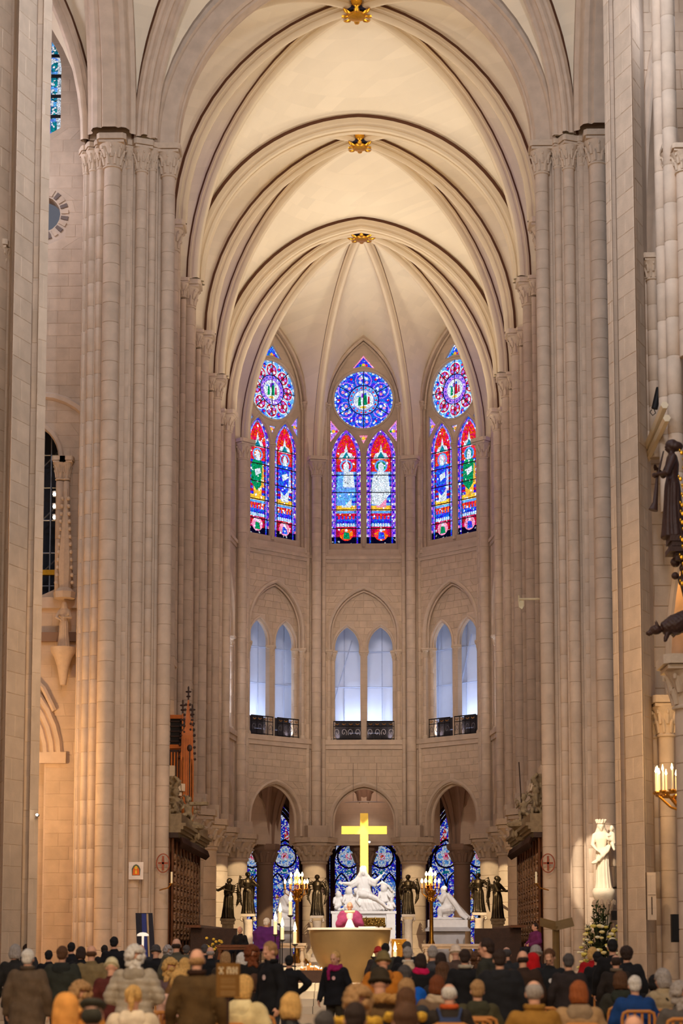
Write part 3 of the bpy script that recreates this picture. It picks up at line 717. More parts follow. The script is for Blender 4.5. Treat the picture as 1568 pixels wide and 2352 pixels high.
for (Ya, Ym, Yb, Ta, Tb) in ((58.6, 64.4, 70.4, T0, T1), (70.4, 76.5, 82.6, T1, T2)):
    bay_vault(Ya, Ym, Yb)
    for j, s in enumerate((-1, 1)):
        ZK = 35.2 if Ym < 70 else 35.6; d1 = rib_curve(s*6.42, Ya+.3, 0, Ym, ZS, ZK); d2 = rib_curve(s*6.42, Yb-.3, 0, Ym, ZS, ZK)
        ta = rib_curve(s*6.42, Ya, 0, Ya, ZS, TZ[Ya]); tb = rib_curve(s*6.42, Yb, 0, Yb, ZS, TZ[Yb])
        web(ta, d1); web(d2, tb)
# apse vault
K = (0, 85.2); ZA = 34.95
R2 = {}
for i in range(4, 12):
    x, y = AP[i]; n = PN[i]; sx, sy = x+n.x*.52, y+n.y*.52
    if i in (4, 11): sy += .3
    R2[i] = rib_curve(sx, sy, *K, ZS, ZA); rib(R2[i], 'thin')
for i in range(4, 11):
    A, B = Vector((*AP[i], 0)), Vector((*AP[i+1], 0)); t = (B-A).normalized(); m_ = (A+B)/2; a0 = A+t*.62; b0 = B-t*.62
    f0 = rib_curve(a0.x, a0.y, m_.x, m_.y, ZS, 33.75, zst=29.9); f1 = rib_curve(b0.x, b0.y, m_.x, m_.y, ZS, 33.75, zst=29.9)
    web(R2[i], f0); web(f1, R2[i+1])
for s, i in ((-1, 4), (1, 11)):
    tb = rib_curve(s*6.42, 82.6, 0, 82.6, ZS, 34.25); web(tb, R2[i])
key(*K, ZA)
# ---------------------------------------------------------------- crossing: east piers
PX = 57.6
def crossing_pier(s):
    root = empty('crossing_pier', (0,0,0), '%s crossing pier, a tall bundle of round shafts in pale stone' % ('left' if s < 0 else 'right'), 'pier', None, 'structure')
    # (distance from axis, y, radius)
    lst = [(5.93, 57.95, .215), (6.42, 57.75, .12), (6.74, 57.55, .175), (7.14, 57.6, .125), (7.62, 57.25, .26), (8.03, 57.6, .13), (8.30, 57.75, .13), (8.55, 58.0, .11)]
    poly = [(5.95, 59.6), (5.95, 58.0), (6.25, 58.0), (6.25, 57.86), (6.52, 57.86), (6.52, 57.62), (7.0, 57.62), (7.0, 57.5), (7.36, 57.5), (7.36, 57.3), (7.9, 57.3), (7.9, 57.62), (8.2, 57.62), (8.2, 57.9), (8.62, 57.9), (8.62, 59.6)]
    pl = [(s*x, y) for x, y in poly]
    if s < 0: pl = pl[::-1]
    pl = pl[::-1]
    MB().prism(pl, 0, 27.0).build('pier_core', STONE, root, smooth=False)
    zc = 27.0
    for k, (x, y, r) in enumerate(lst):
        dx = .0
        shaft(root, s*x, y, r, .9, zc-1.0 if r > .15 else zc-.85, .62 if r > .15 else .75, 18 if r > .15 else 12)
        MB().lathe([(r*1.5, 0), (r*1.5, .5), (r*1.65, .6), (r*1.2, .78), (r*1.3, .84), (r, .92)], 16, (s*x, y, 0)).build('shaft_base', CARVE, root)
        capital(root, s*x, y, zc, 1.02 if r > .15 else .88, r, rz=0 if k in (0, 4) else pi/4*(.5), ab=r*1.55+.06)
    return root
for s in (-1, 1): crossing_pier(s)
# crossing vault ribs and transept arches above those piers
for s in (-1, 1):
    dgn = rib_curve(s*6.74, 57.45, 0, 50.5, ZS, 35.2); rib(dgn, 'band', 'crossing_rib', DRUM)
    sd = rib_curve(s*7.62, 57.2, s*7.62, 50.5, ZS, 34.2); 
    arch_full((s*7.62, 57.25), (s*7.62, 43.8), ZS, 34.2, 'big', name='transept_arch', m=DRUM)
    web(rib_curve(0, 57.5, 0, 50.5, 34.0, 35.2) if False else dgn, rib_curve(s*6.9, 57.2, s*6.9, 50.5, ZS, 34.2), 'crossing_cell')
    web(rib_curve(s*6.3, 57.3, 0, 57.3, ZS, 34.0), dgn, 'crossing_cell')
    # transept bay next to the crossing
    tr = rib_curve(s*8.35, 57.6, s*14, 50.5, ZS, 34.9); rib(tr, 'thin', 'transept_rib', DRUM)
    web(rib_curve(s*8.25, 57.5, s*8.25, 50.5, ZS, 34.2), tr, 'transept_cell'); web(tr, rib_curve(s*8.6, 58.2, s*14, 58.2, ZS, 34.4), 'transept_cell')
# ================================================================ floor and steps
FLOORM = mat('marble_floor', (214, 188, 150), .35, var=.08, scale=2, bump=.05, joints=('floor', 1.2, .9, .02, .78))
MB().box(-30, -6, -.3, 30, 125, 0).build('floor', FLOORM, smooth=False)['kind'] = 'structure'
SLAB = mat('pale_step_stone', (226, 208, 178), .5, var=.06, scale=3, bump=.1, rnd=.05)
pod = empty('podium', (0,0,0), 'pale stone steps and platform under the altar', 'steps', None, 'structure')
for k in range(4):
    z = .18*(k+1); y = 47.2+.4*k; x0, x1 = -6+.05*k, 5.4-.05*k; n = 9
    for j in range(n):
        a = x0+(x1-x0)*j/n; b = x0+(x1-x0)*(j+1)/n
        MB().box(a+.008, y, z-.18, b-.008, y+(.41 if k < 3 else 2.4), z).build('step_slab', SLAB, pod, smooth=False)
MB().box(-6.0, 50.75, 0, 5.5, 57.5, 1.1).build('upper_platform', SLAB, pod, smooth=False)
MB().box(-6.2, 57.2, 0, 6.2, 100, .9).build('choir_floor', FLOORM, pod, smooth=False)
# ================================================================ near (west) crossing piers with angled pilasters
def near_pier(s):
    P = lambda px, Y: (at(px, 1176, Y).x, Y)
    if s > 0: pts = [P(1403, 44.0), P(1415, 43.7), P(1416, 44.1), P(1425, 44.1), P(1427, 43.7), P(1467, 42.9), P(1470, 43.6), P(1487, 44.2)]
    else: pts = [P(100, 44.0), P(80, 43.8), P(79, 44.1), P(66, 44.1), P(64, 43.7), P(22, 42.9), P(18, 43.6), P(12, 44.2), P(6, 44.2), P(-34, 43.5)]
    poly = pts + [(pts[-1][0]*1.03, 45.0), (pts[0][0]*1.035, 45.0)]
    root = empty('nave_pier', (0,0,0), ('right' if s > 0 else 'left')+' foreground pier of flat angled pilasters in pale stone', 'pier', None, 'structure')
    MB().prism(poly if s > 0 else poly[::-1], 0, 38).build('pier_core', STONE, root, smooth=False)
    faces = [(0, 1), (2, 3), (4, 5), (6, 7)] + ([(8, 9)] if s < 0 else [])
    for a, b in faces:
        A, B = pts[a], pts[b]
        if s < 0: A, B = B, A
        M, L = frame(A, B); 
        hh = .50 if L > .3 else .8
        stones(root, M, .0, L, 0, 37.8, hh, .9, (), d=0, proud=.009, gap=.005)
    for a, b in ([(1, 2), (3, 4), (5, 6)]):
        A, B = pts[a], pts[b]
        if s < 0: A, B = B, A
    return root
near_pier(1); near_pier(-1)
# ================================================================ transept walls seen past the piers
def pr(px, Y): return at(px, 1176, Y).x
def Z(py, Y, px=784): return at(px, py, Y).z
TY = 60.2
tl = empty('wall_transept', (0,0,0), 'tall ashlar wall of the left transept with lancet and arched gallery', 'wall', None, 'structure')
M, L = frame((-16, TY), (-8.2, TY)); X0 = -16
z_lan0, z_lan1 = Z(312, TY, 125), Z(80, TY, 130); xr = pr(124, TY)-X0
lanc = hole_iv(xr-.55, .55, z_lan0, z_lan1-1.2, z_lan1)
gz0, gz1, gz2 = Z(1372, TY), Z(1050, TY), Z(905, TY); gx = pr(137, TY)-X0
gall = hole_iv(gx-1.15, 1.15, gz0, gz1, Z(965, TY))
curve_fill([[(0, 0), (L, 0), (L, 38), (0, 38)], arch_loop(xr-.55, .55, z_lan0, z_lan1-1.2, z_lan1), arch_loop(gx-1.15, 1.15, gz0, gz1, Z(965, TY)), disc((pr(108, TY)-X0-.35, Z(487, TY)), .62, 20),
            arch_loop(pr(108, TY)-X0-1.9, 1.95, 0, Z(1745, TY), Z(1560, TY))], .6).xf(M).build('wall_core', STONE, tl, smooth=False)
ox, oz = pr(108, TY)-X0-.35, Z(487, TY)
stones(tl, M, 5.5, L, .2, 37.5, .42, .8, proud=.010, gap=.007, holes=[lanc, gall, hole_iv(ox, .8, oz-.8, oz, oz+.8), hole_iv(pr(108, TY)-X0-1.9, 2.0, 0, Z(1745, TY), Z(1560, TY))])
for k in range(24):
    a = 2*pi*k/24
    b = MB(); p = [(ox+r*cos(a+t), -.05, oz+r*sin(a+t)) for r, t in ((.66, 0), (.66, .15), (.9, .15), (.9, 0))]
    b.add(p+[(x, .02, z) for x, y, z in p], [(0,1,2,3),(0,4,5,1),(1,5,6,2),(2,6,7,3),(3,7,4,0)]); b.xf(M).build('oculus_stone', mat('dark_voussoir', (120, 105, 96), .9) if k % 2 else BLOCK, tl, smooth=False)
g = Glass(); n = 20
for k in range(n):
    z = z_lan0+(z_lan1-z_lan0)*k/n; z2 = z_lan0+(z_lan1-z_lan0)*(k+1)/n
    for j, (a, b, c) in enumerate(((-1.1, -.35, 'blue'), (-.35, -.14, 'teal'), (-.14, 0, 'white'))): g.q([(xr+a, z), (xr+b, z), (xr+b, z2), (xr+a, z2)], c if (k % 3 or j != 1) else 'sky')
g.emit(M @ Matrix.Translation((0, .12, 0)), tl, glass_mats('far'), lambda u, z: int((z-z_lan0)/(z_lan1-z_lan0)*5))
for k in range(1, 5): MB().box(xr-1.1, .05, z_lan0+(z_lan1-z_lan0)*k/5-.05, xr, .1, z_lan0+(z_lan1-z_lan0)*k/5+.05).xf(M).build('saddle_bar', LEAD, tl, smooth=False)
roll(tl, M, arch_loop(gx-.6, 2.0, gz1, gz1, gz2, 8), .13, -.03); roll(tl, M, arch_loop(gx-1.15, 1.18, gz1, gz1, Z(965, TY)+.05, 8), .1, 0)
for px, r in ((138, .13), (153, .11)):
    x = pr(px, TY); shaft(tl, x, TY-.12, r, gz0, gz1-.8, .9, 10); capital(tl, x, TY-.12, gz1, .75, r, ab=.24)
MB().box(-16, TY-.2, gz0-.35, -8.2, TY, gz0).build('gallery_sill', DRUM, tl, smooth=False)
# aisle arch, impost band
zi = Z(1740, TY); MB().box(pr(86, TY), TY-.18, zi-.18, pr(162, TY), TY, zi+.18).build('impost', DRUM, tl, smooth=False)
for q in (0, .28, .55): roll(tl, M, arch_loop(pr(108, TY)-X0-1.9, 2.0+q*.8, zi, zi, Z(1560, TY)+q, 8), .12, -.05-.05*q)
roll(tl, M, [(pr(88, TY)-X0, Z(1575, TY)+.2), (pr(108, TY)-X0, Z(1580, TY)), (pr(134, TY)-X0, Z(1632, TY))], .09, -.12)
# dark scaffold filled gallery opening behind
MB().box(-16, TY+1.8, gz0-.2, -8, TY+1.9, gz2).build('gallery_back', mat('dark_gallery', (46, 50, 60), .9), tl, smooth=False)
MB().box(-16, TY+.7, 0, -8, TY+.8, gz0-.6).build('niche_back', STONE, tl, smooth=False)
sc = empty('scaffold', (pr(118, TY), TY+1.0, gz0), 'metal scaffolding standing inside the left gallery arch', 'scaffold')
scm = mat('scaffold_steel', (130, 135, 142), .4, .8)
for i in range(4): MB().tube([(-1.2+.5*i, 0, 0), (-1.2+.5*i, 0, 5.6)], .03, 5).build('scaffold_pole', scm, sc)
for i in range(5): MB().tube([(-1.4, .03, .6+1.1*i), (.55, .03, .6+1.1*i)], .025, 5).build('scaffold_rail', scm, sc)
for i in range(3): MB().tube([(-1.2, .06, .3+1.8*i), (.4, .06, 1.9+1.8*i)], .025, 5).build('scaffold_brace', scm, sc)
MB().box(-1.4, -.1, .95, .45, .1, 1.12).build('gilded_rail', GOLD, sc, smooth=False)
for i, py in enumerate((1135, 1163, 1188)):
    p = at(126, py, TY+.4); o = MB().tube([(0, 0, -.09), (0, 0, .09)], [.07, .09], 8).build('gallery_spotlight', mat('lamp_housing', (225, 225, 230), .3, .5), loc=p)
    tag(o, 'small spotlight on the scaffold in left gallery, %s of three' % ('top', 'middle', 'lowest')[i], 'lamp', 'gallery spotlights')
    MB().ball((0, -.08, -.02), .055).build('bulb', flame('lamp_glow', (255, 246, 225), 18), o)
# statue on a bracket under a canopy (left transept)
# lower side: rest of the transept walls and outer shells so that no hole shows
MB().box(-16.2, 40, 0, -16, 62, 38).build('wall_transept_end', STONE, smooth=False)['kind'] = 'structure'
for s in (-1, 1): MB().box(s*9.0 if s > 0 else -11, 60.8, 36.5, s*11 if s > 0 else -9, 61, 38).build('trim_1', STONE, smooth=False)['kind'] = 'structure'
# ---------------------------------------------------------------- left nave strip at the picture's edge
nl = empty('wall_nave_left', (0,0,0), 'left nave wall strip with arch spring and carved capital', 'wall', None, 'structure')
Yn = 45.0
MB().box(pr(-120, Yn), Yn, 0, pr(60, Yn), Yn+.4, 38).build('wall_core', STONE, nl, smooth=False)
zc = Z(570, 44.6, 10)
x1 = pr(14, 44.4)
capital(nl, x1, 44.4, zc, .75, .15, ab=.24); shaft(nl, x1, 44.4, .15, 8, zc-.75, .6, 12)
capital(nl, pr(-10, 44.4), 44.2, zc, .75, .15, ab=.24); shaft(nl, pr(-10, 44.4), 44.2, .15, 8, zc-.75, .6, 12)
M2, L2 = frame((x1-6.0, 44.5), (x1+.0, 44.5))
for q in (0, .22, .42): roll(nl, M2, arch_loop(3.0-q*.5, 3.05+q*.4, zc, zc, zc+5.2+q, 10), .11, -.05)
# ---------------------------------------------------------------- right side beyond the near pier: nave gallery bay
nr = empty('wall_nave_right', (0,0,0), 'right nave wall with tall blind arches and capitals', 'wall', None, 'structure')
Yr = 45.4
M3, L3 = frame((pr(1470, Yr), Yr), (pr(1470, Yr)+6, Yr))
warmhole = arch_loop(1.25, .62, 1.0, Z(1560, Yr), Z(1180, Yr, 1530), 8)
uphole = arch_loop(.62, .40, Z(905, Yr), Z(600, Yr), Z(95, Yr, 1480), 8)
curve_fill([[(0, 0), (L3, 0), (L3, 38), (0, 38)], warmhole, uphole], .5).xf(M3).build('wall_core', STONE, nr, smooth=False)
stones(nr, M3, .05, 1.6, .3, 37.5, .5, .8, [hole_iv(1.25, .72, 1.0, Z(1560, Yr), Z(1180, Yr)+.1), hole_iv(.62, .5, Z(905, Yr), Z(600, Yr), Z(95, Yr)+.1)])
MB().box(pr(1470, 47), 47.2, 0, pr(1470, 47)+6, 47.4, 38).build('aisle_wall', BLOCK, nr, smooth=False)
for q in (0, .16): roll(nr, M3, arch_loop(.62, .42+q, Z(905, Yr), Z(600, Yr), Z(95, Yr)+q*2, 8), .07, -.03)
roll(nr, M3, arch_loop(1.25, .66, 1, Z(1560, Yr), Z(1180, Yr)+.05, 8), .09, -.02)
# tall free shafts and capitals at the right edge
for px, Y, r, top in ((1527, 43.2, .155, 2352), (1549, 42.6, .17, 2352)):
    x = at(px, 900, Y).x; shaft(nr, x, Y, r, Z(1180, Y), 38, .9, 14)
for px, py, Y, r in ((1480, 588, 44.6, .19), (1497, 588, 44.4, .18), (1547, 340, 42.9, .24), (1570, 340, 42.4, .24)):
    p = at(px, py, Y); capital(nr, p.x, Y, p.z, .62, r*.8, ab=r*1.3); shaft(nr, p.x, Y, r*.8, p.z-5.0, p.z-.62, .6, 14)
for px, py, Y, r in ((1502, 1605, 44.6, .17), (1528, 1600, 44.2, .19)):
    p = at(px, py, Y); capital(nr, p.x, Y, p.z, .95, r, ab=r*1.5+.05); shaft(nr, p.x, Y, r, .9, p.z-.95, .6, 14)
    MB().lathe([(r*1.6, 0), (r*1.6, .6), (r*1.2, .8), (r, .9)], 14, (p.x, Y, 0)).build('shaft_base', CARVE, nr)
# sloping string (stair moulding) at right
for k in range(2): MB().tube([at(1476+8*k, 1050+8*k, 44.8), at(1526+5*k, 930+30*k, 42.0)], .09, 6).build('raking_moulding', RIBM, nr)
# big near capital and its shaft at the right border
p = at(1572, 1545, 38.0)
capital(nr, p.x+.12, 38.0, p.z+.3, 1.05, .33, ab=.62); shaft(nr, p.x+.12, 38.0, .33, .9, p.z-.75, .55, 20)
MB().lathe([(.5, 0), (.5, .6), (.36, .9)], 16, (p.x+.12, 38.0, 0)).build('shaft_base', CARVE, nr)
# ================================================================ ambulatory behind the apse
amb = empty('wall_ambulatory', (0,0,0), 'dim outer wall and vault of the ambulatory behind the apse', 'wall', None, 'structure')
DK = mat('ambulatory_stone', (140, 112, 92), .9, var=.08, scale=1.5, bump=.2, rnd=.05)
def amb_pt(a, R): return (R*sin(a), 85.5+R*cos(a))
RW = 23.5
for k in range(-9, 10):
    a0, a1 = radians(13.5*k-6.75), radians(13.5*k+6.75); A, B = amb_pt(a0, RW), amb_pt(a1, RW); M, L = frame(A, B); c = L/2
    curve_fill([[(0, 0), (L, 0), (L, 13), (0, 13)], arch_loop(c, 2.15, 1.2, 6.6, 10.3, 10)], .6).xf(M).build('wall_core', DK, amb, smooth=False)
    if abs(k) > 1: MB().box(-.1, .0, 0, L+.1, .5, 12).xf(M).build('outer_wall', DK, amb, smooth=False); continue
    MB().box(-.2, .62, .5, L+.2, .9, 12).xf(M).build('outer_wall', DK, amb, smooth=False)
    wm = mat('dark_frame', (70, 38, 30), .7)
    for q in (0, .16, .3): roll(amb, M, arch_loop(c, 2.12-q, 1.2, 6.6, 10.3-q*1.6, 10), .085, .05+q*.6, 'window_moulding', wm)
    Mg = M @ Matrix.Translation((0, .5, 0)); g = Glass(); mats = glass_mats('low')
    for q in range(10): g.q([(c-2.1+.42*q, 1.2), (c-2.1+.42*(q+1), 1.2), (c-2.1+.42*(q+1), 5.9), (c-2.1+.42*q, 5.9)], 'cobalt' if q % 2 else 'blue', -3)
    g.q(arch_loop(c, 2.1, 5.9, 6.6, 10.3, 9), 'blue', -3)
    for s in (-1, 1):
        cc = c+s*.95
        for t in (-1, 1):
            c2 = cc+t*.43; lp = arch_loop(c2, .38, 1.3, 5.0, 5.75, 5); iv = hole_iv(c2, .38, 1.3, 5.0, 5.75); z = 1.3
            while z < 5.6:
                z2 = min(z+.2, 5.7); a_, b_ = iv(z), iv(z2-.001)
                if a_ and b_: g.q([(a_[0], z), (a_[1], z), (b_[1], z2), (b_[0], z2)], random.choice(['blue', 'cobalt', 'blue', 'sky', 'blue']))
                z = z2
            for zz in (2.0, 3.2, 4.4):
                g.q(disc((c2, zz), .2, 8), 'purple' if k else 'crimson', 1); g.q([(c2-.09, zz-.13), (c2+.1, zz-.12), (c2+.05, zz+.13), (c2-.05, zz+.13)], 'white' if (s+t) else 'gold', 2)
        for q in range(4): a = pi/2*q; g.q(disc((cc+.34*cos(a), 6.75+.34*sin(a)), .25, 12), 'white', 0); g.q(disc((cc+.34*cos(a), 6.75+.34*sin(a)), .15, 8), 'sky', 1)
        g.q(disc((cc, 6.75), .22, 12), 'pink', 2); g.q(disc((cc, 6.75), .1, 8), 'red', 3)
        for q in range(4): a = pi/4+pi/2*q; g.q(disc((cc+.52*cos(a), 6.75+.52*sin(a)), .1, 6), 'cobalt', 0)
        g.q([(cc-.28, 5.75), (cc+.28, 5.75), (cc, 6.1)][::1], 'teal', 0)
    g.q(disc((c, 8.6), .62, 18), 'cobalt', 0)
    for q in range(6): a = pi/3*q; g.q(disc((c+.36*cos(a), 8.6+.36*sin(a)), .2, 10), 'white' if q % 2 else 'violet', 1)
    for s in (-1, 1): g.q([(c+s*.9, 7.7), (c+s*1.4, 7.3), (c+s*1.0, 8.5)], 'red', 0)
    g.emit(Mg, amb, mats, lambda u, z: (int(u > c), int(z/1.4)))
    dk = mat('dark_tracery', (52, 34, 34), .8)
    for s in (-1, 1):
        cc = c+s*.95
        roll(amb, Mg, arch_loop(cc, .9, 1.2, 6.3, 7.7, 8), .07, -.05, 'tracery', dk, 5)
        ring = disc((cc, 6.75), .66, 16); roll(amb, Mg, ring+[ring[0]], .05, -.04, 'tracery', dk, 5)
        for t in (-1, 1): roll(amb, Mg, arch_loop(cc+t*.43, .40, 1.2, 5.0, 5.8, 6), .045, -.04, 'tracery', dk, 5)
        for z in (1.7, 2.6, 3.5, 4.4): MB().box(cc-.85, -.05, z-.02, cc+.85, -.02, z+.02).xf(Mg).build('saddle_bar', LEAD, amb, smooth=False)
    ring = disc((c, 8.6), .68, 18); roll(amb, Mg, ring+[ring[0]], .06, -.04, 'tracery', dk, 5)
# aisle columns with fan of ribs
VA = 11.4
def fan(x, y, r, zcap, R, n=12, lab='dim round aisle column with leafy capital behind the apse'):
    root = empty('aisle_column', (x, y, 0), lab, 'column', None, 'structure')
    MB().lathe([(r*1.5, 0), (r*1.5, 1.2), (r*1.1, 1.5), (r, 1.6), (r, zcap-1.1)], 20).build('column', DK, root)
    b = MB(); b.lathe([(r*.98, zcap-1.12), (r*1.12, zcap-1.08), (r*1.1, zcap-1.0), (r*1.02, zcap-.95), (r*1.2, zcap-.6), (r*1.6, zcap-.32)], 20)
    for k in range(10):
        q = 2*pi*k/10; c, s = cos(q), sin(q); b.tube([(r*c, r*s, zcap-.95), (r*1.15*c, r*1.15*s, zcap-.7), (r*1.5*c, r*1.5*s, zcap-.45), (r*1.65*c, r*1.65*s, zcap-.52)], [.1, .12, .09, .05], 5)
    cp = b.build('capital', DK, root); MB().lathe([(r*1.75, zcap-.32), (r*1.85, zcap-.2), (r*1.9, zcap)], 8).build('abacus', DK, cp, smooth=False)
    vs = []; fs = []; m = 10; nn = 24
    for i in range(m+1):
        t = i/m; rr = r*1.3+(R-r*1.3)*(1-cos(pi/2*t)); z = zcap+(VA-zcap)*sin(pi/2*t)
        for k in range(nn): q = 2*pi*k/nn; vs.append((rr*cos(q), rr*sin(q), z))
    for i in range(m):
        for k in range(nn): fs.append((i*nn+k, i*nn+(k+1)%nn, (i+1)*nn+(k+1)%nn, (i+1)*nn+k))
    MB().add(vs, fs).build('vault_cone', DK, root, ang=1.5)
    for k in range(n):
        q = 2*pi*(k+.5)/n
        MB().tube([((r*1.25+(R-r*1.3)*(1-cos(pi/2*t)))*cos(q), (r*1.25+(R-r*1.3)*(1-cos(pi/2*t)))*sin(q), zcap+(VA-zcap)*sin(pi/2*t)-.05) for t in (0, .15, .3, .45, .6, .75, .9, 1)], .13, 6).build('vault_rib', DK, root)
for px, Y, r in ((835, 102.6, .42), (612, 101.5, .44), (1055, 101.5, .44), (470, 99, .44), (1200, 99, .44)):
    fan(pr(px, Y), Y, r, 7.05, 3.0)
ring = [(AP[i][0]*1.06+.0, AP[i][1]+.6) for i in range(4, 12)]
ca = MB()
for i in range(len(ring)-1):
    (x0, y0), (x1, y1) = ring[i], ring[i+1]; q = lambda x, y: (x*3.6, 85+(y-85)*3.2 if y > 85 else y)
    ca.prism([(x0, y0), (x1, y1), q(x1, y1), q(x0, y0)], VA, VA+.2)
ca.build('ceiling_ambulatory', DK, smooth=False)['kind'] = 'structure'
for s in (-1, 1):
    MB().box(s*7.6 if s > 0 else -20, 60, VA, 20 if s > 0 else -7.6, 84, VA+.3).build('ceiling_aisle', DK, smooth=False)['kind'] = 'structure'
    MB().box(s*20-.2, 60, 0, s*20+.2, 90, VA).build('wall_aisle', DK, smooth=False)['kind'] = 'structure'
lamp('POINT', (0, 100, 10.2), None, 60, (1., .72, .6), .3, name='aisle_lamp')
for s in (-1, 1): lamp('POINT', (s*7.5, 98.2, 8.5), None, 60, (1., .72, .62), .3, name='aisle_lamp'); lamp('POINT', (s*10.5, 75, 7), None, 260, (1., .78, .62), .3, name='aisle_lamp')
lamp('POINT', (-11.5, 56, 7), None, 700, (1., .60, .28), .4, name='transept_lamp')
lamp('POINT', (pr(1540, 46.3), 46.4, 12.0), None, 170, (1., .55, .18), .2, name='aisle_lamp')
lamp('POINT', (pr(1600, 43), 43.5, 24), None, 70, (.8, .84, 1.), .4, name='gallery_lamp')
lamp('POINT', (-9.2, 44.2, 12.0), None, 260, (1., .5, .18), .4, name='aisle_lamp')
lamp('POINT', (-12, 56.5, 27), None, 500, (.82, .82, 1.), .4, name='gallery_lamp')
# ================================================================ sculpted bodies: primitives fused into one continuous surface
def fuse(b, voxel, name, smooth_it=4, fold=None):
    me = bpy.data.meshes.new(name); me.from_pydata(b.v, [], b.f); me.update()
    o = bpy.data.objects.new('tmp', me); COL.objects.link(o)
    md = o.modifiers.new('r', 'REMESH'); md.mode = 'VOXEL'; md.voxel_size = voxel; md.use_smooth_shade = True
    if smooth_it:
        sm = o.modifiers.new('s', 'SMOOTH'); sm.iterations = smooth_it; sm.factor = .5
    dg = bpy.context.evaluated_depsgraph_get(); out = bpy.data.meshes.new_from_object(o.evaluated_get(dg)); out.name = name
    COL.objects.unlink(o); bpy.data.objects.remove(o); bpy.data.meshes.remove(me)
    if fold:
        nr = [v.normal.copy() for v in out.vertices]
        for v, n in zip(out.vertices, nr): v.co += n*fold(v.co)
    out.update(); return out
def drape(amp, k, ph=0., z0=-9, z1=99, cx=0, cy=0, diag=0.):
    """long cloth folds running downward"""
    def f(p):
        if p.z < z0 or p.z > z1: return 0
        a = atan2(p.y-cy, p.x-cx); t = min(1, (z1-p.z)/.25) if z1 < 50 else 1
        return amp*t*(abs(sin(a*k+ph+p.z*diag+.6*sin(p.z*3)))*1.6-.9)
    return f
def V(*a): return Vector(a)
def head(b, c, f=V(0,1,0), up=V(0,0,1), s=1., cap=0):
    """face looks along f"""
    f = f.normalized(); r = f.cross(up).normalized(); u = r.cross(f).normalized()
    R = Matrix((r, f, u)).transposed(); c = V(*c)
    P = lambda x, y, z: c+R @ V(x*s, y*s, z*s)
    b.ball(P(0, -.012, .022), (.077*s, .097*s, .098*s), 14, 10, R=R)       # skull
    b.ball(P(0, .022, -.035), (.060*s, .070*s, .078*s), 12, 8, R=R)        # face
    b.ball(P(0, .052, -.092), (.034*s, .032*s, .024*s), 8, 6, R=R)         # chin
    b.ball(P(0, .088, .022), (.052*s, .014*s, .012*s), 8, 6, R=R)          # brow
    b.tube([P(0, .086, .012), P(0, .108, -.024), P(0, .094, -.034)], [.008*s, .014*s, .012*s], 6)
    b.ball(P(0, .088, -.058), (.024*s, .012*s, .010*s), 8, 6, R=R)         # lips
    for q in (-1, 1):
        b.ball(P(q*.079, -.004, -.012), (.012*s, .021*s, .034*s), 8, 6, R=R)
        b.ball(P(q*.034, .066, -.026), (.022*s, .018*s, .018*s), 8, 6, R=R)  # cheek
    return P
def hand(b, w, d, side, s=1., curl=.6, palm=None):
    """w wrist, d direction of the fingers, palm normal"""
    d = d.normalized(); pn = (palm or V(-side, 0, 0)); pn = (pn-d*pn.dot(d)).normalized(); x = d.cross(pn).normalized()
    R = Matrix((x, d, pn)).transposed()
    b.ball(w+d*.045*s, (.040*s, .052*s, .018*s), 10, 6, R=R)
    for i, (ox, ln) in enumerate(((-.030, .062), (-.010, .074), (.010, .070), (.030, .054))):
        p0 = w+d*.075*s+x*ox*s; a = curl*.6
        p1 = p0+(d*cos(a)+pn*sin(a))*ln*.5*s; p2 = p1+(d*cos(a*2.1)+pn*sin(a*2.1))*ln*.5*s
        b.tube([p0-d*.02*s, p0, p1, p2], [.010*s, .0105*s, .0095*s, .0075*s], 6); b.ball(p2, .0078*s, 6, 4)
    sx = -side*(1 if x.dot(V(1, 0, 0)) > 0 else -1)
    t0 = w+d*.02*s+x*.030*s*sx; t1 = t0+(d*.75+x*sx*.7+pn*.3).normalized()*.038*s; t2 = t1+(d*.95+x*sx*.2+pn*.35).normalized()*.030*s
    b.tube([t0, t1, t2], [.014*s, .012*s, .009*s], 6); b.ball(t2, .009*s, 6, 4)
POSES = {
 'stand': dict(hip=.94, sh=1.42, el=(.27, -.03, 1.13), wr=(.29, .07, .89), hd=V(.02, .25, -1)),
 'front': dict(hip=.94, sh=1.42, el=(.30, -.02, 1.15), wr=(.12, .24, 1.05), hd=V(-1, .4, .15)),
 'pray': dict(hip=.94, sh=1.42, el=(.27, .04, 1.14), wr=(.05, .27, 1.26), hd=V(-.2, .25, 1)),
 'hips': dict(hip=.94, sh=1.42, el=(.40, -.12, 1.20), wr=(.20, .02, 1.02), hd=V(-.7, .5, -.4)),
 'sit': dict(hip=.50, sh=.98, el=(.27, .03, .72), wr=(.13, .28, .62), hd=V(-.5, 1, -.1)),
}
def skeleton(pose):
    p = POSES[pose]; sit = pose == 'sit'; J = {}
    h = p['hip']; s = p['sh']
    J['pel'] = V(0, 0, h); J['sh'] = s; J['neck'] = V(0, .0, s+.09); J['head'] = V(0, .02, s+.205)
    for q in (-1, 1):
        J['S', q] = V(q*.19, 0, s-.02); J['E', q] = V(q*p['el'][0], p['el'][1], p['el'][2]); J['W', q] = V(q*p['wr'][0], p['wr'][1], p['wr'][2])
        J['D', q] = V(p['hd'].x*q, p['hd'].y, p['hd'].z); J['H', q] = V(q*.09, 0, h-.03)
        if sit: J['K', q] = V(q*.13, .44, .50); J['A', q] = V(q*.13, .46, .09); J['T', q] = V(q*.14, .62, .035)
        else: J['K', q] = V(q*.10, .02, .50); J['A', q] = V(q*.11, -.02, .09); J['T', q] = V(q*.13, .15, .035)
    return J
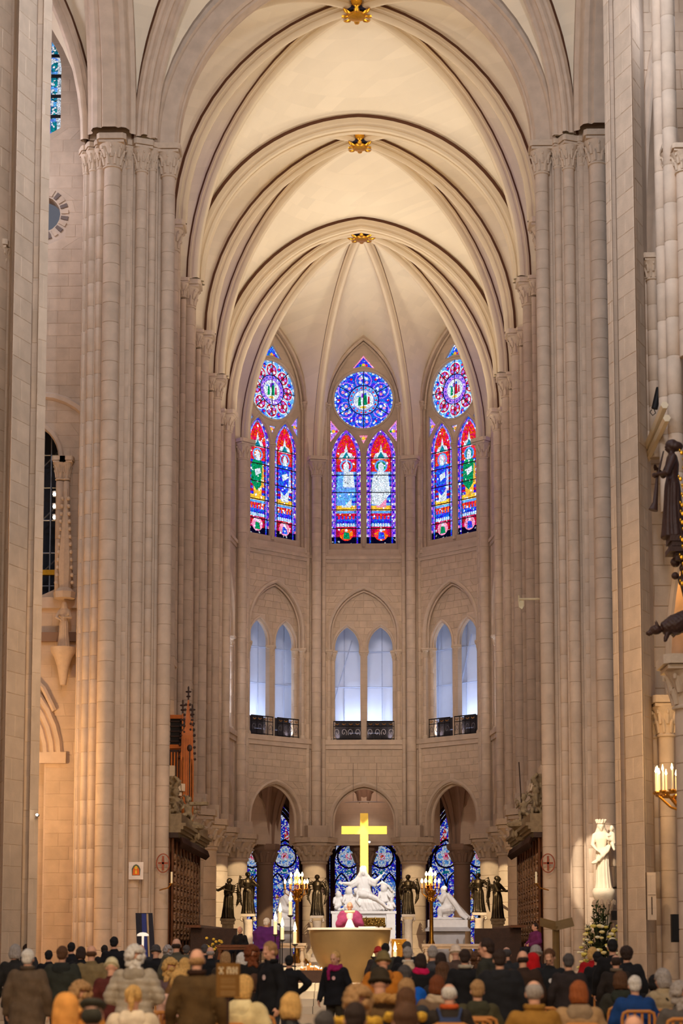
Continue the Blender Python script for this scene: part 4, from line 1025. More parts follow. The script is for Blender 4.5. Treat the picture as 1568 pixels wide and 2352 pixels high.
def body_mesh(pose, tilt=0., name='body', voxel=.0115):
    J = skeleton(pose); b = MB(); h = J['pel'].z; s = J['sh']
    b.loft([(0, 0, h-.10, .10, .08), (0, 0, h, .155, .11), (0, 0, h+.14, .13, .095), (0, 0, h+.28, .155, .11), (0, 0, s-.06, .175, .11), (0, 0, s+.015, .13, .08), (0, 0, s+.05, .06, .06)])
    b.cap(V(0, -.005, s), .058, J['head']-V(0, .03, .06), .054)
    t = tilt; head(b, J['head'], V(0, cos(t), -sin(t)), V(0, sin(t), cos(t)))
    for q in (-1, 1):
        b.cap(J['S', q], .056, J['E', q], .043); b.cap(J['E', q], .043, J['W', q], .028); hand(b, J['W', q], J['D', q], q)
        b.cap(J['H', q], .088, J['K', q], .058); b.cap(J['K', q], .056, J['A', q], .036); b.cap(J['A', q]-V(0, .04, .04), .036, J['T', q], .034)
    return fuse(b, voxel, name, 2)
def coat_mesh(pose, length=.70, puff=.0, wide=1., name='coat', quilt=False):
    J = skeleton(pose); b = MB(); h = J['pel'].z; s = J['sh']; e = .03+puff
    sit = pose == 'sit'; z0 = (h-.02 if sit else length)
    ry = lambda r: r+e*.8
    b.loft([(0, .0, z0, (.195+e)*wide, .15+e), (0, 0, h+.02, (.175+e)*wide, .13+e), (0, 0, h+.16, (.15+e)*wide, .115+e), (0, 0, h+.30, (.165+e)*wide, .12+e), (0, -.01, s-.07, (.185+e)*wide, .12+e*.8), (0, -.01, s+.0, (.16+e)*wide, .095+e*.6), (0, -.01, s+.045, .075+e*.5, .070+e*.4), (0, -.01, s+.085, .066+e*.3, .066+e*.3)], 18)
    for q in (-1, 1):
        S_ = J['S', q]; b.cap(S_+V(-q*.02, 0, -.01), .07+e*.55, J['E', q], .054+e*.6); b.cap(J['E', q], .054+e*.6, J['W', q], .038+e*.5)
        if sit: b.cap(J['H', q]+V(0, 0, .02), .10+e*.3, J['H', q]+V(q*.02, .2, .03), .09)
    def fold(p):
        a = .0035*sin(p.z*38+2*sin(p.x*9)+p.y*11)+.004*sin(p.x*31+p.z*9)+.003*sin(p.y*27-p.z*21)
        if quilt: a += .010*abs(sin(p.z*34+p.x*2))-.004
        return a
    return fuse(b, .0155, name, 3, fold)
def trousers_mesh(pose, name='trousers'):
    J = skeleton(pose); b = MB(); h = J['pel'].z
    b.loft([(0, 0, h-.12, .13, .10), (0, 0, h, .165, .12), (0, 0, h+.10, .15, .11)])
    for q in (-1, 1): b.cap(J['H', q], .098, J['K', q], .072); b.cap(J['K', q], .070, J['A', q]+V(0, 0, .0), .060)
    return fuse(b, .017, name, 3, lambda p: .004*sin(p.z*30+p.x*12))
def shoe_mesh(pose, q):
    J = skeleton(pose); b = MB(); b.cap(J['A', q]-V(0, .05, .045), .042, J['T', q]+V(0, .02, .0), .036); return b.mesh('shoe', mat('shoe_leather', (28, 24, 22), .4))
def hair_mesh(kind):
    """around a head centred on the origin looking along +y"""
    b = MB(); S_ = lambda c, r, R=None: b.ball(c, r, 16, 11, R=R)
    if kind == 'short': S_((0, -.026, .034), (.088, .098, .100)); S_((0, -.055, -.02), (.074, .062, .07))
    elif kind == 'long': S_((0, -.024, .034), (.092, .102, .102)); b.loft([(0, -.045, -.24, .085, .035), (0, -.055, -.15, .10, .055), (0, -.045, -.05, .098, .075), (0, -.03, .04, .092, .09)])
    elif kind == 'bob': S_((0, -.022, .034), (.096, .104, .104)); b.loft([(0, -.035, -.12, .085, .06), (0, -.038, -.06, .105, .082), (0, -.03, .03, .098, .095)])
    elif kind == 'curly':
        random.seed(3)
        for k in range(70):
            a, t = random.uniform(0, 2*pi), random.uniform(.0, 1.9); p = V(.105*sin(t)*cos(a), -.03+.11*sin(t)*sin(a), .02+.12*cos(t))
            if p.y > .055 and p.z < .06: continue
            b.ball(p, .036, 7, 5)
        for k in range(26): b.ball((random.uniform(-.1, .1), -.06+random.uniform(-.03, .02), random.uniform(-.2, -.04)), .035, 7, 5)
    elif kind == 'afro': S_((0, -.03, .045), (.115, .115, .115)); S_((0, -.05, -.03), (.09, .07, .07))
    elif kind == 'bald': S_((0, -.040, -.018), (.0855, .078, .052)); 
    elif kind == 'thin': S_((0, -.034, .012), (.0845, .093, .086))
    elif kind == 'bun': S_((0, -.024, .034), (.089, .099, .100)); S_((0, -.05, -.02), (.076, .064, .06)); S_((0, -.115, .06), (.05, .045, .05))
    elif kind == 'tail': S_((0, -.024, .034), (.089, .099, .100)); b.tube([(0, -.10, .07), (0, -.15, .05), (0, -.145, -.05), (0, -.12, -.16)], [.03, .036, .032, .012], 8)
    elif kind == 'beanie': S_((0, -.018, .055), (.098, .108, .105)); b.tube([(.1*cos(a), -.012+.11*sin(a), .012-.012*sin(a)) for a in [2*pi*i/20 for i in range(21)]], .019, 7)
    elif kind == 'beret': b.ball((0, -.02, .095), (.135, .138, .055), 18, 8); b.tube([(.09*cos(a), -.015+.105*sin(a), .055) for a in [2*pi*i/20 for i in range(21)]], .014, 6); b.tube([(0, -.02, .14), (0, -.02, .165)], .007, 5); S_((0, -.04, -.01), (.086, .08, .075))
    elif kind == 'flatcap': b.ball((0, .0, .085), (.112, .135, .048), 18, 8, R=Matrix.Rotation(-.12, 3, 'X')); b.ball((0, .13, .058), (.075, .05, .012), 12, 6); S_((0, -.04, -.005), (.086, .08, .078))
    elif kind == 'hood': S_((0, -.035, .03), (.118, .125, .13)); b.loft([(0, -.04, -.17, .12, .09), (0, -.045, -.08, .125, .11), (0, -.04, .02, .115, .115)])
    def fold(p):
        if kind in ('short', 'long', 'bob', 'thin', 'bun', 'tail', 'bald'): return .0035*sin(atan2(p.x, -p.y-.03)*16+p.z*18)+.0025*sin(p.z*60+p.x*20)
        if kind in ('beanie',): return .002*sin(atan2(p.x, -p.y)*40)
        if kind in ('afro', 'curly'): return .006*sin(p.x*90)*sin(p.y*90)*sin(p.z*90)
        return .002*sin(p.x*40+p.z*30)
    return fuse(b, .0095, 'hair', 2, fold)
# clothing extras, positions relative to shoulder height (origin = neck base)
def extra_mesh(kind):
    b = MB()
    if kind == 'hood_down':
        b.loft([(0, -.13, -.13, .06, .03), (0, -.12, -.08, .13, .055), (0, -.09, -.01, .15, .085), (0, -.06, .045, .125, .085), (0, -.04, .07, .10, .07)], 16)
        return fuse(b, .014, 'hood', 3, lambda p: .005*sin(p.x*24)*sin(p.z*40))
    if kind == 'fur_hood':
        random.seed(5)
        for i in range(40):
            a = pi*(1.0+i/39.); p = V(.175*cos(a), -.05+.13*sin(a), .03-.02*sin(a))
            for j in range(3): b.ball(p+V(*(random.uniform(-.02, .02) for _ in range(3))), random.uniform(.026, .04), 6, 4)
        return fuse(b, .011, 'fur_trim', 1, lambda p: .007*sin(p.x*150)*sin(p.y*140+p.z*120))
    if kind == 'scarf':
        for r, z, t in ((.105, .045, .035), (.115, .0, .04)): b.tube([(r*cos(a), -.0+r*.9*sin(a), z+.012*sin(a*2)) for a in [2*pi*i/20 for i in range(21)]], t, 8)
        b.tube([(.05, .10, .02), (.06, .15, -.06), (.05, .15, -.2)], [.04, .035, .03], 8)
        return fuse(b, .012, 'scarf', 2, lambda p: .004*sin(p.x*50+p.z*70))
    if kind == 'collar':
        b.tube([(.088*cos(a), -.008+.085*sin(a), .06) for a in [pi*.75+2*pi*.75*i/16+pi*.0 for i in range(17)]], [.02]*17, 7, sq=1.6)
        return fuse(b, .010, 'collar', 1)
    if kind == 'backpack':
        b.loft([(0, -.22, -.50, .13, .075), (0, -.24, -.44, .155, .10), (0, -.24, -.2, .15, .10), (0, -.22, -.08, .12, .075), (0, -.20, -.05, .08, .05)], 16)
        b.loft([(0, -.34, -.46, .10, .02), (0, -.345, -.40, .115, .035), (0, -.335, -.28, .11, .03)], 12)
        for q in (-1, 1): b.tube([(q*.09, -.20, -.08), (q*.12, -.12, .02), (q*.13, -.0, .035), (q*.13, .13, -.06), (q*.14, .14, -.2)], .02, 6)
        return fuse(b, .012, 'backpack', 2)
    if kind == 'strap':
        b.tube([(-.17, .02, .02), (-.1, -.14, -.05), (.05, -.175, -.25), (.2, -.15, -.42)], .018, 6); return b.mesh('bag_strap', mat('black_strap', (22, 20, 22), .6))
    if kind == 'badge':
        b.lathe([(.0, 0), (.035, 0), (.035, .006), (0, .006)], 16); b.xf(Matrix.Rotation(-pi/2, 4, 'X')); return b.mesh('badge', None)
PC = {}
def cached(key, fn):
    if key not in PC: PC[key] = fn()
    return PC[key]
def setm(o, m):
    if not o.data.materials: o.data.materials.append(m)
    o.material_slots[0].link = 'OBJECT'; o.material_slots[0].material = m
SKIN = [(226, 170, 140), (205, 145, 112), (150, 100, 72), (90, 58, 42)]
def skinm(i): return mat('skin_%d' % i, SKIN[i], .55, var=.06, scale=12, bump=.05, kind='obj')
def cloth(rgb, rough=.85): return mat('cloth_%d_%d_%d' % rgb, rgb, rough, var=.22, scale=9, bump=.35, bscale=60, kind='obj')
HC = dict(black=(22, 18, 18), dark=(52, 36, 28), brown=(92, 60, 36), auburn=(120, 62, 28), blond=(214, 168, 98), grey=(165, 155, 148), white=(222, 214, 204), reddish=(150, 80, 35), darkgrey=(78, 72, 70), sandy=(170, 130, 85))
def hairm(c): return mat('hair_'+c, HC[c], .6, var=.3, scale=40, bump=.5, bscale=120, kind='obj') if c in HC else cloth(c)
def person(loc, rz, sc, pose, label, hair=('short', 'dark'), coat=(40, 40, 44), legs=(35, 35, 42), skin=0, tilt=.15, extras=(), length=.70, puff=0., wide=1., quilt=False, rough=.85, head_turn=0, group=None):
    r = empty('person', loc, label, 'person', group, None, rz, sc)
    k = round(tilt/.2)*.2
    o = link('body', cached(('b', pose, k), lambda: body_mesh(pose, k)), r); setm(o, skinm(skin))
    o = link('coat', cached(('c', pose, length, puff, wide, quilt), lambda: coat_mesh(pose, length, puff, wide, quilt=quilt)), r); setm(o, cloth(coat, rough))
    o = link('trousers', cached(('t', pose), lambda: trousers_mesh(pose)), r); setm(o, cloth(legs))
    for q in (-1, 1): link('shoe', cached(('s', pose, q), lambda: shoe_mesh(pose, q)), r)
    J = skeleton(pose); c = J['head']; hk, hc = hair
    nm = {'beanie': 'knit_hat', 'beret': 'beret', 'flatcap': 'flat_cap', 'hood': 'hood'}.get(hk, 'hair')
    o = link(nm, cached(('h', hk), lambda: hair_mesh(hk)), r, c); o.rotation_euler = (-k, 0, 0); setm(o, hairm(hc))
    for e in extras:
        kd, col = e[0], e[1]
        o = link({'hood_down': 'hood', 'fur_hood': 'fur_trim', 'strap': 'bag_strap'}.get(kd, kd), cached(('e', kd), lambda: extra_mesh(kd)), r, V(0, 0, J['sh']+.02))
        if kd == 'badge': o.location = V(e[2], .165, J['sh']-.14); 
        setm(o, cloth(col))
    return r
def eyes(r, pose, tilt=0.):
    J = skeleton(pose); k = round(tilt/.2)*.2
    for q in (-1, 1):
        p = J['head']+Matrix.Rotation(-k, 3, 'X') @ V(q*.032, .086, .0)
        b = MB().ball((0, 0, 0), (.012, .006, .007), 8, 6); o = b.build('eye', mat('eye_dark', (40, 28, 24), .2), r, loc=p)
# ================================================================ sanctuary: statues, altar and furniture
BRONZE = mat('dark_bronze', (66, 54, 38), .34, .75, var=.3, scale=6, bump=.25, kind='obj')
MARBLE = mat('white_marble', (225, 222, 220), .45, var=.06, scale=5, bump=.08)
GREYM = mat('grey_marble', (172, 168, 168), .4, var=.12, scale=2.5, bump=.05)
WOOD = mat('carved_oak', (104, 62, 34), .5, var=.3, scale=7, bump=.4, bscale=24)
WOODL = mat('honey_oak', (190, 104, 36), .45, var=.15, scale=5, bump=.2)
OAKD = mat('dark_oak', (58, 36, 26), .5, var=.25, scale=6, bump=.3)
GREYC = mat('grey_carving', (146, 126, 96), .8, var=.25, scale=8, bump=.5)
WAX = mat('candle_wax', (248, 232, 190), .5, var=.03, bump=0, emis=.10)
FLAME = flame('candle_flame', (255, 214, 140), 22)
BRASS = mat('gilt_brass', (190, 135, 50), .3, .95, var=.2, scale=9, bump=.2)
PXM = lambda Y: Y/4350.
def robed(b, H=1.72, arms=(), look=V(0,1,0), wings=None, hem=.24, veil=False, waist=.13, crown=False, lean=0.):
    k = H/1.72; q = lambda *a: V(*a)*k
    b.loft([(0, 0, 0, hem*k, hem*.85*k), (0, 0, .12*k, hem*.9*k, hem*.78*k), (lean*.3*k, 0, .55*k, .17*k, .155*k), (lean*.6*k, 0, .92*k, .165*k, .13*k), (lean*.8*k, 0, 1.06*k, waist*k, .105*k), (lean*k, 0, 1.28*k, .165*k, .12*k), (lean*k, 0, 1.41*k, .155*k, .09*k), (lean*k, 0, 1.47*k, .06*k, .06*k)], 20)
    b.cap(q(lean, 0, 1.42), .056*k, q(lean, .01, 1.53), .052*k)
    head(b, q(lean, .02, 1.60), look, s=k)
    hc = q(lean, .02, 1.60)
    b.ball(hc+q(0, -.03, .03), (.09*k, .10*k, .10*k), 12, 9)
    if veil: b.ball(hc+q(0, -.025, .03), (.105*k, .115*k, .12*k), 14, 10); b.loft([(lean*k, -.06*k, 1.15*k, .22*k, .07*k), (lean*k, -.05*k, 1.38*k, .20*k, .09*k), (lean*k, -.03*k, 1.55*k, .115*k, .10*k), (lean*k, -.02*k, 1.66*k, .10*k, .10*k)])
    for sd, e, w in arms:
        S_ = q(sd*.17+lean, 0, 1.37); e, w = q(*e), q(*w)
        b.cap(S_, .065*k, e, .052*k); b.cap(e, .052*k, w, .03*k); hand(b, w, (w-e), sd, k, .4)
    if wings:
        for sd in (-1, 1):
            P = []
            sp, up, dn = wings
            for row in range(5):
                f = row/4
                b.tube([q(sd*(.08), -.12, 1.34-.05*row), q(sd*(.16+.18*sp*(1-f*.4)), -.22, 1.34+up*(1-f)-.06*row), q(sd*(.20+.26*sp*(1-f*.3)), -.22, 1.15-.1*row-dn*.2), q(sd*(.12+.22*sp*(1-f*.5)), -.20, .92-.10*row-dn*.5)], [.03*k, .05*k, .045*k, .012*k], 7, sq=.6)
def statue(b, name, m, base_root, vox=.02, fold=None, loc=None, rz=0, sc=1.):
    o = link(name, fuse(b, vox, name, 1, fold), base_root, loc, rz); o.data.materials.append(m); o.scale = (sc, sc, 1); return o
# ---- pedestals and the six bronze angels
def pedestal(root, h, w=.26, square=False, m=None):
    m = m or CARVE
    if square:
        MB().box(-w*1.3, -w*1.3, 0, w*1.3, w*1.3, .25).box(-w, -w, .25, w, w, h-.25).box(-w*1.2, -w*1.2, h-.25, w*1.2, w*1.2, h-.1).box(-w*1.35, -w*1.35, h-.1, w*1.35, w*1.35, h).build('pedestal', m, root, smooth=False)
    else:
        b = MB(); b.box(-w*1.3, -w*1.3, 0, w*1.3, w*1.3, .2); b.lathe([(w*1.15, .2), (w*1.2, .3), (w*.95, .4), (w*.9, .45), (w*.86, h-.45), (w*.95, h-.4), (w*1.0, h-.25)], 20)
        for sx in (-1, 1):
            for sy in (-1, 1): b.tube([(sx*w*.95, sy*w*.8, h-.2+.0), (sx*w*1.25, sy*w*1.0, h-.17), (sx*w*1.3, sy*w*1.05, h-.28), (sx*w*1.1, sy*w*.95, h-.3)], .05, 6)
        b.box(-w*1.3, -w*1.3, h-.12, w*1.3, w*1.3, h); b.build('pedestal', m, root)
ANG = [
 (523, 2017, 2110, 84.5, 'far left bronze angel leaning in silhouette on a dark pedestal', [(-1, (-.30, .12, 1.12), (-.22, .35, 1.2)), (1, (.34, .1, 1.2), (.5, .25, 1.35))], -.6, (.5, .18, .1), -.06, True),
 (570, 2003, 2099, 86.5, 'second bronze angel from the left, head bowed over its arms', [(-1, (-.30, .08, 1.14), (-.08, .24, 1.18)), (1, (.28, .1, 1.12), (.1, .26, 1.05))], .4, (.25, .25, .4), .02, False),
 (728, 2009, 2103, 91.5, 'bronze angel with raised wings left of the marble group', [(-1, (-.28, .03, 1.12), (-.24, .2, .95)), (1, (.36, .06, 1.28), (.44, .16, 1.52))], 0, (.7, .26, .2), 0, False),
 (937, 2009, 2100, 91.5, 'bronze angel with crossed arms right of the marble group', [(-1, (-.28, .1, 1.12), (-.02, .24, 1.16)), (1, (.28, .12, 1.1), (.06, .24, 1.04))], -.2, (.6, .22, .2), .0, False),
 (1100, 2005, 2096, 86.5, 'bronze angel stretching one arm out to the left, by right pedestal', [(-1, (-.36, .12, 1.18), (-.62, .25, 1.0)), (1, (.3, .1, 1.12), (.1, .26, 1.1))], -.3, (.6, .2, .2), .02, False),
 (1143, 2012, 2110, 84.5, 'far right bronze angel in profile with folded wings', [(-1, (-.3, .14, 1.12), (-.22, .34, 1.1)), (1, (.3, .14, 1.1), (.12, .34, 1.1))], 1.1, (.4, .2, .5), .02, True)]
for px, yt, yf, Y, lab, arms, turn, wg, ln, sq in ANG:
    pt, pf = at(px, yt, Y), at(px, yf, Y); H = pt.z-pf.z
    ped = empty('pedestal', (pf.x, Y, .9), 'stone pedestal under the %s' % lab.split(',')[0].replace('bronze ', '').replace('stretching one arm out to the left', 'with stretched arm').split(' with raised')[0].split(' on a dark')[0], 'pedestal', 'pedestals of the angels'); pedestal(ped, pf.z-.9, .24, sq, CARVE if not sq else GREYC)
    r = empty('angel_statue', (pf.x, Y, pf.z), lab, 'statue', 'bronze angels on pedestals')
    b = MB(); robed(b, H*1.0, arms, wings=wg, lean=ln); b.ball((0, 0, .02), (.26, .24, .07), 14, 6)
    statue(b, 'figure', BRONZE, r, .02, drape(.020, 6, 0, 0, H*.62), rz=pi+turn, sc=1.28)
# ---- central marble group
Y = 89.0; u = PXM(Y); p0 = at(835, 2093, Y)
alt = empty('high_altar', (p0.x, Y, .9), 'white marble high altar base with gilded relief under the statue group', 'altar')
hh = p0.z-.9; W2 = 72*u
MB().box(-W2, -.55, 0, W2, .6, hh-.12).build('block', GREYM, alt, smooth=False)
MB().box(-W2-.05, -.62, hh-.12, W2+.05, .65, hh).build('cornice_slab', MARBLE, alt, smooth=False); MB().box(-W2+.0, -.6, 0, -W2+.5, -.55, hh-.12).build('pilaster', MARBLE, alt, smooth=False); MB().box(W2-.42, -.6, 0, W2, -.55, hh-.12).build('pilaster', MARBLE, alt, smooth=False)
MB().box(-6*u, -.60, hh-38*u, 52*u, -.56, hh-12*u).build('panel_frame', MARBLE, alt, smooth=False)
b = MB(); b.box(-3*u, -.62, hh-35*u, 49*u, -.60, hh-15*u); random.seed(11)
for k in range(46): b.ball((random.uniform(-1, 47)*u, -.62, hh-random.uniform(17, 33)*u), (random.uniform(.03, .09), .04, random.uniform(.04, .12)), 7, 5)
b.build('gilded_relief', mat('antique_gilding', (120, 92, 38), .35, .8, var=.3), alt)
pg = empty('marble_group', (p0.x, Y, p0.z), 'white marble mourning mother with outspread arms and body across lap', 'statue')
b = MB(); Q = lambda x, z, y=0.: V(x*u, y, z*u)
b.ball(Q(0, 3), (1.42, .55, .12), 20, 6)
b.loft([(0, 0, 0, 1.05, .5), (0, -.02, 12*u, .85, .48), (0, -.02, 26*u, .62, .42), (-.0, .05, 40*u, .42, .32), (0, .08, 52*u, .32, .24), (0, .08, 68*u, .36, .22), (0, .05, 76*u, .22, .16), (0, .05, 80*u, .12, .12)], 22)
head(b, Q(-1, 89, -.02), V(.0, -1, .25), V(0, .25, 1), 1.5)
b.loft([(-.05, .12, 58*u, .50, .14), (-.02, .12, 74*u, .40, .18), (-.02, .06, 88*u, .21, .2), (-.02, .04, 100*u, .17, .17), (-.02, .04, 104*u, .10, .10)], 18)
for q, e, w in ((-1, Q(-28, 62, -.1), Q(-48, 64, -.25)), (1, Q(25, 66, -.1), Q(40, 80, -.2))):
    b.cap(Q(q*14, 71), .15, e, .13); b.cap(e, .12, w, .06); hand(b, w, (w-e), q, 1.6, .2); b.cap(Q(q*14, 66), .16, e-V(0, 0, .12), .10)
# body across the lap
ch = [Q(-12, 40, -.42), Q(-2, 38, -.46), Q(10, 36, -.46)]
b.tube(ch, [.15, .19, .16], 12); b.ball(Q(-18, 46, -.42), (.12, .13, .15), 12, 8); b.cap(Q(-12, 42, -.45), .07, Q(-16, 24, -.58), .055); b.cap(Q(-16, 24, -.58), .055, Q(-8, 12, -.6), .04)
for o_ in (0, 4): b.cap(Q(10, 36, -.46), .12, Q(28+o_, 30-o_, -.58), .09); b.cap(Q(28+o_, 30-o_, -.58), .085, Q(52+o_, 8, -.6), .05); b.cap(Q(52+o_, 8, -.6), .05, Q(60+o_, 5, -.66), .045)
# skirts
for x in range(-6, 7): b.tube([Q(x*3.5, 34-abs(x), -.36), Q(x*5.5, 18, -.46), Q(x*8.0, 3, -.48)], [.09, .10, .07], 7)
# angels at both sides
def putto(cx, cz, s, wing):
    b.ball(Q(cx, cz+26*s, -.1), (.13*s*1.2, .13*s*1.2, .15*s*1.2), 12, 8); b.loft([(cx*u, -.05, cz*u, .26*s, .2), (cx*u, -.05, (cz+10*s)*u, .2*s, .17), (cx*u, -.05, (cz+19*s)*u, .2*s, .15), (cx*u, -.05, (cz+22*s)*u, .08*s, .08)])
    b.cap(Q(cx-8*s, cz+17*s, -.1), .07, Q(cx-10*s, cz+6*s, -.35), .05); b.cap(Q(cx+8*s, cz+17*s, -.1), .07, Q(cx+12*s, cz+8*s, -.35), .05)
    b.cap(Q(cx, cz, -.1), .12, Q(cx-6*s, cz-9*s+5, -.5), .08)
    if wing:
        for r in range(5): b.tube([Q(cx+4, cz+20*s, .1), Q(cx+14+r, cz+(28-5*r)*s, .15), Q(cx+26-r*2, cz+(16-7*r)*s, .12)], [.05, .09, .03], 7)
putto(-58, 12, 1.0, False); putto(-34, 16, 1.15, False); putto(46, 22, 1.15, True); putto(62, 4, .8, False)
b.tube([Q(30, 58, .0), Q(42, 66, .05), Q(58, 56, .05), Q(66, 44, .0)], [.08, .14, .12, .03], 8, sq=.6)
statue(b, 'figures', MARBLE, pg, .026, lambda p: .020*(abs(sin(p.x*15+p.z*5+1.5*sin(p.z*4)))-.5) if p.z < 1.0 else .009*(abs(sin(p.x*24+p.z*6))-.5))
# gold cross behind
Y = 90.0; a = at(836, 1868, Y); cz = at(836, 1907, Y).z; u2 = PXM(Y)
cr = empty('gold_cross', (a.x, Y, 3.0), 'large plain gold cross rising behind the marble group', 'cross')
GC = mat('bright_gold', (250, 204, 84), .38, .55, var=.03, bump=0)
MB().box(-.19, -.08, 0, .19, .08, a.z-3.0).box(-52*u2, -.078, cz-3.19, 52*u2, .078, cz-2.81).build('cross', GC, cr, smooth=False)
lamp('SPOT', (0, 70, 16), (a.x, Y, cz), 1600, (1., .88, .62), .1, 8, .5, name='cross_spotlight')
# ---- kneeling kings
for sgn, px, yt, yb, wd, lab in ((1, 1027, 2035, 2113, 78, 'white marble king kneeling in a long mantle, at right'), (-1, 650, 2043, 2112, 44, 'white marble king kneeling in profile, at left behind the candles')):
    Y = 84.0; u = PXM(Y); pt, pb = at(px, yt, Y), at(px, yb, Y); Hh = pt.z-pb.z
    base = empty('stepped_pedestal', (pb.x, Y, .9), 'stepped stone base under the kneeling king at %s' % ('right' if sgn > 0 else 'left'), 'pedestal')
    h = pb.z-.9; w = wd*u/2
    MB().box(-w*1.15, -.6, h-.32, w*1.15, .6, h).build('marble_slab', MARBLE, base, smooth=False); MB().box(-w*1.0, -.5, 0, w*1.0, .5, h-.5).box(-w*1.3, -.68, h-.5, w*1.3, .68, h-.38).box(-w*1.2, -.62, h-.38, w*1.2, .62, h-.32).build('stepped_block', GREYM, base, smooth=False)
    r = empty('king_statue', (pb.x, Y, pb.z), lab, 'statue', 'kneeling marble kings'); b = MB(); s = -sgn; k = Hh/1.45
    # profile figure: kneels towards the centre (direction s in x)
    b.ball((0, 0, .04), (w*1.0, .5, .08), 16, 6)
    b.cap(V(s*.28, .08, .12)*k, .15*k, V(-s*.10, .08, .42)*k, .2*k); b.cap(V(s*.30, -.12, .42)*k, .15*k, V(-s*.05, -.1, .5)*k, .2*k); b.cap(V(s*.30, -.12, .42)*k, .13*k, V(s*.33, -.12, .08)*k, .09*k)
    b.loft([(-s*.05*k, 0, .38*k, .30*k, .27*k), (0, 0, .7*k, .24*k, .24*k), (s*.06*k, 0, .98*k, .26*k, .27*k), (s*.10*k, 0, 1.12*k, .17*k, .2*k), (s*.13*k, 0, 1.2*k, .07*k, .07*k)], 18)
    head(b, V(s*.17, 0, 1.30)*k, V(s, -.3, .12), V(-s*.12, 0, 1), 1.2*k); b.ball(V(s*.12, 0, 1.33)*k, (.12*k, .12*k, .14*k))
    for q in (-1, 1): b.cap(V(s*.1, q*.2, 1.04)*k, .11*k, V(s*.24, q*.18, .80)*k, .09*k); b.cap(V(s*.24, q*.18, .80)*k, .08*k, V(s*.40, q*.05, .96)*k, .05*k); hand(b, V(s*.40, q*.05, .96)*k, V(s*.6, 0, 1), q, k*1.2, .3)
    if sgn > 0:
        for i in range(9): f = i/8; b.tube([V(0, -.25+.5*f, 1.1)*k, V(-s*.30, -.30+.6*f, .72)*k, V(-s*(.62+.1*f), -.3+.6*f, .25)*k, V(-s*(.85+.12*sin(i)), -.35+.7*f, .05)*k], [.10*k, .12*k, .13*k, .09*k], 8)
    else: b.loft([(0, .05, 0, .42*k, .3*k), (0, .05, .4*k, .30*k, .26*k)])
    statue(b, 'figure', MARBLE, r, .022, lambda p: .018*(abs(sin(p.x*13*1+p.z*9+2*sin(p.z*3)+p.y*6))-.5))
# ---- tall candelabra
def candle(root, p, h, r, lit=True, name='candle'):
    c = MB().lathe([(r, 0), (r, h), (r*.5, h+r*.3)], 12, p).build(name, WAX, root)
    if lit: MB().lathe([(r*.15, 0), (r*.75+.008, r*.9+.012), (r*.6+.006, r*1.8+.02), (r*.05, r*4+.05)], 8, (p[0], p[1], p[2]+h+r*.3)).build('flame', FLAME, c)
    return c
for px, Y, nm, rows in ((682, 80.0, 'left', ((2030, 2042, (654, 666, 677, 688, 699, 706)), (2014, 2032, (668, 678, 686, 694)), (2006, 2030, (682,)))), (990, 80.0, 'right', ((2028, 2040, (969, 977, 986, 999, 1008)), (2012, 2034, (979, 985, 992, 999)), (2003, 2030, (989,))))):
    top = at(px, 2045, Y); r = empty('candelabrum', (top.x, Y, .9), 'tall gilt candelabrum with many lit candles, %s of the altar' % nm, 'candelabrum', 'gilt candelabra')
    z = top.z-.9
    MB().lathe([(.42, 0), (.36, .12), (.24, .25), (.12, .4), (.1, .7), (.15, .85), (.09, 1.0), (.075, z-.5), (.13, z-.42), (.07, z-.3), (.16, z-.1), (.2, z)], 16).build('stem', BRASS, r)
    for k in range(3): a = 2*pi*k/3-pi/2; MB().tube([(.1*cos(a), .1*sin(a), .3), (.4*cos(a), .4*sin(a), .18), (.52*cos(a), .52*sin(a), 0)], [.06, .06, .08], 8).build('foot', BRASS, r)
    for ri, (yf, yc, xs) in enumerate(rows):
        for i, x in enumerate(xs):
            pc = at(x, yc, Y); pf = at(x, yf, Y); loc = (pc.x-top.x, (-.15 if i % 2 else .15) if ri < 2 else 0, pc.z-.9)
            arm = MB().tube([(0, 0, z-.15), (loc[0]*.5, loc[1]*.6, z-.28+.1*ri), (loc[0], loc[1], z-.12+.1*ri), loc], .022, 6).lathe([(.02, -.03), (.06, 0), (.05, .02)], 10, loc).build('arm', BRASS, r)
            hc = pf.z-pc.z; c = MB().lathe([(.028, 0), (.028, hc)], 8, loc).build('candle', mat('amber_wax', (255, 176, 110), .5, emis=.45), arm)
            MB().lathe([(.015, 0), (.055, .05), (.05, .11), (.008, .2)], 8, (loc[0], loc[1], loc[2]+hc)).build('flame', FLAME, arm)
    b = MB(); random.seed(4)
    for k in range(60): a = random.uniform(0, 2*pi); rr = random.uniform(.05, .24); b.ball((rr*cos(a), rr*sin(a), z-random.uniform(-.05, .45)), random.uniform(.02, .05), 6, 4)
    b.build('foliate_crown', BRASS, r)
    lamp('POINT', (top.x, Y-.5, top.z+.5), None, 14, (1., .6, .25), .1, name='candle_light')
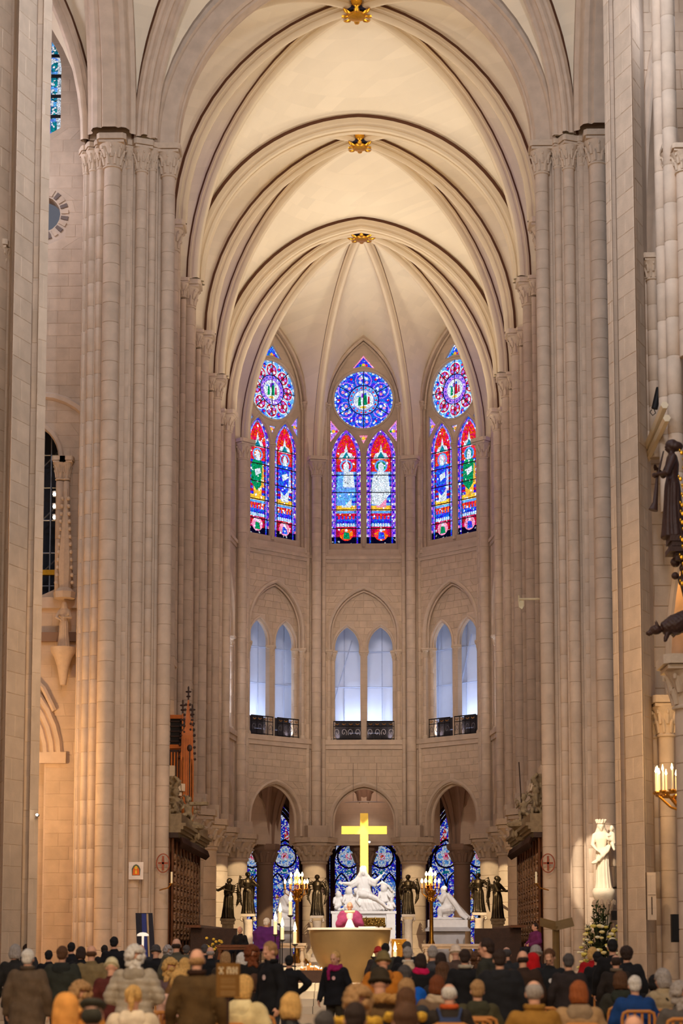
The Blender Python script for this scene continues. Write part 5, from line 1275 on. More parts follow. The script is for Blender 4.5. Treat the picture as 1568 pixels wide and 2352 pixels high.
# ---- altar bowl with cloth, chalice
Y = 50.0; pa = at(803, 2131, Y); u = PXM(Y); zb = .72
ALT = mat('bronze_altar', (142, 116, 76), .42, .45, var=.14, scale=1.6, bump=.1)
al = empty('altar', (pa.x, Y, zb), 'bronze half-bowl altar with pale top on the white steps', 'altar')
ha = pa.z-zb; R_ = 95*u
pf = [(.50, 0), (.52, .04)]+[(.50+(R_-.52)*(1-(1-t)**1.9)**.9, .04+(ha-.10)*t) for t in [i/14 for i in range(1, 15)]]
MB().lathe(pf, 40, sy=.62).build('bowl', ALT, al); MB().lathe([(R_-.03, ha-.06), (R_+.02, ha-.05), (R_+.02, ha), (0, ha)], 40, sy=.62).build('top_slab', mat('altar_cloth', (250, 240, 222), .8, var=.02), al)
ch = empty('chalice', (pa.x, Y, pa.z), 'small white veiled chalice standing on altar top', 'chalice')
MB().lathe([(.14, 0), (.12, .05), (.05, .22), (.075, .26), (.085, .36), (.04, .38)], 12).build('veil', mat('white_cloth', (252, 248, 240), .8, emis=.12), ch); MB().box(-.16, -.12, 0, .16, .12, .015).build('corporal', MATS['white_cloth'], ch, smooth=False)
bk = MB().box(-.22, -.15, 0, .0, .15, .03).box(0, -.15, 0, .22, .15, .03).build('open_book', MATS['white_cloth'], loc=(pa.x+.45, Y, pa.z), smooth=False); tag(bk, 'open missal lying flat on the right of the altar', 'book')
# ---- big pillar candles on iron stands
for i, (px, yt, yb, Y, lab) in enumerate(((632, 2112, 2146, 51.5, 'thick lit candle on iron stand, leftmost of the altar candles'), (643, 2092, 2121, 52.2, 'thick lit candle on iron stand, second tallest left of altar'), (667, 2067, 2102, 52.0, 'thick lit candle on the tallest iron stand left of altar'),
        (648, 2126, 2158, 51.0, 'thick lit candle on iron stand, low in the middle of its cluster'), (677, 2136, 2168, 50.6, 'thick lit candle on lowest iron stand, nearest to the altar bowl'), (857, 2183, 2197, 49.6, 'short thick candle right of the altar beside worshippers'), (907, 2182, 2206, 49.5, 'thick pale candle in front of the gilded stand, right of altar'))):
    pt, pb = at(px, yt, Y), at(px, yb, Y); fz = 1.1 if Y > 50.75 else .72
    r = empty('altar_candle', (pb.x, Y, fz), lab, 'candle', 'thick candles around the altar')
    hz = pb.z-fz; MB().tube([(0, 0, 0), (0, 0, hz-.03)], .016, 6).lathe([(.17, 0), (.16, .03), (.02, .05)], 14).lathe([(.03, hz-.06), (.085, hz-.02), (.085, hz)], 12).build('stand', IRON, r); candle(r, (0, 0, hz), pt.z-pb.z-.05, .05)
# ---- credence tables, consoles, kneelers
def table(px0, px1, ytop, Y, lab, m, zf=1.1, depth=.7, kind='table', legs='baluster', name='side_table'):
    a, b_ = at(px0, ytop, Y), at(px1, ytop, Y); w = b_.x-a.x; h = a.z-zf
    r = empty(name, ((a.x+b_.x)/2, Y, zf), lab, kind)
    MB().box(-w/2, -depth/2, h-.07, w/2, depth/2, h).box(-w/2+.04, -depth/2+.04, h-.14, w/2-.04, depth/2-.04, h-.07).build('table_top', m, r, smooth=False)
    for sx in (-1, 1):
        for sy in (-1, 1):
            MB().lathe([(.07, 0), (.07, .08), (.035, .12), (.075, h*.35), (.035, h*.7), (.06, h-.2), (.06, h-.14)], 10, (sx*(w/2-.12), sy*(depth/2-.12), 0)).build('leg', m, r)
    MB().box(-w/2+.08, -depth/2+.1, .02, w/2-.08, depth/2-.1, .08).build('lower_shelf', m, r, smooth=False); return r
table(618, 704, 2166, 53.5, 'pale stone table on balusters behind the candle stands', CARVE)
table(1047, 1110, 2168, 53.5, 'pale stone table at right in front of the carved stalls', CARVE)
table(968, 1046, 2168, 53.2, 'pale stone console under the right marble king', CARVE)
table(497, 600, 2170, 54.0, 'low dark wood kneeling desk at the left stalls', WOOD)
r = table(893, 939, 2156, 53.0, 'gilded credence stand with pale top right of the altar', CARVE, depth=.5)
MB().box(-.2, -.3, .05, .2, -.26, .75).build('gilded_panel', BRASS, r, smooth=False); MB().tube([(.11*cos(a), -.31, .42+.22*sin(a)) for a in [2*pi*i/16 for i in range(17)]], .02, 6).build('gilded_oval', BRASS, r)
vr = empty('votive_rack', (at(712, 2215, 49.5).x, 49.5, .72), 'low rack of glittering votive candles left of altar', 'candle rack')
MB().box(-.32, -.15, 0, .32, .15, .32).build('rack', OAKD, vr, smooth=False)
random.seed(9)
for k in range(26):
    x = random.uniform(-.3, .3); zz = .32; hgt = max(.03, .17-abs(x)*.45)*random.uniform(.5, 1.2)
    c = MB().lathe([(.022, zz), (.024, zz+hgt)], 8, (x, random.uniform(-.13, .13), 0)).build('votive_cup', mat('amber_glass', (220, 150, 80), .2), vr)
    if k % 2: MB().ball((c.data.vertices[0].co.x-.02, c.data.vertices[0].co.y, zz+hgt+.02), (.012, .012, .022), 6, 4).build('flame', flame('small_flame', (255, 220, 160), 9), c)
# ---- presidential lectern of two wings (right foreground)
Y = 45.0; pl = at(1276, 2113, Y); u = PXM(Y)
lc = empty('lectern', (pl.x, Y, .0), 'bronze lectern with two wing-like book rests beside right pier', 'lectern')
z = pl.z; LM = mat('lectern_bronze', (112, 92, 58), .45, .4, var=.1)
for s in (-1, 1): MB().add([(0, -.1, z-.22), (s*.40, -.28, z-.12), (s*.38, -.02, z+.06), (0, .1, z-.03), (0, -.13, z-.25), (s*.40, -.31, z-.15), (s*.38, -.05, z+.03), (0, .07, z-.06)], [(0,1,2,3),(7,6,5,4),(0,4,5,1),(1,5,6,2),(2,6,7,3),(3,7,4,0)]).build('book_rest', LM, lc, smooth=False)
MB().lathe([(.26, 0), (.25, .05), (.10, .1), (.085, z-.15)], 8).build('column', LM, lc, smooth=False)
# ---- Virgin and child on the right pier, floodlit
Y = 56.5; pb = at(1386, 2040, Y); pt = at(1386, 1888, Y); H = pt.z-pb.z
vs_ = empty('virgin_statue', (pb.x, Y, pb.z), 'brightly lit crowned stone Virgin holding a child, on right pier', 'statue')
b = MB(); robed(b, H, [(1, (.27, .1, 1.12), (.16, .2, .98)), (-1, (-.28, .12, 1.18), (-.20, .22, 1.22))], look=V(-.25, 1, -.05), veil=True, hem=.22, lean=.05); k = H/1.72
b.loft([(-.23*k, .14*k, 1.14*k, .10*k, .09*k), (-.23*k, .14*k, 1.3*k, .09*k, .08*k), (-.23*k, .13*k, 1.42*k, .075*k, .06*k), (-.22*k, .13*k, 1.46*k, .03*k, .03*k)], 12); head(b, V(-.23, .13, 1.54)*k, V(.3, 1, 0), s=.72*k)
b.cap(V(-.22, .16, 1.36)*k, .035*k, V(-.12, .26, 1.34)*k, .02*k); b.cap(V(-.24, .2, 1.14)*k, .05*k, V(-.28, .28, .98)*k, .03*k)
for i in range(6): b.tube([V(-.22+.06*i, .12, 1.2-.05*i)*k, V(-.12+.06*i, .19, .95-.06*i)*k, V(.05+.05*i, .17, .75-.02*i)*k], [.03*k, .04*k, .03*k], 7)
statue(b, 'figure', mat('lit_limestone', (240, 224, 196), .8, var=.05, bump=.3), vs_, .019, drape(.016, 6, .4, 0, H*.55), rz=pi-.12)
b = MB(); 
for i in range(10): a = 2*pi*i/10; b.tube([(.10*k*cos(a), .10*k*sin(a), 0), (.12*k*cos(a), .12*k*sin(a), .07*k), (.13*k*cos(a), .13*k*sin(a), .10*k)], [.022*k, .03*k, .016*k], 5)
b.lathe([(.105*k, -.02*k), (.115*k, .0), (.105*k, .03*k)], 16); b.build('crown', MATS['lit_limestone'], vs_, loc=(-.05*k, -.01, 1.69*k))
br = empty('statue_bracket', (pb.x, Y, pb.z-1.3), 'carved stone corbel and pillar carrying the lit Virgin', 'bracket')
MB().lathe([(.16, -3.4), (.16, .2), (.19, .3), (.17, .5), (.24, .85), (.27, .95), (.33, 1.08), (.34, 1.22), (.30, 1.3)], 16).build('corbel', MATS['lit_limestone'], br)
b = MB()
for i in range(10): a = 2*pi*i/10; c, s = cos(a), sin(a); b.tube([(.18*c, .18*s, .55), (.25*c, .25*s, .8), (.34*c, .34*s, .92), (.33*c, .33*s, .82)], [.05, .07, .05, .03], 6)
b.build('leaf', CARVE, br)
MB().box(.18, -.5, .35, .52, -.2, .62).build('projector', mat('matt_black', (22, 22, 24), .6), br, smooth=False)
cdl = MB().lathe([(.045, 0), (.045, .62)], 10).build('dark_candle', mat('dark_wax', (70, 56, 44), .6), loc=(pb.x+.30, Y-.48, pb.z+.02)); tag(cdl, 'tall dark candle standing before the lit Virgin', 'candle'); MB().lathe([(.09, -.05), (.1, 0), (.03, .01)], 10).build('holder', IRON, cdl)
# flower tree
Y = 55.2; pc = at(1381, 2190, Y); random.seed(21)
fl = empty('flower_arrangement', (pc.x, Y, 0), 'tall arrangement of green branches with white and yellow roses below the Virgin', 'flowers')
LEAFM = mat('dark_foliage', (62, 72, 38), .6, var=.3, scale=12, rnd=.2); FM = [mat('white_rose', (248, 240, 206), .6), mat('yellow_rose', (230, 215, 110), .6), mat('cream_rose', (240, 225, 160), .6)]
MB().lathe([(.32, 0), (.42, .5), (.45, .62), (.4, .62)], 18).build('pot', mat('dark_pot', (50, 40, 34), .6), fl)
for k in range(75):
    a = random.uniform(0, 2*pi); h = random.uniform(.8, 2.95); rr = (.62 if h < 1.9 else .62*(3.3-h)/1.4)*random.uniform(.4, 1); tip = V(rr*cos(a), rr*sin(a), h)
    b = MB(); st = V(0, 0, .5); b.tube([st, st.lerp(tip, .5)+V(0, 0, .1), tip], .01, 4)
    for j in range(14):
        t = .3+.7*j/13; p = st.lerp(tip, t)+V(0, 0, .15*sin(pi*t)); d = V(random.uniform(-1, 1), random.uniform(-1, 1), random.uniform(-.2, .9)).normalized(); x = d.cross(V(0, 0, 1)).normalized()
        L_ = random.uniform(.12, .24); b.add([p, p+d*L_*.5+x*.045, p+d*L_, p+d*L_*.5-x*.045], [(0,1,2,3)])
    b.build('branch', LEAFM, fl, smooth=False)
FME = {}
for k in range(110):
    a = random.uniform(0, 2*pi); h = random.uniform(.9, 2.3); rr = .66*random.uniform(.75, 1.05)*(1 if h < 1.7 else .8); s = random.uniform(.06, .10); m = random.choice(FM)
    if m.name not in FME:
        b = MB(); b.ball((0, 0, 0), (.8, .8, .6), 8, 5)
        for j in range(6): q = 2*pi*j/6; b.ball((.5*cos(q), .5*sin(q), .05), (.5, .5, .45), 7, 4)
        FME[m.name] = b.mesh('rose', m)
    o = link('rose', FME[m.name], fl, (rr*cos(a), rr*sin(a), h)); o.scale = (s,)*3
# ---- choir stalls: carved back panels, cornice, groups, desks
def stall(s):
    X = s*5.75; side = 'left' if s < 0 else 'right'
    y0, y1 = 58.6, 67.6
    r = empty('choir_stall', (X, 58.6, .9), 'dark oak choir stall back carved with narrow relief panels, %s side' % side, 'stall', 'carved choir stalls'); z0 = .2
    zt = 4.12
    MB().box(0 if s > 0 else -.25, 0, 0, .25 if s > 0 else 0, y1-y0, zt).build('back_board', WOOD, r, smooth=False)
    MB().box(-.12, y1-y0-.25, 0, .12, y1-y0, zt).build('end_post', WOOD, r, smooth=False)
    random.seed(31)
    nP = 8; d = (y1-y0-.4)/nP
    for k in range(nP):
        yy = .1+d*k; f = -s
        pnl = MB().box(min(f*.02, f*.06), yy+.06, .9, max(f*.02, f*.06), yy+d-.06, zt-.45).build('relief_panel', OAKD, r, smooth=False)
        b = MB()
        for j in range(26):
            z = 1.0+(zt-1.6)*j/25; b.ball((f*.09, yy+d/2+.12*sin(j*1.7), z), (.07, random.uniform(.07, .17), random.uniform(.06, .12)), 7, 5)
            b.tube([(f*.08, yy+d/2, z), (f*.12, yy+d/2+.2*(-1)**j, z+.06)], .03, 5)
        b.build('relief_carving', mat('worn_oak', (150, 112, 78), .5, var=.35, scale=16), pnl)
        MB().tube([(f*.07, yy, .6), (f*.07, yy, zt)], .045, 8).build('colonnette', WOOD, r)
    for i, (o, h, z) in enumerate(((.26, .16, zt-.02), (.34, .10, zt+.14), (.42, .10, zt+.24), (.50, .10, zt+.34), (.36, .28, zt+.44))):
        MB().box(min(-s*o, s*.3), -.1, z, max(-s*o, s*.3), y1-y0+.1, z+h).build('cornice', OAKD if i == 0 else GREYC, r, smooth=False)
    b = MB()
    for j in range(40): yy = .1+(y1-y0-.2)*j/39; b.tube([(-s*.34, yy, zt), (-s*.40, yy, zt-.18), (-s*.30, yy, zt-.32)], [.05, .06, .015], 5)
    b.build('hanging_fringe', OAKD, r)
    # desk in front
    dk = empty('stall_desk', (s*4.95, 58.6, .9), 'dark carved front desk of the %s choir stalls' % side, 'desk'); zt2 = 1.32
    MB().box(-.12, 0, 0, .12, 8.2, zt2).box(-1.3 if s > 0 else -.12, 8.2-9.0+.6, 0, .12 if s > 0 else 1.3, 8.2-9.0+.9, zt2-.02).build('desk_front', OAKD, dk, smooth=False)
    MB().box(-.24, -.6, zt2, .24, 8.3, zt2+.08).build('desk_top', WOOD, dk, smooth=False)
    b = MB()
    for j in range(12):
        b.ball((-s*.13, .35+.66*j, .8), (.04, .2, .22), 10, 6); b.tube([(-s*.14, .35+.66*j+.16*cos(q), .8+.18*sin(q)) for q in [2*pi*i/10 for i in range(11)]], .025, 5)
    b.build('desk_carving', WOOD, dk)
    return r
stall(-1); stall(1)
def perch_group(s):
    """sculpted children and trophies on a bracket above the stalls"""
    Y = 62.6; side = 'left' if s < 0 else 'right'
    px = 412 if s < 0 else 1222; p = at(px, 1893 if s < 0 else 1888, Y)
    r = empty('sculpture_group', (p.x, Y, p.z), 'weathered group of carved angel children on a bracket, %s choir side' % side, 'sculpture', 'carved groups above the stalls')
    u = PXM(Y)
    MB().lathe([(.45, -.62), (.52, -.5), (.42, -.42), (.58, -.2), (.70, -.16), (.72, -.05), (.62, 0)], 20, sx=1.15).build('bracket', GREYC, r)
    b = MB()
    for j in range(20): a = 2*pi*j/20; b.ball((.80*cos(a), .69*sin(a), -.1), (.05, .05, .045), 6, 4)
    for j in range(7): a = pi+pi*j/6; b.ball((.62*cos(a), .55*sin(a), -.40), (.08, .08, .13), 7, 5)
    b.build('bead_moulding', GREYC, r)
    b = MB()
    def child(x, y, z, h, t):
        k = h; b.ball((x, y, z+.82*k), (.11*k, .11*k, .13*k), 10, 8); b.ball((x, y+.02, z+.86*k), (.12*k, .12*k, .12*k), 10, 7)
        b.loft([(x, y, z+.28*k, .14*k, .12*k), (x, y, z+.42*k, .13*k, .11*k), (x, y, z+.62*k, .14*k, .1*k), (x, y, z+.7*k, .05*k, .05*k)])
        b.cap((x-.13*k, y, z+.62*k), .05*k, (x-.25*k*t, y-.12, z+.46*k), .04*k); b.cap((x-.25*k*t, y-.12, z+.46*k), .04*k, (x-.2*k*t, y-.25, z+.62*k), .03*k)
        b.cap((x+.13*k, y, z+.62*k), .05*k, (x+.25*k*t, y-.1, z+.7*k), .035*k)
        b.cap((x-.07*k, y, z+.3*k), .085*k, (x-.15*k, y-.25*k, z+.26*k), .06*k); b.cap((x-.15*k, y-.25*k, z+.26*k), .055*k, (x-.13*k, y-.28*k, z), .04*k)
        b.cap((x+.07*k, y, z+.3*k), .085*k, (x+.17*k, y-.15*k, z+.18*k), .06*k); b.cap((x+.17*k, y-.15*k, z+.18*k), .055*k, (x+.1*k, y-.28*k, z+.02), .04*k)
        for w in (-1, 1): b.tube([(x+w*.05, y+.1, z+.6*k), (x+w*.26*k, y+.16, z+.78*k), (x+w*.30*k, y+.14, z+.5*k)], [.03, .07*k, .02], 6, sq=.5)
    child(-s*.30, -.2, .02, .95, 1); child(s*.15, .05, .1, 1.15, -1); child(s*.52, -.1, 0, 1.0, 1); child(s*.3, .2, .55, 1.1, 1)
    b.ball((0, 0, 0), (.72, .6, .12), 16, 6); b.tube([(s*.1, .2, .3), (s*.25, .2, 1.1), (s*.05, .1, 1.45), (s*.2, 0, 1.6)], [.15, .13, .1, .05], 8)
    for j in range(8): b.ball((random.uniform(-.6, .6), random.uniform(-.3, .2), .1+random.uniform(0, .3)), random.uniform(.06, .13), 7, 5)
    statue(b, 'figures', GREYC, r, .02, lambda p: .012*sin(p.x*30)*sin(p.z*34+p.y*20))
    pl = at(1190, 1752, Y) if s > 0 else at(437, 1720, Y)
    MB().tube([(-s*.35, -.25, .1), (pl.x-p.x, -.25, pl.z-p.z)], .022, 6).build('staff', OAKD, r)
    if s < 0: MB().ball((pl.x-p.x, -.25, pl.z-p.z), (.09, .05, .12), 8, 6).build('staff_head', OAKD, r); MB().box(.35, -.3, .62, .95, .1, .72).build('music_shelf', GREYC, r, smooth=False)
perch_group(-1); perch_group(1)
lamp('SPOT', (3.5, 55, 12), (-5.6, 62.6, 6.6), 1500, (1., .82, .6), .1, 22, .6, name='group_spotlight')
lamp('SPOT', (-3.5, 55, 12), (5.6, 62.6, 6.6), 1500, (1., .82, .6), .1, 22, .6, name='group_spotlight')
# ---- choir organ case (left)
Y = 64.2; a = at(384, 1640, Y); b0 = at(384, 1830, Y); u = PXM(Y); x0 = at(376, 1700, Y).x
og = empty('organ_case', (x0-.2, Y, b0.z-.6), 'honey oak organ case with pinnacled spire above left stalls', 'organ'); zz = b0.z-.6; zf = lambda py: at(400, py, Y).z-zz; xf = lambda px: at(px, 1700, Y).x-x0+.2
MB().box(-.4, 0, -2.2, xf(421), 1.6, zf(1712)).build('case', WOODL, og, smooth=False)
MB().box(xf(384), -.03, zf(1830), xf(412), .02, zf(1722)).build('pipe_recess', OAKD, og, smooth=False)
for k in range(4): MB().box(xf(386+7*k), -.07, zf(1830), xf(389+7*k), -.02, zf(1728)).build('tracery_bar', WOODL, og, smooth=False)
for py in (1716, 1648): MB().box(-.4, -.1, zf(py)-.05, xf(420), 1.7, zf(py)+.08).build('cornice', WOODL, og, smooth=False)
MB().box(-.4, .0, zf(1712), xf(418), 1.5, zf(1648)).build('swell_box', mat('black_louvre', (20, 16, 14), .6), og, smooth=False)
for k in range(5): MB().box(-.4, -.04, zf(1712)+.12+.17*k, xf(412), 0, zf(1712)+.16+.17*k).build('louvre', OAKD, og, smooth=False)
for (xa, xb, yt, yt2) in ((421, 443, 1690, 1608), (416, 424, 1740, 1640), (438, 446, 1745, 1650)):
    w = (xf(xb)-xf(xa)); cx = (xf(xa)+xf(xb))/2; zb_ = zf(1830)
    t = MB(); t.box(cx-w/2, -.2, zb_-1.0, cx+w/2, w-.2, zf(yt)); t.lathe([(w*.7, zf(yt)), (w*.45, zf(yt)+.3), (.03, zf(yt2)), (.01, zf(yt2)+.02)], 4, (cx, w/2-.2, 0), a0=pi/4, a1=pi/4+2*pi-1e-4); t.build('turret', WOODL, og, smooth=False)
    for k in range(4): MB().box(cx-w/2+w*(.1+.25*k), -.25, zb_-1.0, cx-w/2+w*(.18+.25*k), -.2, zf(yt)-.1).build('turret_rib', WOODL, og, smooth=False)
    c = MB()
    for k in range(7): z = zf(yt)+(zf(yt2)-zf(yt))*k/7; rr = w*.6*(1-k/7.5)+.03; c.ball((cx-rr, -.15, z), .05, 6, 4); c.ball((cx+rr, -.15, z), .05, 6, 4)
    z = zf(yt2); c.tube([(cx, w/2-.2, z), (cx, w/2-.2, z+.35)], .03, 5); c.ball((cx, w/2-.2, z+.28), (.11, .04, .04), 6, 4); c.ball((cx, w/2-.2, z+.12), (.08, .05, .04), 6, 4); c.ball((cx, w/2-.2, z+.4), (.03, .03, .08), 6, 4); c.build('finial', OAKD, og)
lamp('SPOT', (-1.5, 58.3, 14), (og.location.x+.7, Y, zz+2), 500, (1., .62, .25), .1, 26, .6, name='organ_spotlight')
# ---- icon, panel, painted crosses and sconces on the piers
Y = 57.28
a, b_ = at(296, 1980, Y), at(329, 2020, Y); ic = empty('icon_poster', ((a.x+b_.x)/2, Y-.02, (a.z+b_.z)/2), 'white poster with orange arched icon on left pier', 'poster'); w, h = (b_.x-a.x)/2, (a.z-b_.z)/2
MB().box(-w, 0, -h, w, .02, h).build('sheet', mat('white_paper', (236, 226, 216), .7, bump=0), ic, smooth=False)
def flat(pts, m, d, root, nm): MB().add([(x*w, -d, z*h) for x, z in pts]+[(x*w, 0, z*h) for x, z in pts], [tuple(range(len(pts)))]+[(i, (i+1) % len(pts), len(pts)+(i+1) % len(pts), len(pts)+i) for i in range(len(pts))]).build(nm, m, root, smooth=False)
flat([(-.55, -.55), (.55, -.55), (.6, .2), (.35, .6), (0, .75), (-.35, .6), (-.6, .2)], mat('icon_green', (90, 100, 80), .6), .003, ic, 'arch')
flat([(-.48, -.5), (.48, -.5), (.42, .15), (.25, .4), (-.25, .4), (-.42, .15)], mat('icon_orange', (232, 110, 40), .6), .006, ic, 'robe'); flat([(.2*cos(q), .35+.22*sin(q)) for q in [2*pi*i/12 for i in range(12)]], mat('icon_yellow', (245, 200, 60), .6), .009, ic, 'halo')
flat([(-.15, -.35), (.15, -.35), (.12, .05), (-.12, .05)], MATS['icon_yellow'], .009, ic, 'book')
Y = 52.5; a, b_ = at(311, 2097, Y), at(352, 2097, Y)
ps = empty('display_panel', (a.x, Y, 0), 'dark blue leaning display panel before the left pier', 'panel'); zt = a.z; w = b_.x-a.x
MB().add([(0, 0, zt), (w*.95, 0, zt), (w*1.35, -.1, .0), (.15, -.1, .0), (0, .06, zt), (w*.95, .06, zt), (w*1.35, .0, 0), (.15, .0, 0)], [(0,3,2,1),(4,5,6,7),(0,1,5,4),(1,2,6,5),(2,3,7,6),(3,0,4,7)]).build('board', mat('navy_board', (26, 26, 44), .3), ps, smooth=False)
MB().add([(w*.35, -.012, zt-.02), (w*.6, -.012, zt-.02), (w*.85, -.112, .1), (w*.55, -.112, .1)], [(0,3,2,1)]).build('blue_stripe', mat('royal_blue', (36, 52, 130), .4), ps, smooth=False)
MB().add([(w*.62, -.014, zt-.02), (w*.72, -.014, zt-.02), (w*1.0, -.114, .1), (w*.9, -.114, .1)], [(0,3,2,1)]).build('pale_stripe', mat('pale_stripe', (170, 150, 120), .4), ps, smooth=False)
p = at(328, 2150, 50.5); st = MB().lathe([(.16, 0), (.15, .05), (.08, .09), (0, .10)], 16).tube([(0, 0, -p.z), (0, 0, 0)], .03, 8).build('floor_lamp', mat('lamp_white', (250, 244, 230), .5, emis=.5), loc=(p.x, 50.5, p.z)); tag(st, 'small white dome lamp on a stand before the blue panel', 'lamp')
for s, px in ((-1, 372), (1, 1250)):
    Y = 57.7; p = at(px, 1983, Y); X = s*5.70
    o = empty('painted_cross', (X+s*.06, 57.55, p.z), 'small red painted cross in a ring on %s pier' % ('left' if s < 0 else 'right'), 'emblem'); rm = mat('faded_red_paint', (160, 84, 60), .8)
    MB().tube([(.20*cos(q)+s*.08, -.0+.05*cos(q)*0, .28*sin(q)) for q in [2*pi*i/24 for i in range(25)]], .018, 5).build('ring', rm, o); MB().box(s*.08-.15, -.015, -.03, s*.08+.15, .01, .03).box(s*.08-.03, -.015, -.22, s*.08+.03, .01, .22).build('cross', rm, o, smooth=False)
    Ys = 57.2; c = at(394 if s < 0 else 1231, 2030, Ys); sc_ = empty('wall_sconce', (c.x, Ys, c.z), 'brass wall sconce holding a tall candle by %s stalls' % ('left' if s < 0 else 'right'), 'sconce', 'candle sconces on the piers')
    MB().tube([(0, 0, 0), (s*.12, .1, -.12), (s*.4, .35, -.18)], .02, 6).lathe([(.02, -.02), (.07, 0), (.06, .02)], 10).build('arm', BRASS, sc_); MB().lathe([(.03, 0), (.03, .36)], 8).build('candle', WAX, sc_)
# pennant on a bracket
Y = 59.2; a, b_ = at(1240, 1378, Y), at(1191, 1376, Y)
pn = empty('pennant', (b_.x, Y, b_.z), 'small pale pennant hanging from a rod on the right choir piers', 'flag')
MB().tube([(0, 0, 0), (a.x-b_.x+.2, 0, 0)], .035, 6).tube([(0, 0, -.1), (0, 0, .12)], .025, 6).build('rod', mat('cream_rod', (220, 205, 165), .5), pn)
MB().add([(-.02, 0, -.02), (.16, .01, -.02), (.17, .03, -.2), (.10, -.02, -.33), (-.0, 0, -.26), (-.02, .02, 0), (.16, .03, 0), (.17, .05, -.2), (.10, 0, -.33), (0, .02, -.26)], [(0,4,3,2,1),(5,6,7,8,9),(0,1,6,5),(1,2,7,6),(2,3,8,7),(3,4,9,8),(4,0,5,9)]).build('cloth', mat('cream_cloth', (225, 212, 170), .8), pn, smooth=False)
# ---- chandelier of candles (right)
Y = 41.3; c0 = at(1568, 1830, Y)
cl = empty('chandelier', (c0.x+.38, Y, c0.z), 'large gilt chandelier with lit candles at the right edge', 'chandelier')
Rr = (1568-1508)*PXM(Y)+.38
MB().tube([(Rr*cos(q), Rr*sin(q), .05) for q in [2*pi*i/32 for i in range(33)]], .035, 7).build('ring', BRASS, cl)
b = MB()
for i in range(12):
    q = 2*pi*i/12; c, s = cos(q), sin(q); b.tube([(Rr*c, Rr*s, .05), (Rr*.7*c, Rr*.7*s, -.22), (Rr*.2*c, Rr*.2*s, -.38), (0, 0, -.42)], .025, 6)
b.ball((0, 0, -.42), .1, 10, 8); b.tube([(0, 0, -.4), (0, 0, 1.6)], .05, 8); b.build('basket', BRASS, cl)
b = MB(); b.tube([(.33*cos(q), .33*sin(q), .85) for q in [2*pi*i/20 for i in range(21)]], .03, 6)
for i in range(8): q = 2*pi*i/8; c, s = cos(q), sin(q); b.tube([(.05*c, .05*s, .3), (.3*c, .3*s, .5), (.5*c, .5*s, .42), (.42*c, .42*s, .3)], [.03, .05, .04, .01], 6); b.tube([(.05*c, .05*s, .5), (.36*c, .36*s, .85), (.42*c, .42*s, .95)], [.03, .04, .02], 6)
b.build('upper_crown', BRASS, cl)
for i in range(20): q = 2*pi*i/20+.1; x, y = Rr*cos(q), Rr*sin(q); MB().lathe([(.02, .03), (.085, .09), (.08, .11)], 10, (x, y, 0)).build('drip_pan', BRASS, cl); candle(cl, (x, y, .11), .42, .022)
for i in range(8): q = 2*pi*i/8+.3; candle(cl, (.4*cos(q), .4*sin(q), .92), .55, .026)
MB().tube([(0, 0, 1.5), (0, 0, 18)], .02, 5).build('chain', BRASS, cl)
lamp('POINT', (c0.x-.2, Y-.6, c0.z+.8), None, 110, (1., .62, .25), .15, name='candle_light')
# ---- carved wooden trumpet angel on a canopy (right edge)
Y = 38.0; u = PXM(Y); pb = at(1546, 1235, Y); pt = at(1534, 1010, Y); H = (pt.z-pb.z)*1.0
DW = mat('dark_walnut', (62, 40, 32), .45, var=.2, scale=6, bump=.3)
ta = empty('trumpet_angel', (pb.x, Y, pb.z), 'dark carved wooden figure blowing a long horn downwards, right edge', 'statue')
b = MB(); robed(b, H, [(1, (.22, .12, 1.14), (.06, .25, 1.22)), (-1, (-.24, .12, 1.08), (-.05, .27, 1.10))], look=V(0, 1, -.35), hem=.25); k = H/1.72
b.ball(V(0, -.07, 1.6)*k, (.10*k, .13*k, .09*k)); statue(b, 'figure', DW, ta, .018, drape(.014, 7, .3, 0, H*.6), rz=pi/2-.0)
MB().tube([V(-.14, 0, 1.52)*k, V(-.26, 0, 1.05)*k, V(-.30, 0, .62)*k, V(-.34, 0, .48)*k], [.012*k, .025*k, .045*k, .085*k], 10).build('horn', DW, ta)
cn = empty('canopy_console', (pb.x+.25, Y, pb.z), 'dark carved wooden canopy corner with beast head and gilded leaves', 'canopy')
for i, (w, z, h) in enumerate(((.36, -.12, .12), (.32, -.22, .10), (.38, -.34, .10), (.24, -.5, .16))): MB().box(-w, -w*.8, z, .6, w*.8, z+h).build('moulding', DW, cn, smooth=False)
MB().tube([(.05, 0, -.4), (.0, 0, -1.0), (.12, 0, -1.6), (.15, 0, -2.6)], [.16, .13, .12, .16], 8).build('bracket_leg', DW, cn)
b = MB(); random.seed(2)
for j in range(14): b.ball((-.1+random.uniform(-.15, .3), random.uniform(-.2, .1), -.45-j*.05), random.uniform(.06, .12), 8, 6)
b.build('leaf_carving', DW, cn)
pbst = at(1500, 1450, Y); bx = pbst.x-cn.location.x; bz = pbst.z-pb.z
b = MB(); b.tube([(bx+.75, 0, bz+.28), (bx+.42, 0, bz+.12), (bx+.18, 0, bz+.05)], [.2, .22, .13], 12); b.ball((bx+.05, 0, bz+.03), (.14, .1, .10), 10, 8); b.ball((bx-.08, 0, bz-.04), (.08, .07, .06), 8, 6)
b.tube([(bx+.08, -.06, bz+.1), (bx+.04, -.07, bz+.22)], [.04, .008], 6); b.tube([(bx+.08, .06, bz+.1), (bx+.04, .07, bz+.22)], [.04, .008], 6); b.cap((bx+.3, -.05, bz+.02), .07, (bx+.22, -.1, bz-.2), .04)
o = link('beast', fuse(b, .015, 'beast', 2, lambda p: .004*sin(p.x*60)*sin(p.z*60)), cn); o.data.materials.append(DW)
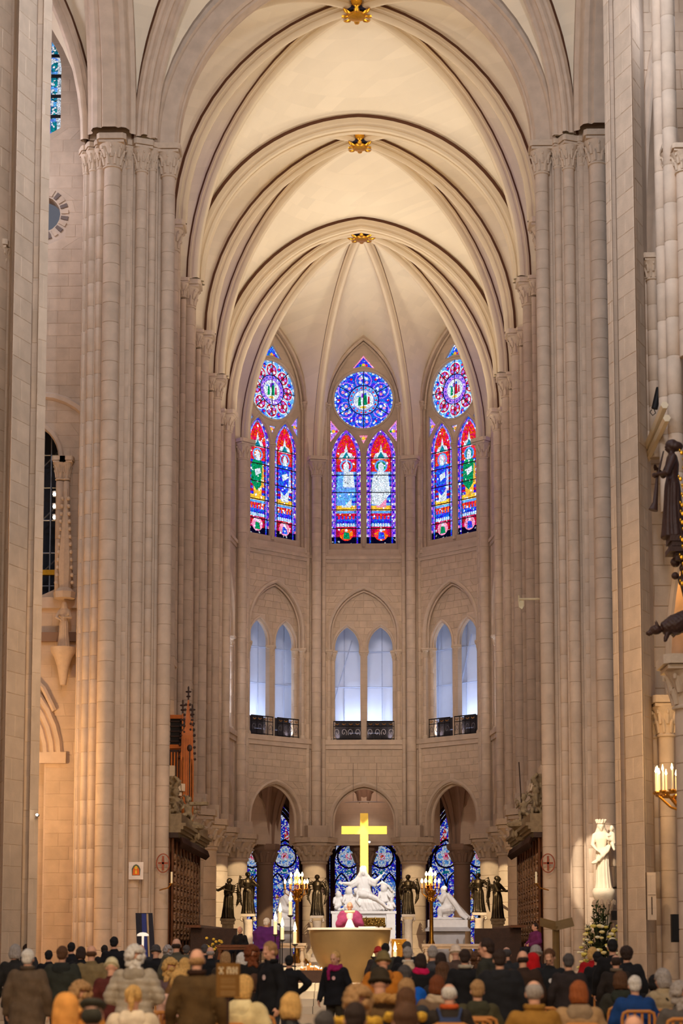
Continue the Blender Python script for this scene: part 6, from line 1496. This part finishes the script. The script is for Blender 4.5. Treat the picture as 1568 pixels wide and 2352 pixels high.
MB().add([(bx+.3, -.12, bz+.05), (bx+.9, -.12, bz+.75), (bx+.9, -.12, bz+.45), (bx+.42, -.12, bz-.12), (bx+.3, .12, bz+.05), (bx+.9, .12, bz+.75), (bx+.9, .12, bz+.45), (bx+.42, .12, bz-.12)], [(0,3,2,1),(4,5,6,7),(0,1,5,4),(1,2,6,5),(2,3,7,6),(3,0,4,7)]).build('gable', DW, cn, smooth=False)
b = MB()
for j in range(16): q = at(1562+random.uniform(-5, 8), 1040+j*20, Y-.3); b.ball((q.x-cn.location.x+.03, -.3, q.z-pb.z), (.035, .02, .05), 7, 5); b.ball((q.x-cn.location.x-.01, -.3, q.z-pb.z+.05), (.02, .015, .04), 6, 4)
b.build('gilded_leaf', GOLD, cn)
# ---- small technical things
p = at(1507, 915, 43.5); o = MB().tube([(-.05, 0, -.25), (.07, 0, .25)], .075, 12).tube([(-.12, -.03, -.28), (-.16, -.03, -.34), (-.10, -.03, -.42), (-.03, -.03, -.36), (-.06, -.03, -.28)], .012, 5).build('stage_spotlight', mat('matt_black', (22, 22, 24), .6), loc=p); tag(o, 'black tube spotlight on the ledge between right wall shafts', 'lamp')
p = at(1556, 2132, 42.5); o = MB().box(-.14, -.1, -.31, .2, .12, .31).box(-.12, -.12, -.28, .18, -.1, .28).build('loudspeaker', MATS['matt_black'], loc=p, smooth=False); tag(o, 'black loudspeaker box at lower right edge on the wall', 'speaker')
p = at(1495, 2060, 43.0); o = MB().box(-.10, -.08, -.52, .10, .1, .55).box(-.09, -.10, .05, .09, -.08, .5).build('wall_cabinet', STONE, loc=p, smooth=False); tag(o, 'pale narrow box fixed on the right wall beside the loudspeaker', 'box'); MB().box(-.012, -.09, -.40, .012, -.08, .0).build('slot', OAKD, o, smooth=False)
p = at(86, 1872, 43.85); o = MB().tube([(0, -.05, 0), (0, .1, 0)], .03, 10).build('small_lamp', MATS['matt_black'], loc=p); tag(o, 'tiny bright lamp on left foreground pier', 'lamp'); MB().ball((0, -.06, 0), .028, 8, 6).build('bulb', flame('lamp_glow', (255, 246, 225), 18), o)
p = at(848, 1934, 98.5); o = MB().tube([(0, -.02, 0), (0, .2, .05)], .06, 10).build('aisle_spotlight', MATS['matt_black'], loc=p); tag(o, 'small bright spotlight behind the gold cross', 'lamp'); MB().ball((0, -.05, 0), .05, 8, 6).build('bulb', MATS['lamp_glow'], o)
p = at(838, 1843, 96.0); b = MB(); b.tube([(-1.02, 0, 0), (-.5, -.12, .02), (0, -.15, .03), (.5, -.12, .02), (1.02, 0, 0)], [.012, .03, .04, .03, .012], 8); o = b.build('lit_ledge_bar', mat('lit_ledge_metal', (210, 200, 200), .3, .8), loc=p); tag(o, 'thin curved light rail hung under the middle apse arch', 'lamp')  # bright line of light on a ledge, built as a separate metal bar
for s in (-1, 1): MB().tube([(s*.6, -.1, 0), (s*.6, -.1, 2.0)], .008, 4).build('wire', IRON, o)  # made-up wires holding the ledge bar
# statue on corbel in the left transept
Y = 59.7; pb = at(146, 1488, Y); pt = at(146, 1375, Y)
ts = empty('stone_saint', (pb.x, Y, pb.z), 'weathered stone saint on a moulded corbel in left transept', 'statue'); b = MB(); robed(b, pt.z-pb.z-.1, [(-1, (-.27, .1, 1.12), (-.1, .25, 1.1)), (1, (.27, .1, 1.12), (.1, .25, 1.0))], veil=True); statue(b, 'figure', CARVE, ts, .024, drape(.015, 6, 0, 0, 1.0), rz=pi)
MB().lathe([(.1, -1.2), (.2, -.6), (.30, -.3), (.40, -.15), (.42, 0)], 14).build('corbel', CARVE, ts)
b = MB(); zc = pt.z-pb.z; b.lathe([(.34, zc), (.36, zc+.2), (.2, zc+.35), (.24, zc+1.2), (.04, zc+3.6)], 8)
for k in range(12): b.ball((.26-.015*k, -.1, zc+.5+.25*k), .07, 6, 4); b.ball((-.26+.015*k, -.1, zc+.5+.25*k), .07, 6, 4)
b.build('canopy', CARVE, ts)
# ================================================================ chairs
CHW = mat('chair_oak', (196, 130, 66), .45, var=.2, scale=10, bump=.15, kind='obj')
CH = {}
def chair_meshes():
    b = MB(); b.box(-.21, -.20, .43, .21, .22, .46); CH['seat'] = b.mesh('seat', CHW, False)
    for nm, pts, r in (('leg', [(-.20, -.19, 0), (-.20, -.20, .44)], .02), ('leg.', [(.20, -.19, 0), (.20, -.20, .44)], .02), ('leg..', [(-.19, .20, 0), (-.19, .20, .44)], .019), ('leg...', [(.19, .20, 0), (.19, .20, .44)], .019)): CH[nm] = MB().tube(pts, r, 8).mesh('leg', CHW)
    b = MB(); b.tube([(-.20, -.20, .44), (-.205, -.24, .78), (-.19, -.25, .84), (-.14, -.255, .865), (.14, -.255, .865), (.19, -.25, .84), (.205, -.24, .78), (.20, -.20, .44)], .021, 8); CH['backrest'] = b.mesh('back_frame', CHW)
    for i in range(4): CH['slat%d' % i] = MB().box(-.15+.09*i, -.245, .46, -.12+.09*i, -.23, .85).mesh('slat', CHW, False)
    CH['rail'] = MB().box(-.19, -.215, .52, .19, -.195, .56).mesh('rail', CHW, False)
chair_meshes()
def chair(x, y, rz, label, grp='wooden chairs of the nave'):
    r = empty('chair', (x, y, 0), label, 'chair', grp, None, rz)
    for k, me in CH.items(): link('slat' if k.startswith('slat') else k.strip('.') if k != 'backrest' else 'back_frame', me, r)
    return r
# ================================================================ the crowd, back to front
G = 'standing and seated people of the congregation'
BLK, NAVY, DKG = (24, 23, 26), (26, 28, 42), (44, 44, 48)
def P(px, py, D, label, hair=('short', 'dark'), coat=BLK, rz=0., pose=None, ch=False, z0=0., **k):
    zt = at(px, py, D).z-z0; add = {'beanie': .03, 'beret': .035, 'afro': .03, 'hood': .02}.get(hair[0], 0)
    if pose is None: pose = 'stand' if zt > 1.47 else 'sit'
    nom = (1.305 if pose == 'sit' else 1.745)+add; sc = max(.80, min(1.16, zt/nom)); zz = z0
    if pose == 'sit' and zt < 1.0: zz = z0+zt-nom*.84; sc = .84; zz = max(zz, -.0)
    p = at(px, py, D); r = person((p.x, D, zz), rz, sc, pose, label, hair, coat, group=G, **k)
    if pose == 'sit': chair(p.x, D-.06, rz, ('wooden chair under the ' + label.split(',')[0].replace('person with ', '').replace('person in ', '') )[:70].rsplit(' ', 0)[0] if len(label.split(',')[0].split()) < 11 else 'wooden chair under the ' + ' '.join(label.split(',')[0].split()[:9]))
    return r
H = 'hood_down'
# left block
P(10, 2180, 44, 'person with dark brown hair in black, at extreme left edge', ('short', 'dark'))
P(35, 2171, 31, 'person with greying blond hair, behind the brown jacket man', ('bob', 'grey'), (40, 38, 36))
P(61, 2170, 44, 'person with dark brown hair, far behind the left grey-haired pair', ('short', 'dark'), DKG)
P(64, 2182, 24.5, 'white-haired man in a creased brown jacket, large at lower left', ('short', 'white'), (98, 80, 62), wide=1.08, puff=.02, extras=(('collar', (80, 66, 52)),), length=.62)
P(112, 2184, 38, 'person with black hair in black, left of green coat person', ('short', 'black'))
P(143, 2175, 28, 'person with brown hair in a dark green coat with hood', ('short', 'brown'), (50, 52, 44), puff=.03, extras=((H, (40, 42, 38)),))
P(164, 2166, 42, 'tall person with black hair behind the green coat', ('short', 'black'))
P(186, 2176, 36, 'person with dark hair between the green coat and the bald man', ('bob', 'dark'))
P(210, 2172, 29, 'bald man with pink crown in a checked tan shirt', ('bald', 'brown'), (132, 112, 76), length=.8)
P(240, 2172, 46, 'small figure with dark hair left of tall black-haired man', ('short', 'black'))
P(262, 2153, 42, 'tall man with black hair in black coat before the left pier', ('short', 'black'))
P(256, 2199, 24.5, 'person in a pale knitted hat bending forward, beside silver puffer', ('beanie', (214, 200, 160)), (92, 40, 34), tilt=.6)
P(310, 2178, 22.5, 'grey-haired person in a silver quilted puffer jacket', ('curly', 'white'), (176, 162, 142), puff=.035, quilt=True, pose='front', rough=.4, extras=((H, (160, 146, 126)),))
P(324, 2170, 42, 'bald pink-headed man far behind the silver puffer', ('bald', 'grey'), DKG)
P(358, 2170, 37, 'person in a grey hat and black coat, right of silver puffer', ('beanie', 'darkgrey'))
P(386, 2175, 43, 'small grey-haired person in front of the dark left desk', ('curly', 'grey'), DKG)
P(405, 2156, 35, 'balding man in a grey-green coat in the left middle', ('bald', 'dark'), (88, 82, 66), wide=1.15, length=.6)
P(428, 2172, 44, 'person with dark hair and pale coat behind the brown coat man', ('short', 'darkgrey'), (150, 130, 100))
P(392, 2207, 31, 'child with fair hair in mauve stripes leaning right', ('curly', 'blond'), (110, 84, 84), rz=-.4)
P(412, 2228, 24, 'person in a pale pink shawl left of the large brown coat', ('bob', 'blond'), (226, 180, 160), rz=-.3)
P(424, 2202, 27, 'long blond-haired woman beside the large brown coat', ('long', 'blond'), (120, 84, 50))
P(452, 2180, 19.3, 'large bald man in a brown coat seen from behind, centre left', ('bald', 'sandy'), (88, 66, 36), wide=1.0, puff=.0, length=.55, extras=(('collar', (52, 30, 18)),))
P(470, 2170, 43, 'person with darkish grey hair behind the large brown coat', ('short', 'darkgrey'))
P(483, 2175, 38, 'man with pink bald head in dark clothes right of brown coat', ('bald', 'grey'))
P(518, 2188, 32, 'person with greyish blond bob above the brown notice board', ('bob', 'sandy'), (60, 50, 40))
P(555, 2190, 31, 'person with light grey-blond hair right of the notice board', ('bob', 'white'), (60, 46, 38))
P(578, 2176, 29.5, 'woman with big curly auburn hair in black', ('curly', 'auburn'), (26, 22, 20))
v = P(622, 2165, 25.5, 'man steward in black vest with round badge, turned to the left', ('short', 'sandy'), (20, 20, 24), rz=2.2, pose='stand', tilt=.4, legs=(70, 76, 86), length=.78, extras=(('badge', (225, 200, 195), -.09), ('collar', (16, 16, 18)))); eyes(v, 'stand', .4)
P(664, 2196, 33, 'person in black with hand on hip, just behind the steward', ('short', 'black'), pose='hips')
P(560, 2243, 20.5, 'blond child in a cream hooded coat seated near the notice board', ('bob', 'blond'), (226, 204, 150), rz=-.5, puff=.03, extras=((H, (232, 212, 160)),))
P(584, 2240, 26, 'child with brown hair in dark clothes beside the cream coat', ('bob', 'brown'), (50, 36, 28))
v = P(770, 2186, 31, 'woman steward with blond hair, magenta scarf, black vest and badge', ('short', 'blond'), (20, 20, 26), rz=pi-.5, pose='stand', legs=(52, 46, 36), length=.80, extras=(('scarf', (150, 24, 90)), ('badge', (230, 180, 180), -.06))); eyes(v, 'stand', .15)
MB().cap((0, 0, 0), .052, (.0, .0, .05), .056, 12).build('red_cuff', cloth((190, 20, 40)), v, loc=(-.285, .055, .93))
P(668, 2284, 17.2, 'blond woman in a black leather jacket seated at bottom centre', ('bob', 'blond'), (22, 20, 20), rough=.35, wide=1.1)
P(745, 2325, 14.8, 'person with dark grey hair, only crown visible at bottom centre', ('short', 'darkgrey'), (50, 48, 50))
P(185, 2262, 20, 'person with curly fair hair in orange fur-trimmed coat, lower left', ('curly', 'sandy'), (214, 140, 60), extras=(('fur_hood', (226, 160, 84)),))
P(152, 2284, 16.5, 'person in an orange furry hood, lower left corner', ('hood', (226, 156, 78)), (210, 136, 60), puff=.03)
P(212, 2298, 14.6, 'person wearing a dark flat cap seated at lower left', ('flatcap', (62, 60, 50)), (30, 28, 24))
P(306, 2266, 19.0, 'child with orange-blond ponytail in a white hooded coat', ('tail', 'blond'), (226, 206, 176), puff=.025, extras=((H, (236, 216, 186)),))
# right block
P(885, 2168, 40, 'person with black hair near the altar, right side', ('short', 'black'), (60, 58, 50))
P(868, 2174, 43, 'person in a small red cap next to the altar bowl', ('beanie', (190, 50, 44)), (60, 50, 46))
P(880, 2184, 24, 'person in an olive knit hat and mustard orange coat', ('beanie', (120, 104, 66)), (190, 116, 34), puff=.035, wide=1.1, extras=((H, (176, 104, 30)),))
P(934, 2164, 37, 'person with grey-brown hair beyond the grey head', ('short', 'darkgrey'))
P(936, 2176, 32, 'grey-haired person in black coat with cream collar', ('short', 'grey'), BLK, extras=(('collar', (226, 214, 190)),), wide=1.05)
P(966, 2192, 28.5, 'person with dark hair in a magenta scarf and black coat', ('bob', 'dark'), BLK, extras=(('scarf', (206, 18, 84)),))
P(993, 2174, 31, 'person with grey hair in a dark grey coat right of magenta scarf', ('short', 'grey'), (70, 68, 72))
P(1012, 2190, 30, 'person with dark hair in a charcoal hooded jacket', ('bob', 'dark'), (48, 50, 52), puff=.02, extras=((H, (44, 46, 48)),))
P(938, 2208, 31, 'person wearing a beige knit cap behind the blue jacket', ('beanie', (214, 186, 150)), (60, 56, 52))
P(929, 2219, 25.5, 'grey-haired person in a bright blue padded jacket', ('short', 'darkgrey'), (14, 96, 200), puff=.035, extras=((H, (10, 88, 190)),))
P(872, 2222, 20, 'person in a dark knit hat with brown fur hood, before mustard coat', ('beanie', (56, 46, 32)), (110, 84, 52), extras=(('fur_hood', (176, 132, 76)),))
P(836, 2255, 30, 'person with orange-blond hair at the aisle edge', ('bob', 'reddish'), (90, 60, 50))
P(1016, 2212, 27, 'person with brown hair in front of charcoal jacket', ('long', 'brown'), (40, 38, 40))
P(933, 2250, 21, 'woman with streaked fair hair behind the yellow fur hood', ('long', 'sandy'), (60, 60, 64))
P(932, 2272, 18.5, 'person with brown hair and a yellow fur-trimmed hood', ('bob', 'brown'), (36, 32, 30), extras=(('fur_hood', (214, 168, 60)),))
P(822, 2273, 16.2, 'person with fluffy pinkish fair hair at the aisle, lower centre', ('curly', 'sandy'), (44, 40, 36), extras=(('fur_hood', (206, 160, 56)),))
P(815, 2306, 14.0, 'person with dark brown hair at bottom, right of the aisle', ('short', 'dark'), (70, 60, 50))
P(931, 2308, 12.6, 'person with thick brown hair filling the bottom centre right', ('short', 'brown'), (60, 46, 34))
P(1003, 2243, 24, 'woman with chestnut hair and a beige patterned scarf', ('bob', 'auburn'), (120, 96, 74), extras=(('scarf', (196, 172, 142)),))
P(1031, 2260, 20.5, 'nearly bald white-haired man carrying a blue backpack', ('thin', 'white'), (52, 44, 38), extras=(('backpack', (54, 66, 100)), ('collar', (206, 90, 40))))
P(1046, 2170, 33, 'person wearing a cream cap left of the tall dark-green coat man', ('beanie', (240, 216, 190)), (90, 70, 60))
P(1067, 2182, 26.5, 'man with dark hair and pale collar in black coat', ('short', 'dark'), BLK, extras=(('collar', (180, 170, 150)),))
v = P(1118, 2157, 25.5, 'tall man in profile looking left in a dark olive coat', ('short', 'dark'), (50, 50, 42), rz=1.25, length=.6); eyes(v, 'stand', .15)
P(1094, 2190, 33, 'person with curly brown hair left of the tall profile man', ('curly', 'brown'), (60, 44, 34))
P(1147, 2184, 23, 'person with dark hair in a large black hooded puffer', ('short', 'dark'), (28, 28, 32), puff=.06, wide=1.12, extras=((H, (32, 32, 36)),))
P(1163, 2176, 33, 'person with thinning grey-brown hair behind the black puffer', ('thin', 'darkgrey'), (44, 44, 46))
P(1200, 2184, 26, 'balding man in a dark brown corduroy coat', ('bald', 'dark'), (56, 38, 28), wide=1.15, puff=.02)
P(1230, 2171, 31, 'person in a grey knitted beanie behind the red scarf', ('beanie', 'grey'), (32, 30, 34))
P(1223, 2190, 29, 'person with a bright red hood and mauve coat', ('hood', (196, 14, 22)), (90, 46, 46))
v = P(1262, 2181, 27, 'man steward in black looking down, facing the camera', ('short', 'brown'), (24, 26, 30), rz=pi-.3, pose='front', tilt=.6, extras=(('badge', (230, 225, 225), -.05),)); eyes(v, 'front', .6)
P(1305, 2192, 26, 'person with grey-brown hair in a dark plum jacket', ('short', 'darkgrey'), (46, 38, 38), wide=1.08)
P(1096, 2253, 22.3, 'blond-grey person in an olive jacket with green bag', ('short', 'sandy'), (74, 68, 44), puff=.02, extras=((H, (60, 58, 40)),))
v = P(1226, 2253, 18.8, 'grey-haired man in a mustard brown jacket, lower right', ('thin', 'grey'), (156, 112, 44), wide=1.02, extras=(('collar', (150, 108, 42)),))
P(1328, 2256, 20.5, 'person with red-brown hair in a beige coat, lower right', ('bob', 'reddish'), (176, 140, 98), puff=.025, extras=((H, (150, 126, 98)),))
P(1360, 2177, 35, 'blond person in a bright red coat below the flowers', ('bob', 'blond'), (168, 14, 20))
P(1371, 2187, 33, 'person with black hair in black right of red coat', ('short', 'black'))
P(1406, 2159, 31.5, 'tall black-haired person in black before the flowers', ('short', 'black'), (20, 18, 20), wide=1.1)
P(1414, 2194, 28.5, 'man with a small bald spot in a very dark coat', ('thin', 'dark'), (40, 32, 28), extras=(('collar', (110, 96, 80)),))
P(1438, 2173, 30, 'person with bushy dark hair in black, furthest right standing', ('afro', 'dark'), (26, 26, 30), puff=.02, wide=1.08)
P(1424, 2233, 26, 'person with brown hair and dark green hood before the black coats', ('bob', 'brown'), (52, 50, 42), extras=((H, (44, 48, 38)),))
P(1457, 2243, 24.5, 'white-haired person in a blue jacket seated at right', ('short', 'white'), (22, 62, 120), puff=.025, wide=1.1)
P(1502, 2241, 29, 'person with black bobbed hair right of the blue jacket', ('bob', 'black'), (24, 22, 24))
P(1522, 2227, 25, 'person with pinkish grey hair in a beige quilted coat and black strap', ('bob', 'grey'), (168, 148, 116), rz=.7, puff=.03, quilt=True, extras=(('strap', (22, 20, 22)),))
P(1561, 2262, 22, 'grey-haired person in mottled grey at the right edge', ('curly', 'grey'), (90, 84, 80))
P(1455, 2333, 13.8, 'bald orange-lit head at the bottom right', ('bald', 'grey'), (50, 44, 40))
# clergy
p = at(803, 2072, 51.3)
pr_ = person((p.x, 51.3, 1.1), pi, (p.z-1.1)/1.745, 'pray', 'priest in a magenta chasuble praying behind the altar', ('bald', 'white'), (158, 62, 104), legs=(150, 56, 98), puff=.085, wide=1.15, length=.25, tilt=.2, group=None)
eyes(pr_, 'pray', .2)
for s in (-1, 1): MB().tube([(s*.07, .17, 1.40), (s*.08, .20, 1.1), (s*.09, .19, .4)], .022, 6).build('gold_band', mat('gold_embroidery', (232, 190, 110), .5), pr_)
MB().tube([(.13*cos(q), -.01+.12*sin(q), 1.475) for q in [2*pi*i/20 for i in range(21)]], .045, 8).build('pale_collar', mat('cream_collar', (246, 226, 180), .8), pr_)
p = at(612, 2124, 53.0)
person((p.x, 53.0, 1.1), -.3, 1.02, 'sit', 'seated priest in a wide purple cape seen from behind, left of altar', ('short', 'white'), (84, 30, 104), legs=(84, 30, 104), puff=.11, wide=1.25)
p = at(551, 2151, 55.0); v = person((p.x, 55.0, 1.1), pi-.4, .86, 'sit', 'man in black suit sitting at the left stalls facing the nave', ('thin', 'grey'), (22, 20, 22)); eyes(v, 'sit')
p = at(1229, 2109, 57.0); v = person((p.x, 57.0, 1.1), pi/2+.5, .95, 'sit', 'dark-haired cleric in magenta cape seated at the right stalls', ('short', 'dark'), (110, 40, 90), puff=.02); eyes(v, 'sit')
for x, y, z in ((at(612, 2124, 53).x, 53.0, 1.1), (at(551, 2151, 55).x, 55.0, 1.1), (at(1229, 2109, 57).x, 57.0, 1.1)):
    r = empty('stool', (x, y-.02, z), {53.0: 'dark stool under the priest in the purple cape', 55.0: 'dark stool under the man in the black suit', 57.0: 'dark stool under the cleric in magenta cape'}[y], 'stool')
    MB().box(-.2, -.2, .36, .2, .2, .42).build('seat', OAKD, r, smooth=False)
    for sx in (-1, 1):
        for sy in (-1, 1): MB().box(sx*.17-.02, sy*.17-.02, 0, sx*.17+.02, sy*.17+.02, .36).build('leg', OAKD, r, smooth=False)
# free chairs
for i, (px, py) in enumerate(((1438, 2311), (1461, 2317), (1483, 2323), (1506, 2328), (1522, 2335))):
    D = .865*4350/(py-2170); p = at(px, py, D); chair(p.x+.20, D+.25, .12, 'empty oak chair, %s of the receding row at lower right' % ('first', 'second', 'third', 'fourth', 'fifth')[i], 'empty oak chairs at the lower right')
for px, py, lab in ((1371, 2289, 'empty oak chair right of the beige coat person'), (1411, 2302, 'empty oak chair left of the blue jacket person'), (1188, 2330, 'empty oak chair left of the mustard jacket man'), (1086, 2346, 'empty oak chair at the bottom right of the blue backpack'), (1245, 2318, 'empty oak chair right of the mustard jacket man'), (536, 2338, 'empty oak chair below the brown notice board'), (590, 2338, 'empty oak chair at the bottom left of the blond leather jacket'), (352, 2328, 'empty oak chair right of the child in white hood')):
    D = .865*4350/(py-2170); p = at(px, py, D); chair(p.x, D+.25, 0, lab)
# ---- notice board
Y = 18.6; a, b_ = at(497, 2212, Y), at(550, 2290, Y); w = b_.x-a.x; h = a.z-b_.z
nb = empty('notice_board', (a.x, Y, 0), 'brown notice board with white pictograms and lines standing in the crowd', 'sign')
BM = mat('brown_board', (122, 84, 34), .5, var=.05, bump=0); WH = mat('pale_print', (226, 206, 170), .6, bump=0); WD = mat('faint_print', (160, 124, 74), .6, bump=0)
MB().box(0, 0, b_.z, w, .03, a.z).build('board', BM, nb, smooth=False); MB().box(w*.45, .01, 0, w*.55, .04, b_.z).box(w*.2, -.15, 0, w*.8, .2, .03).build('post', OAKD, nb, smooth=False)
def blk(x0, z0, x1, z1, m): MB().box(a.x*0+w*x0, -.003, a.z-h*z1, w*x1, 0, a.z-h*z0).build('print', m, nb, smooth=False)
for q in ((.10, .12, .30, .17), (.17, .12, .24, .32), (.12, .27, .30, .32), (.45, .14, .50, .32), (.45, .12, .62, .17), (.58, .14, .64, .32), (.70, .12, .76, .32), (.72, .20, .88, .25), (.84, .12, .90, .32)): blk(*q, WH)
for z in (.45, .51, .57, .66, .71, .82, .87, .92): blk(.18, z, .82, z+.025, WD)
# ---- small yellow flowers at the left stalls
p = at(490, 2178, 56.5); fy = empty('flower_vase', (p.x, 56.5, 1.1), 'small vase of yellow flowers at the foot of left stalls', 'flowers'); random.seed(8)
MB().lathe([(.08, 0), (.12, .15), (.07, .3), (.1, .36)], 12).build('vase', mat('dark_pot', (50, 40, 34), .6), fy)
for k in range(16):
    tip = V(random.uniform(-.25, .25), random.uniform(-.2, .2), random.uniform(.45, .8)); c = MB().tube([(0, 0, .3), tip*.6+V(0, 0, .2), tip], .008, 4).build('stem', LEAFM, fy); MB().ball(tip, (.05, .05, .04), 7, 5).build('blossom', mat('yellow_blossom', (226, 190, 70), .6), c)
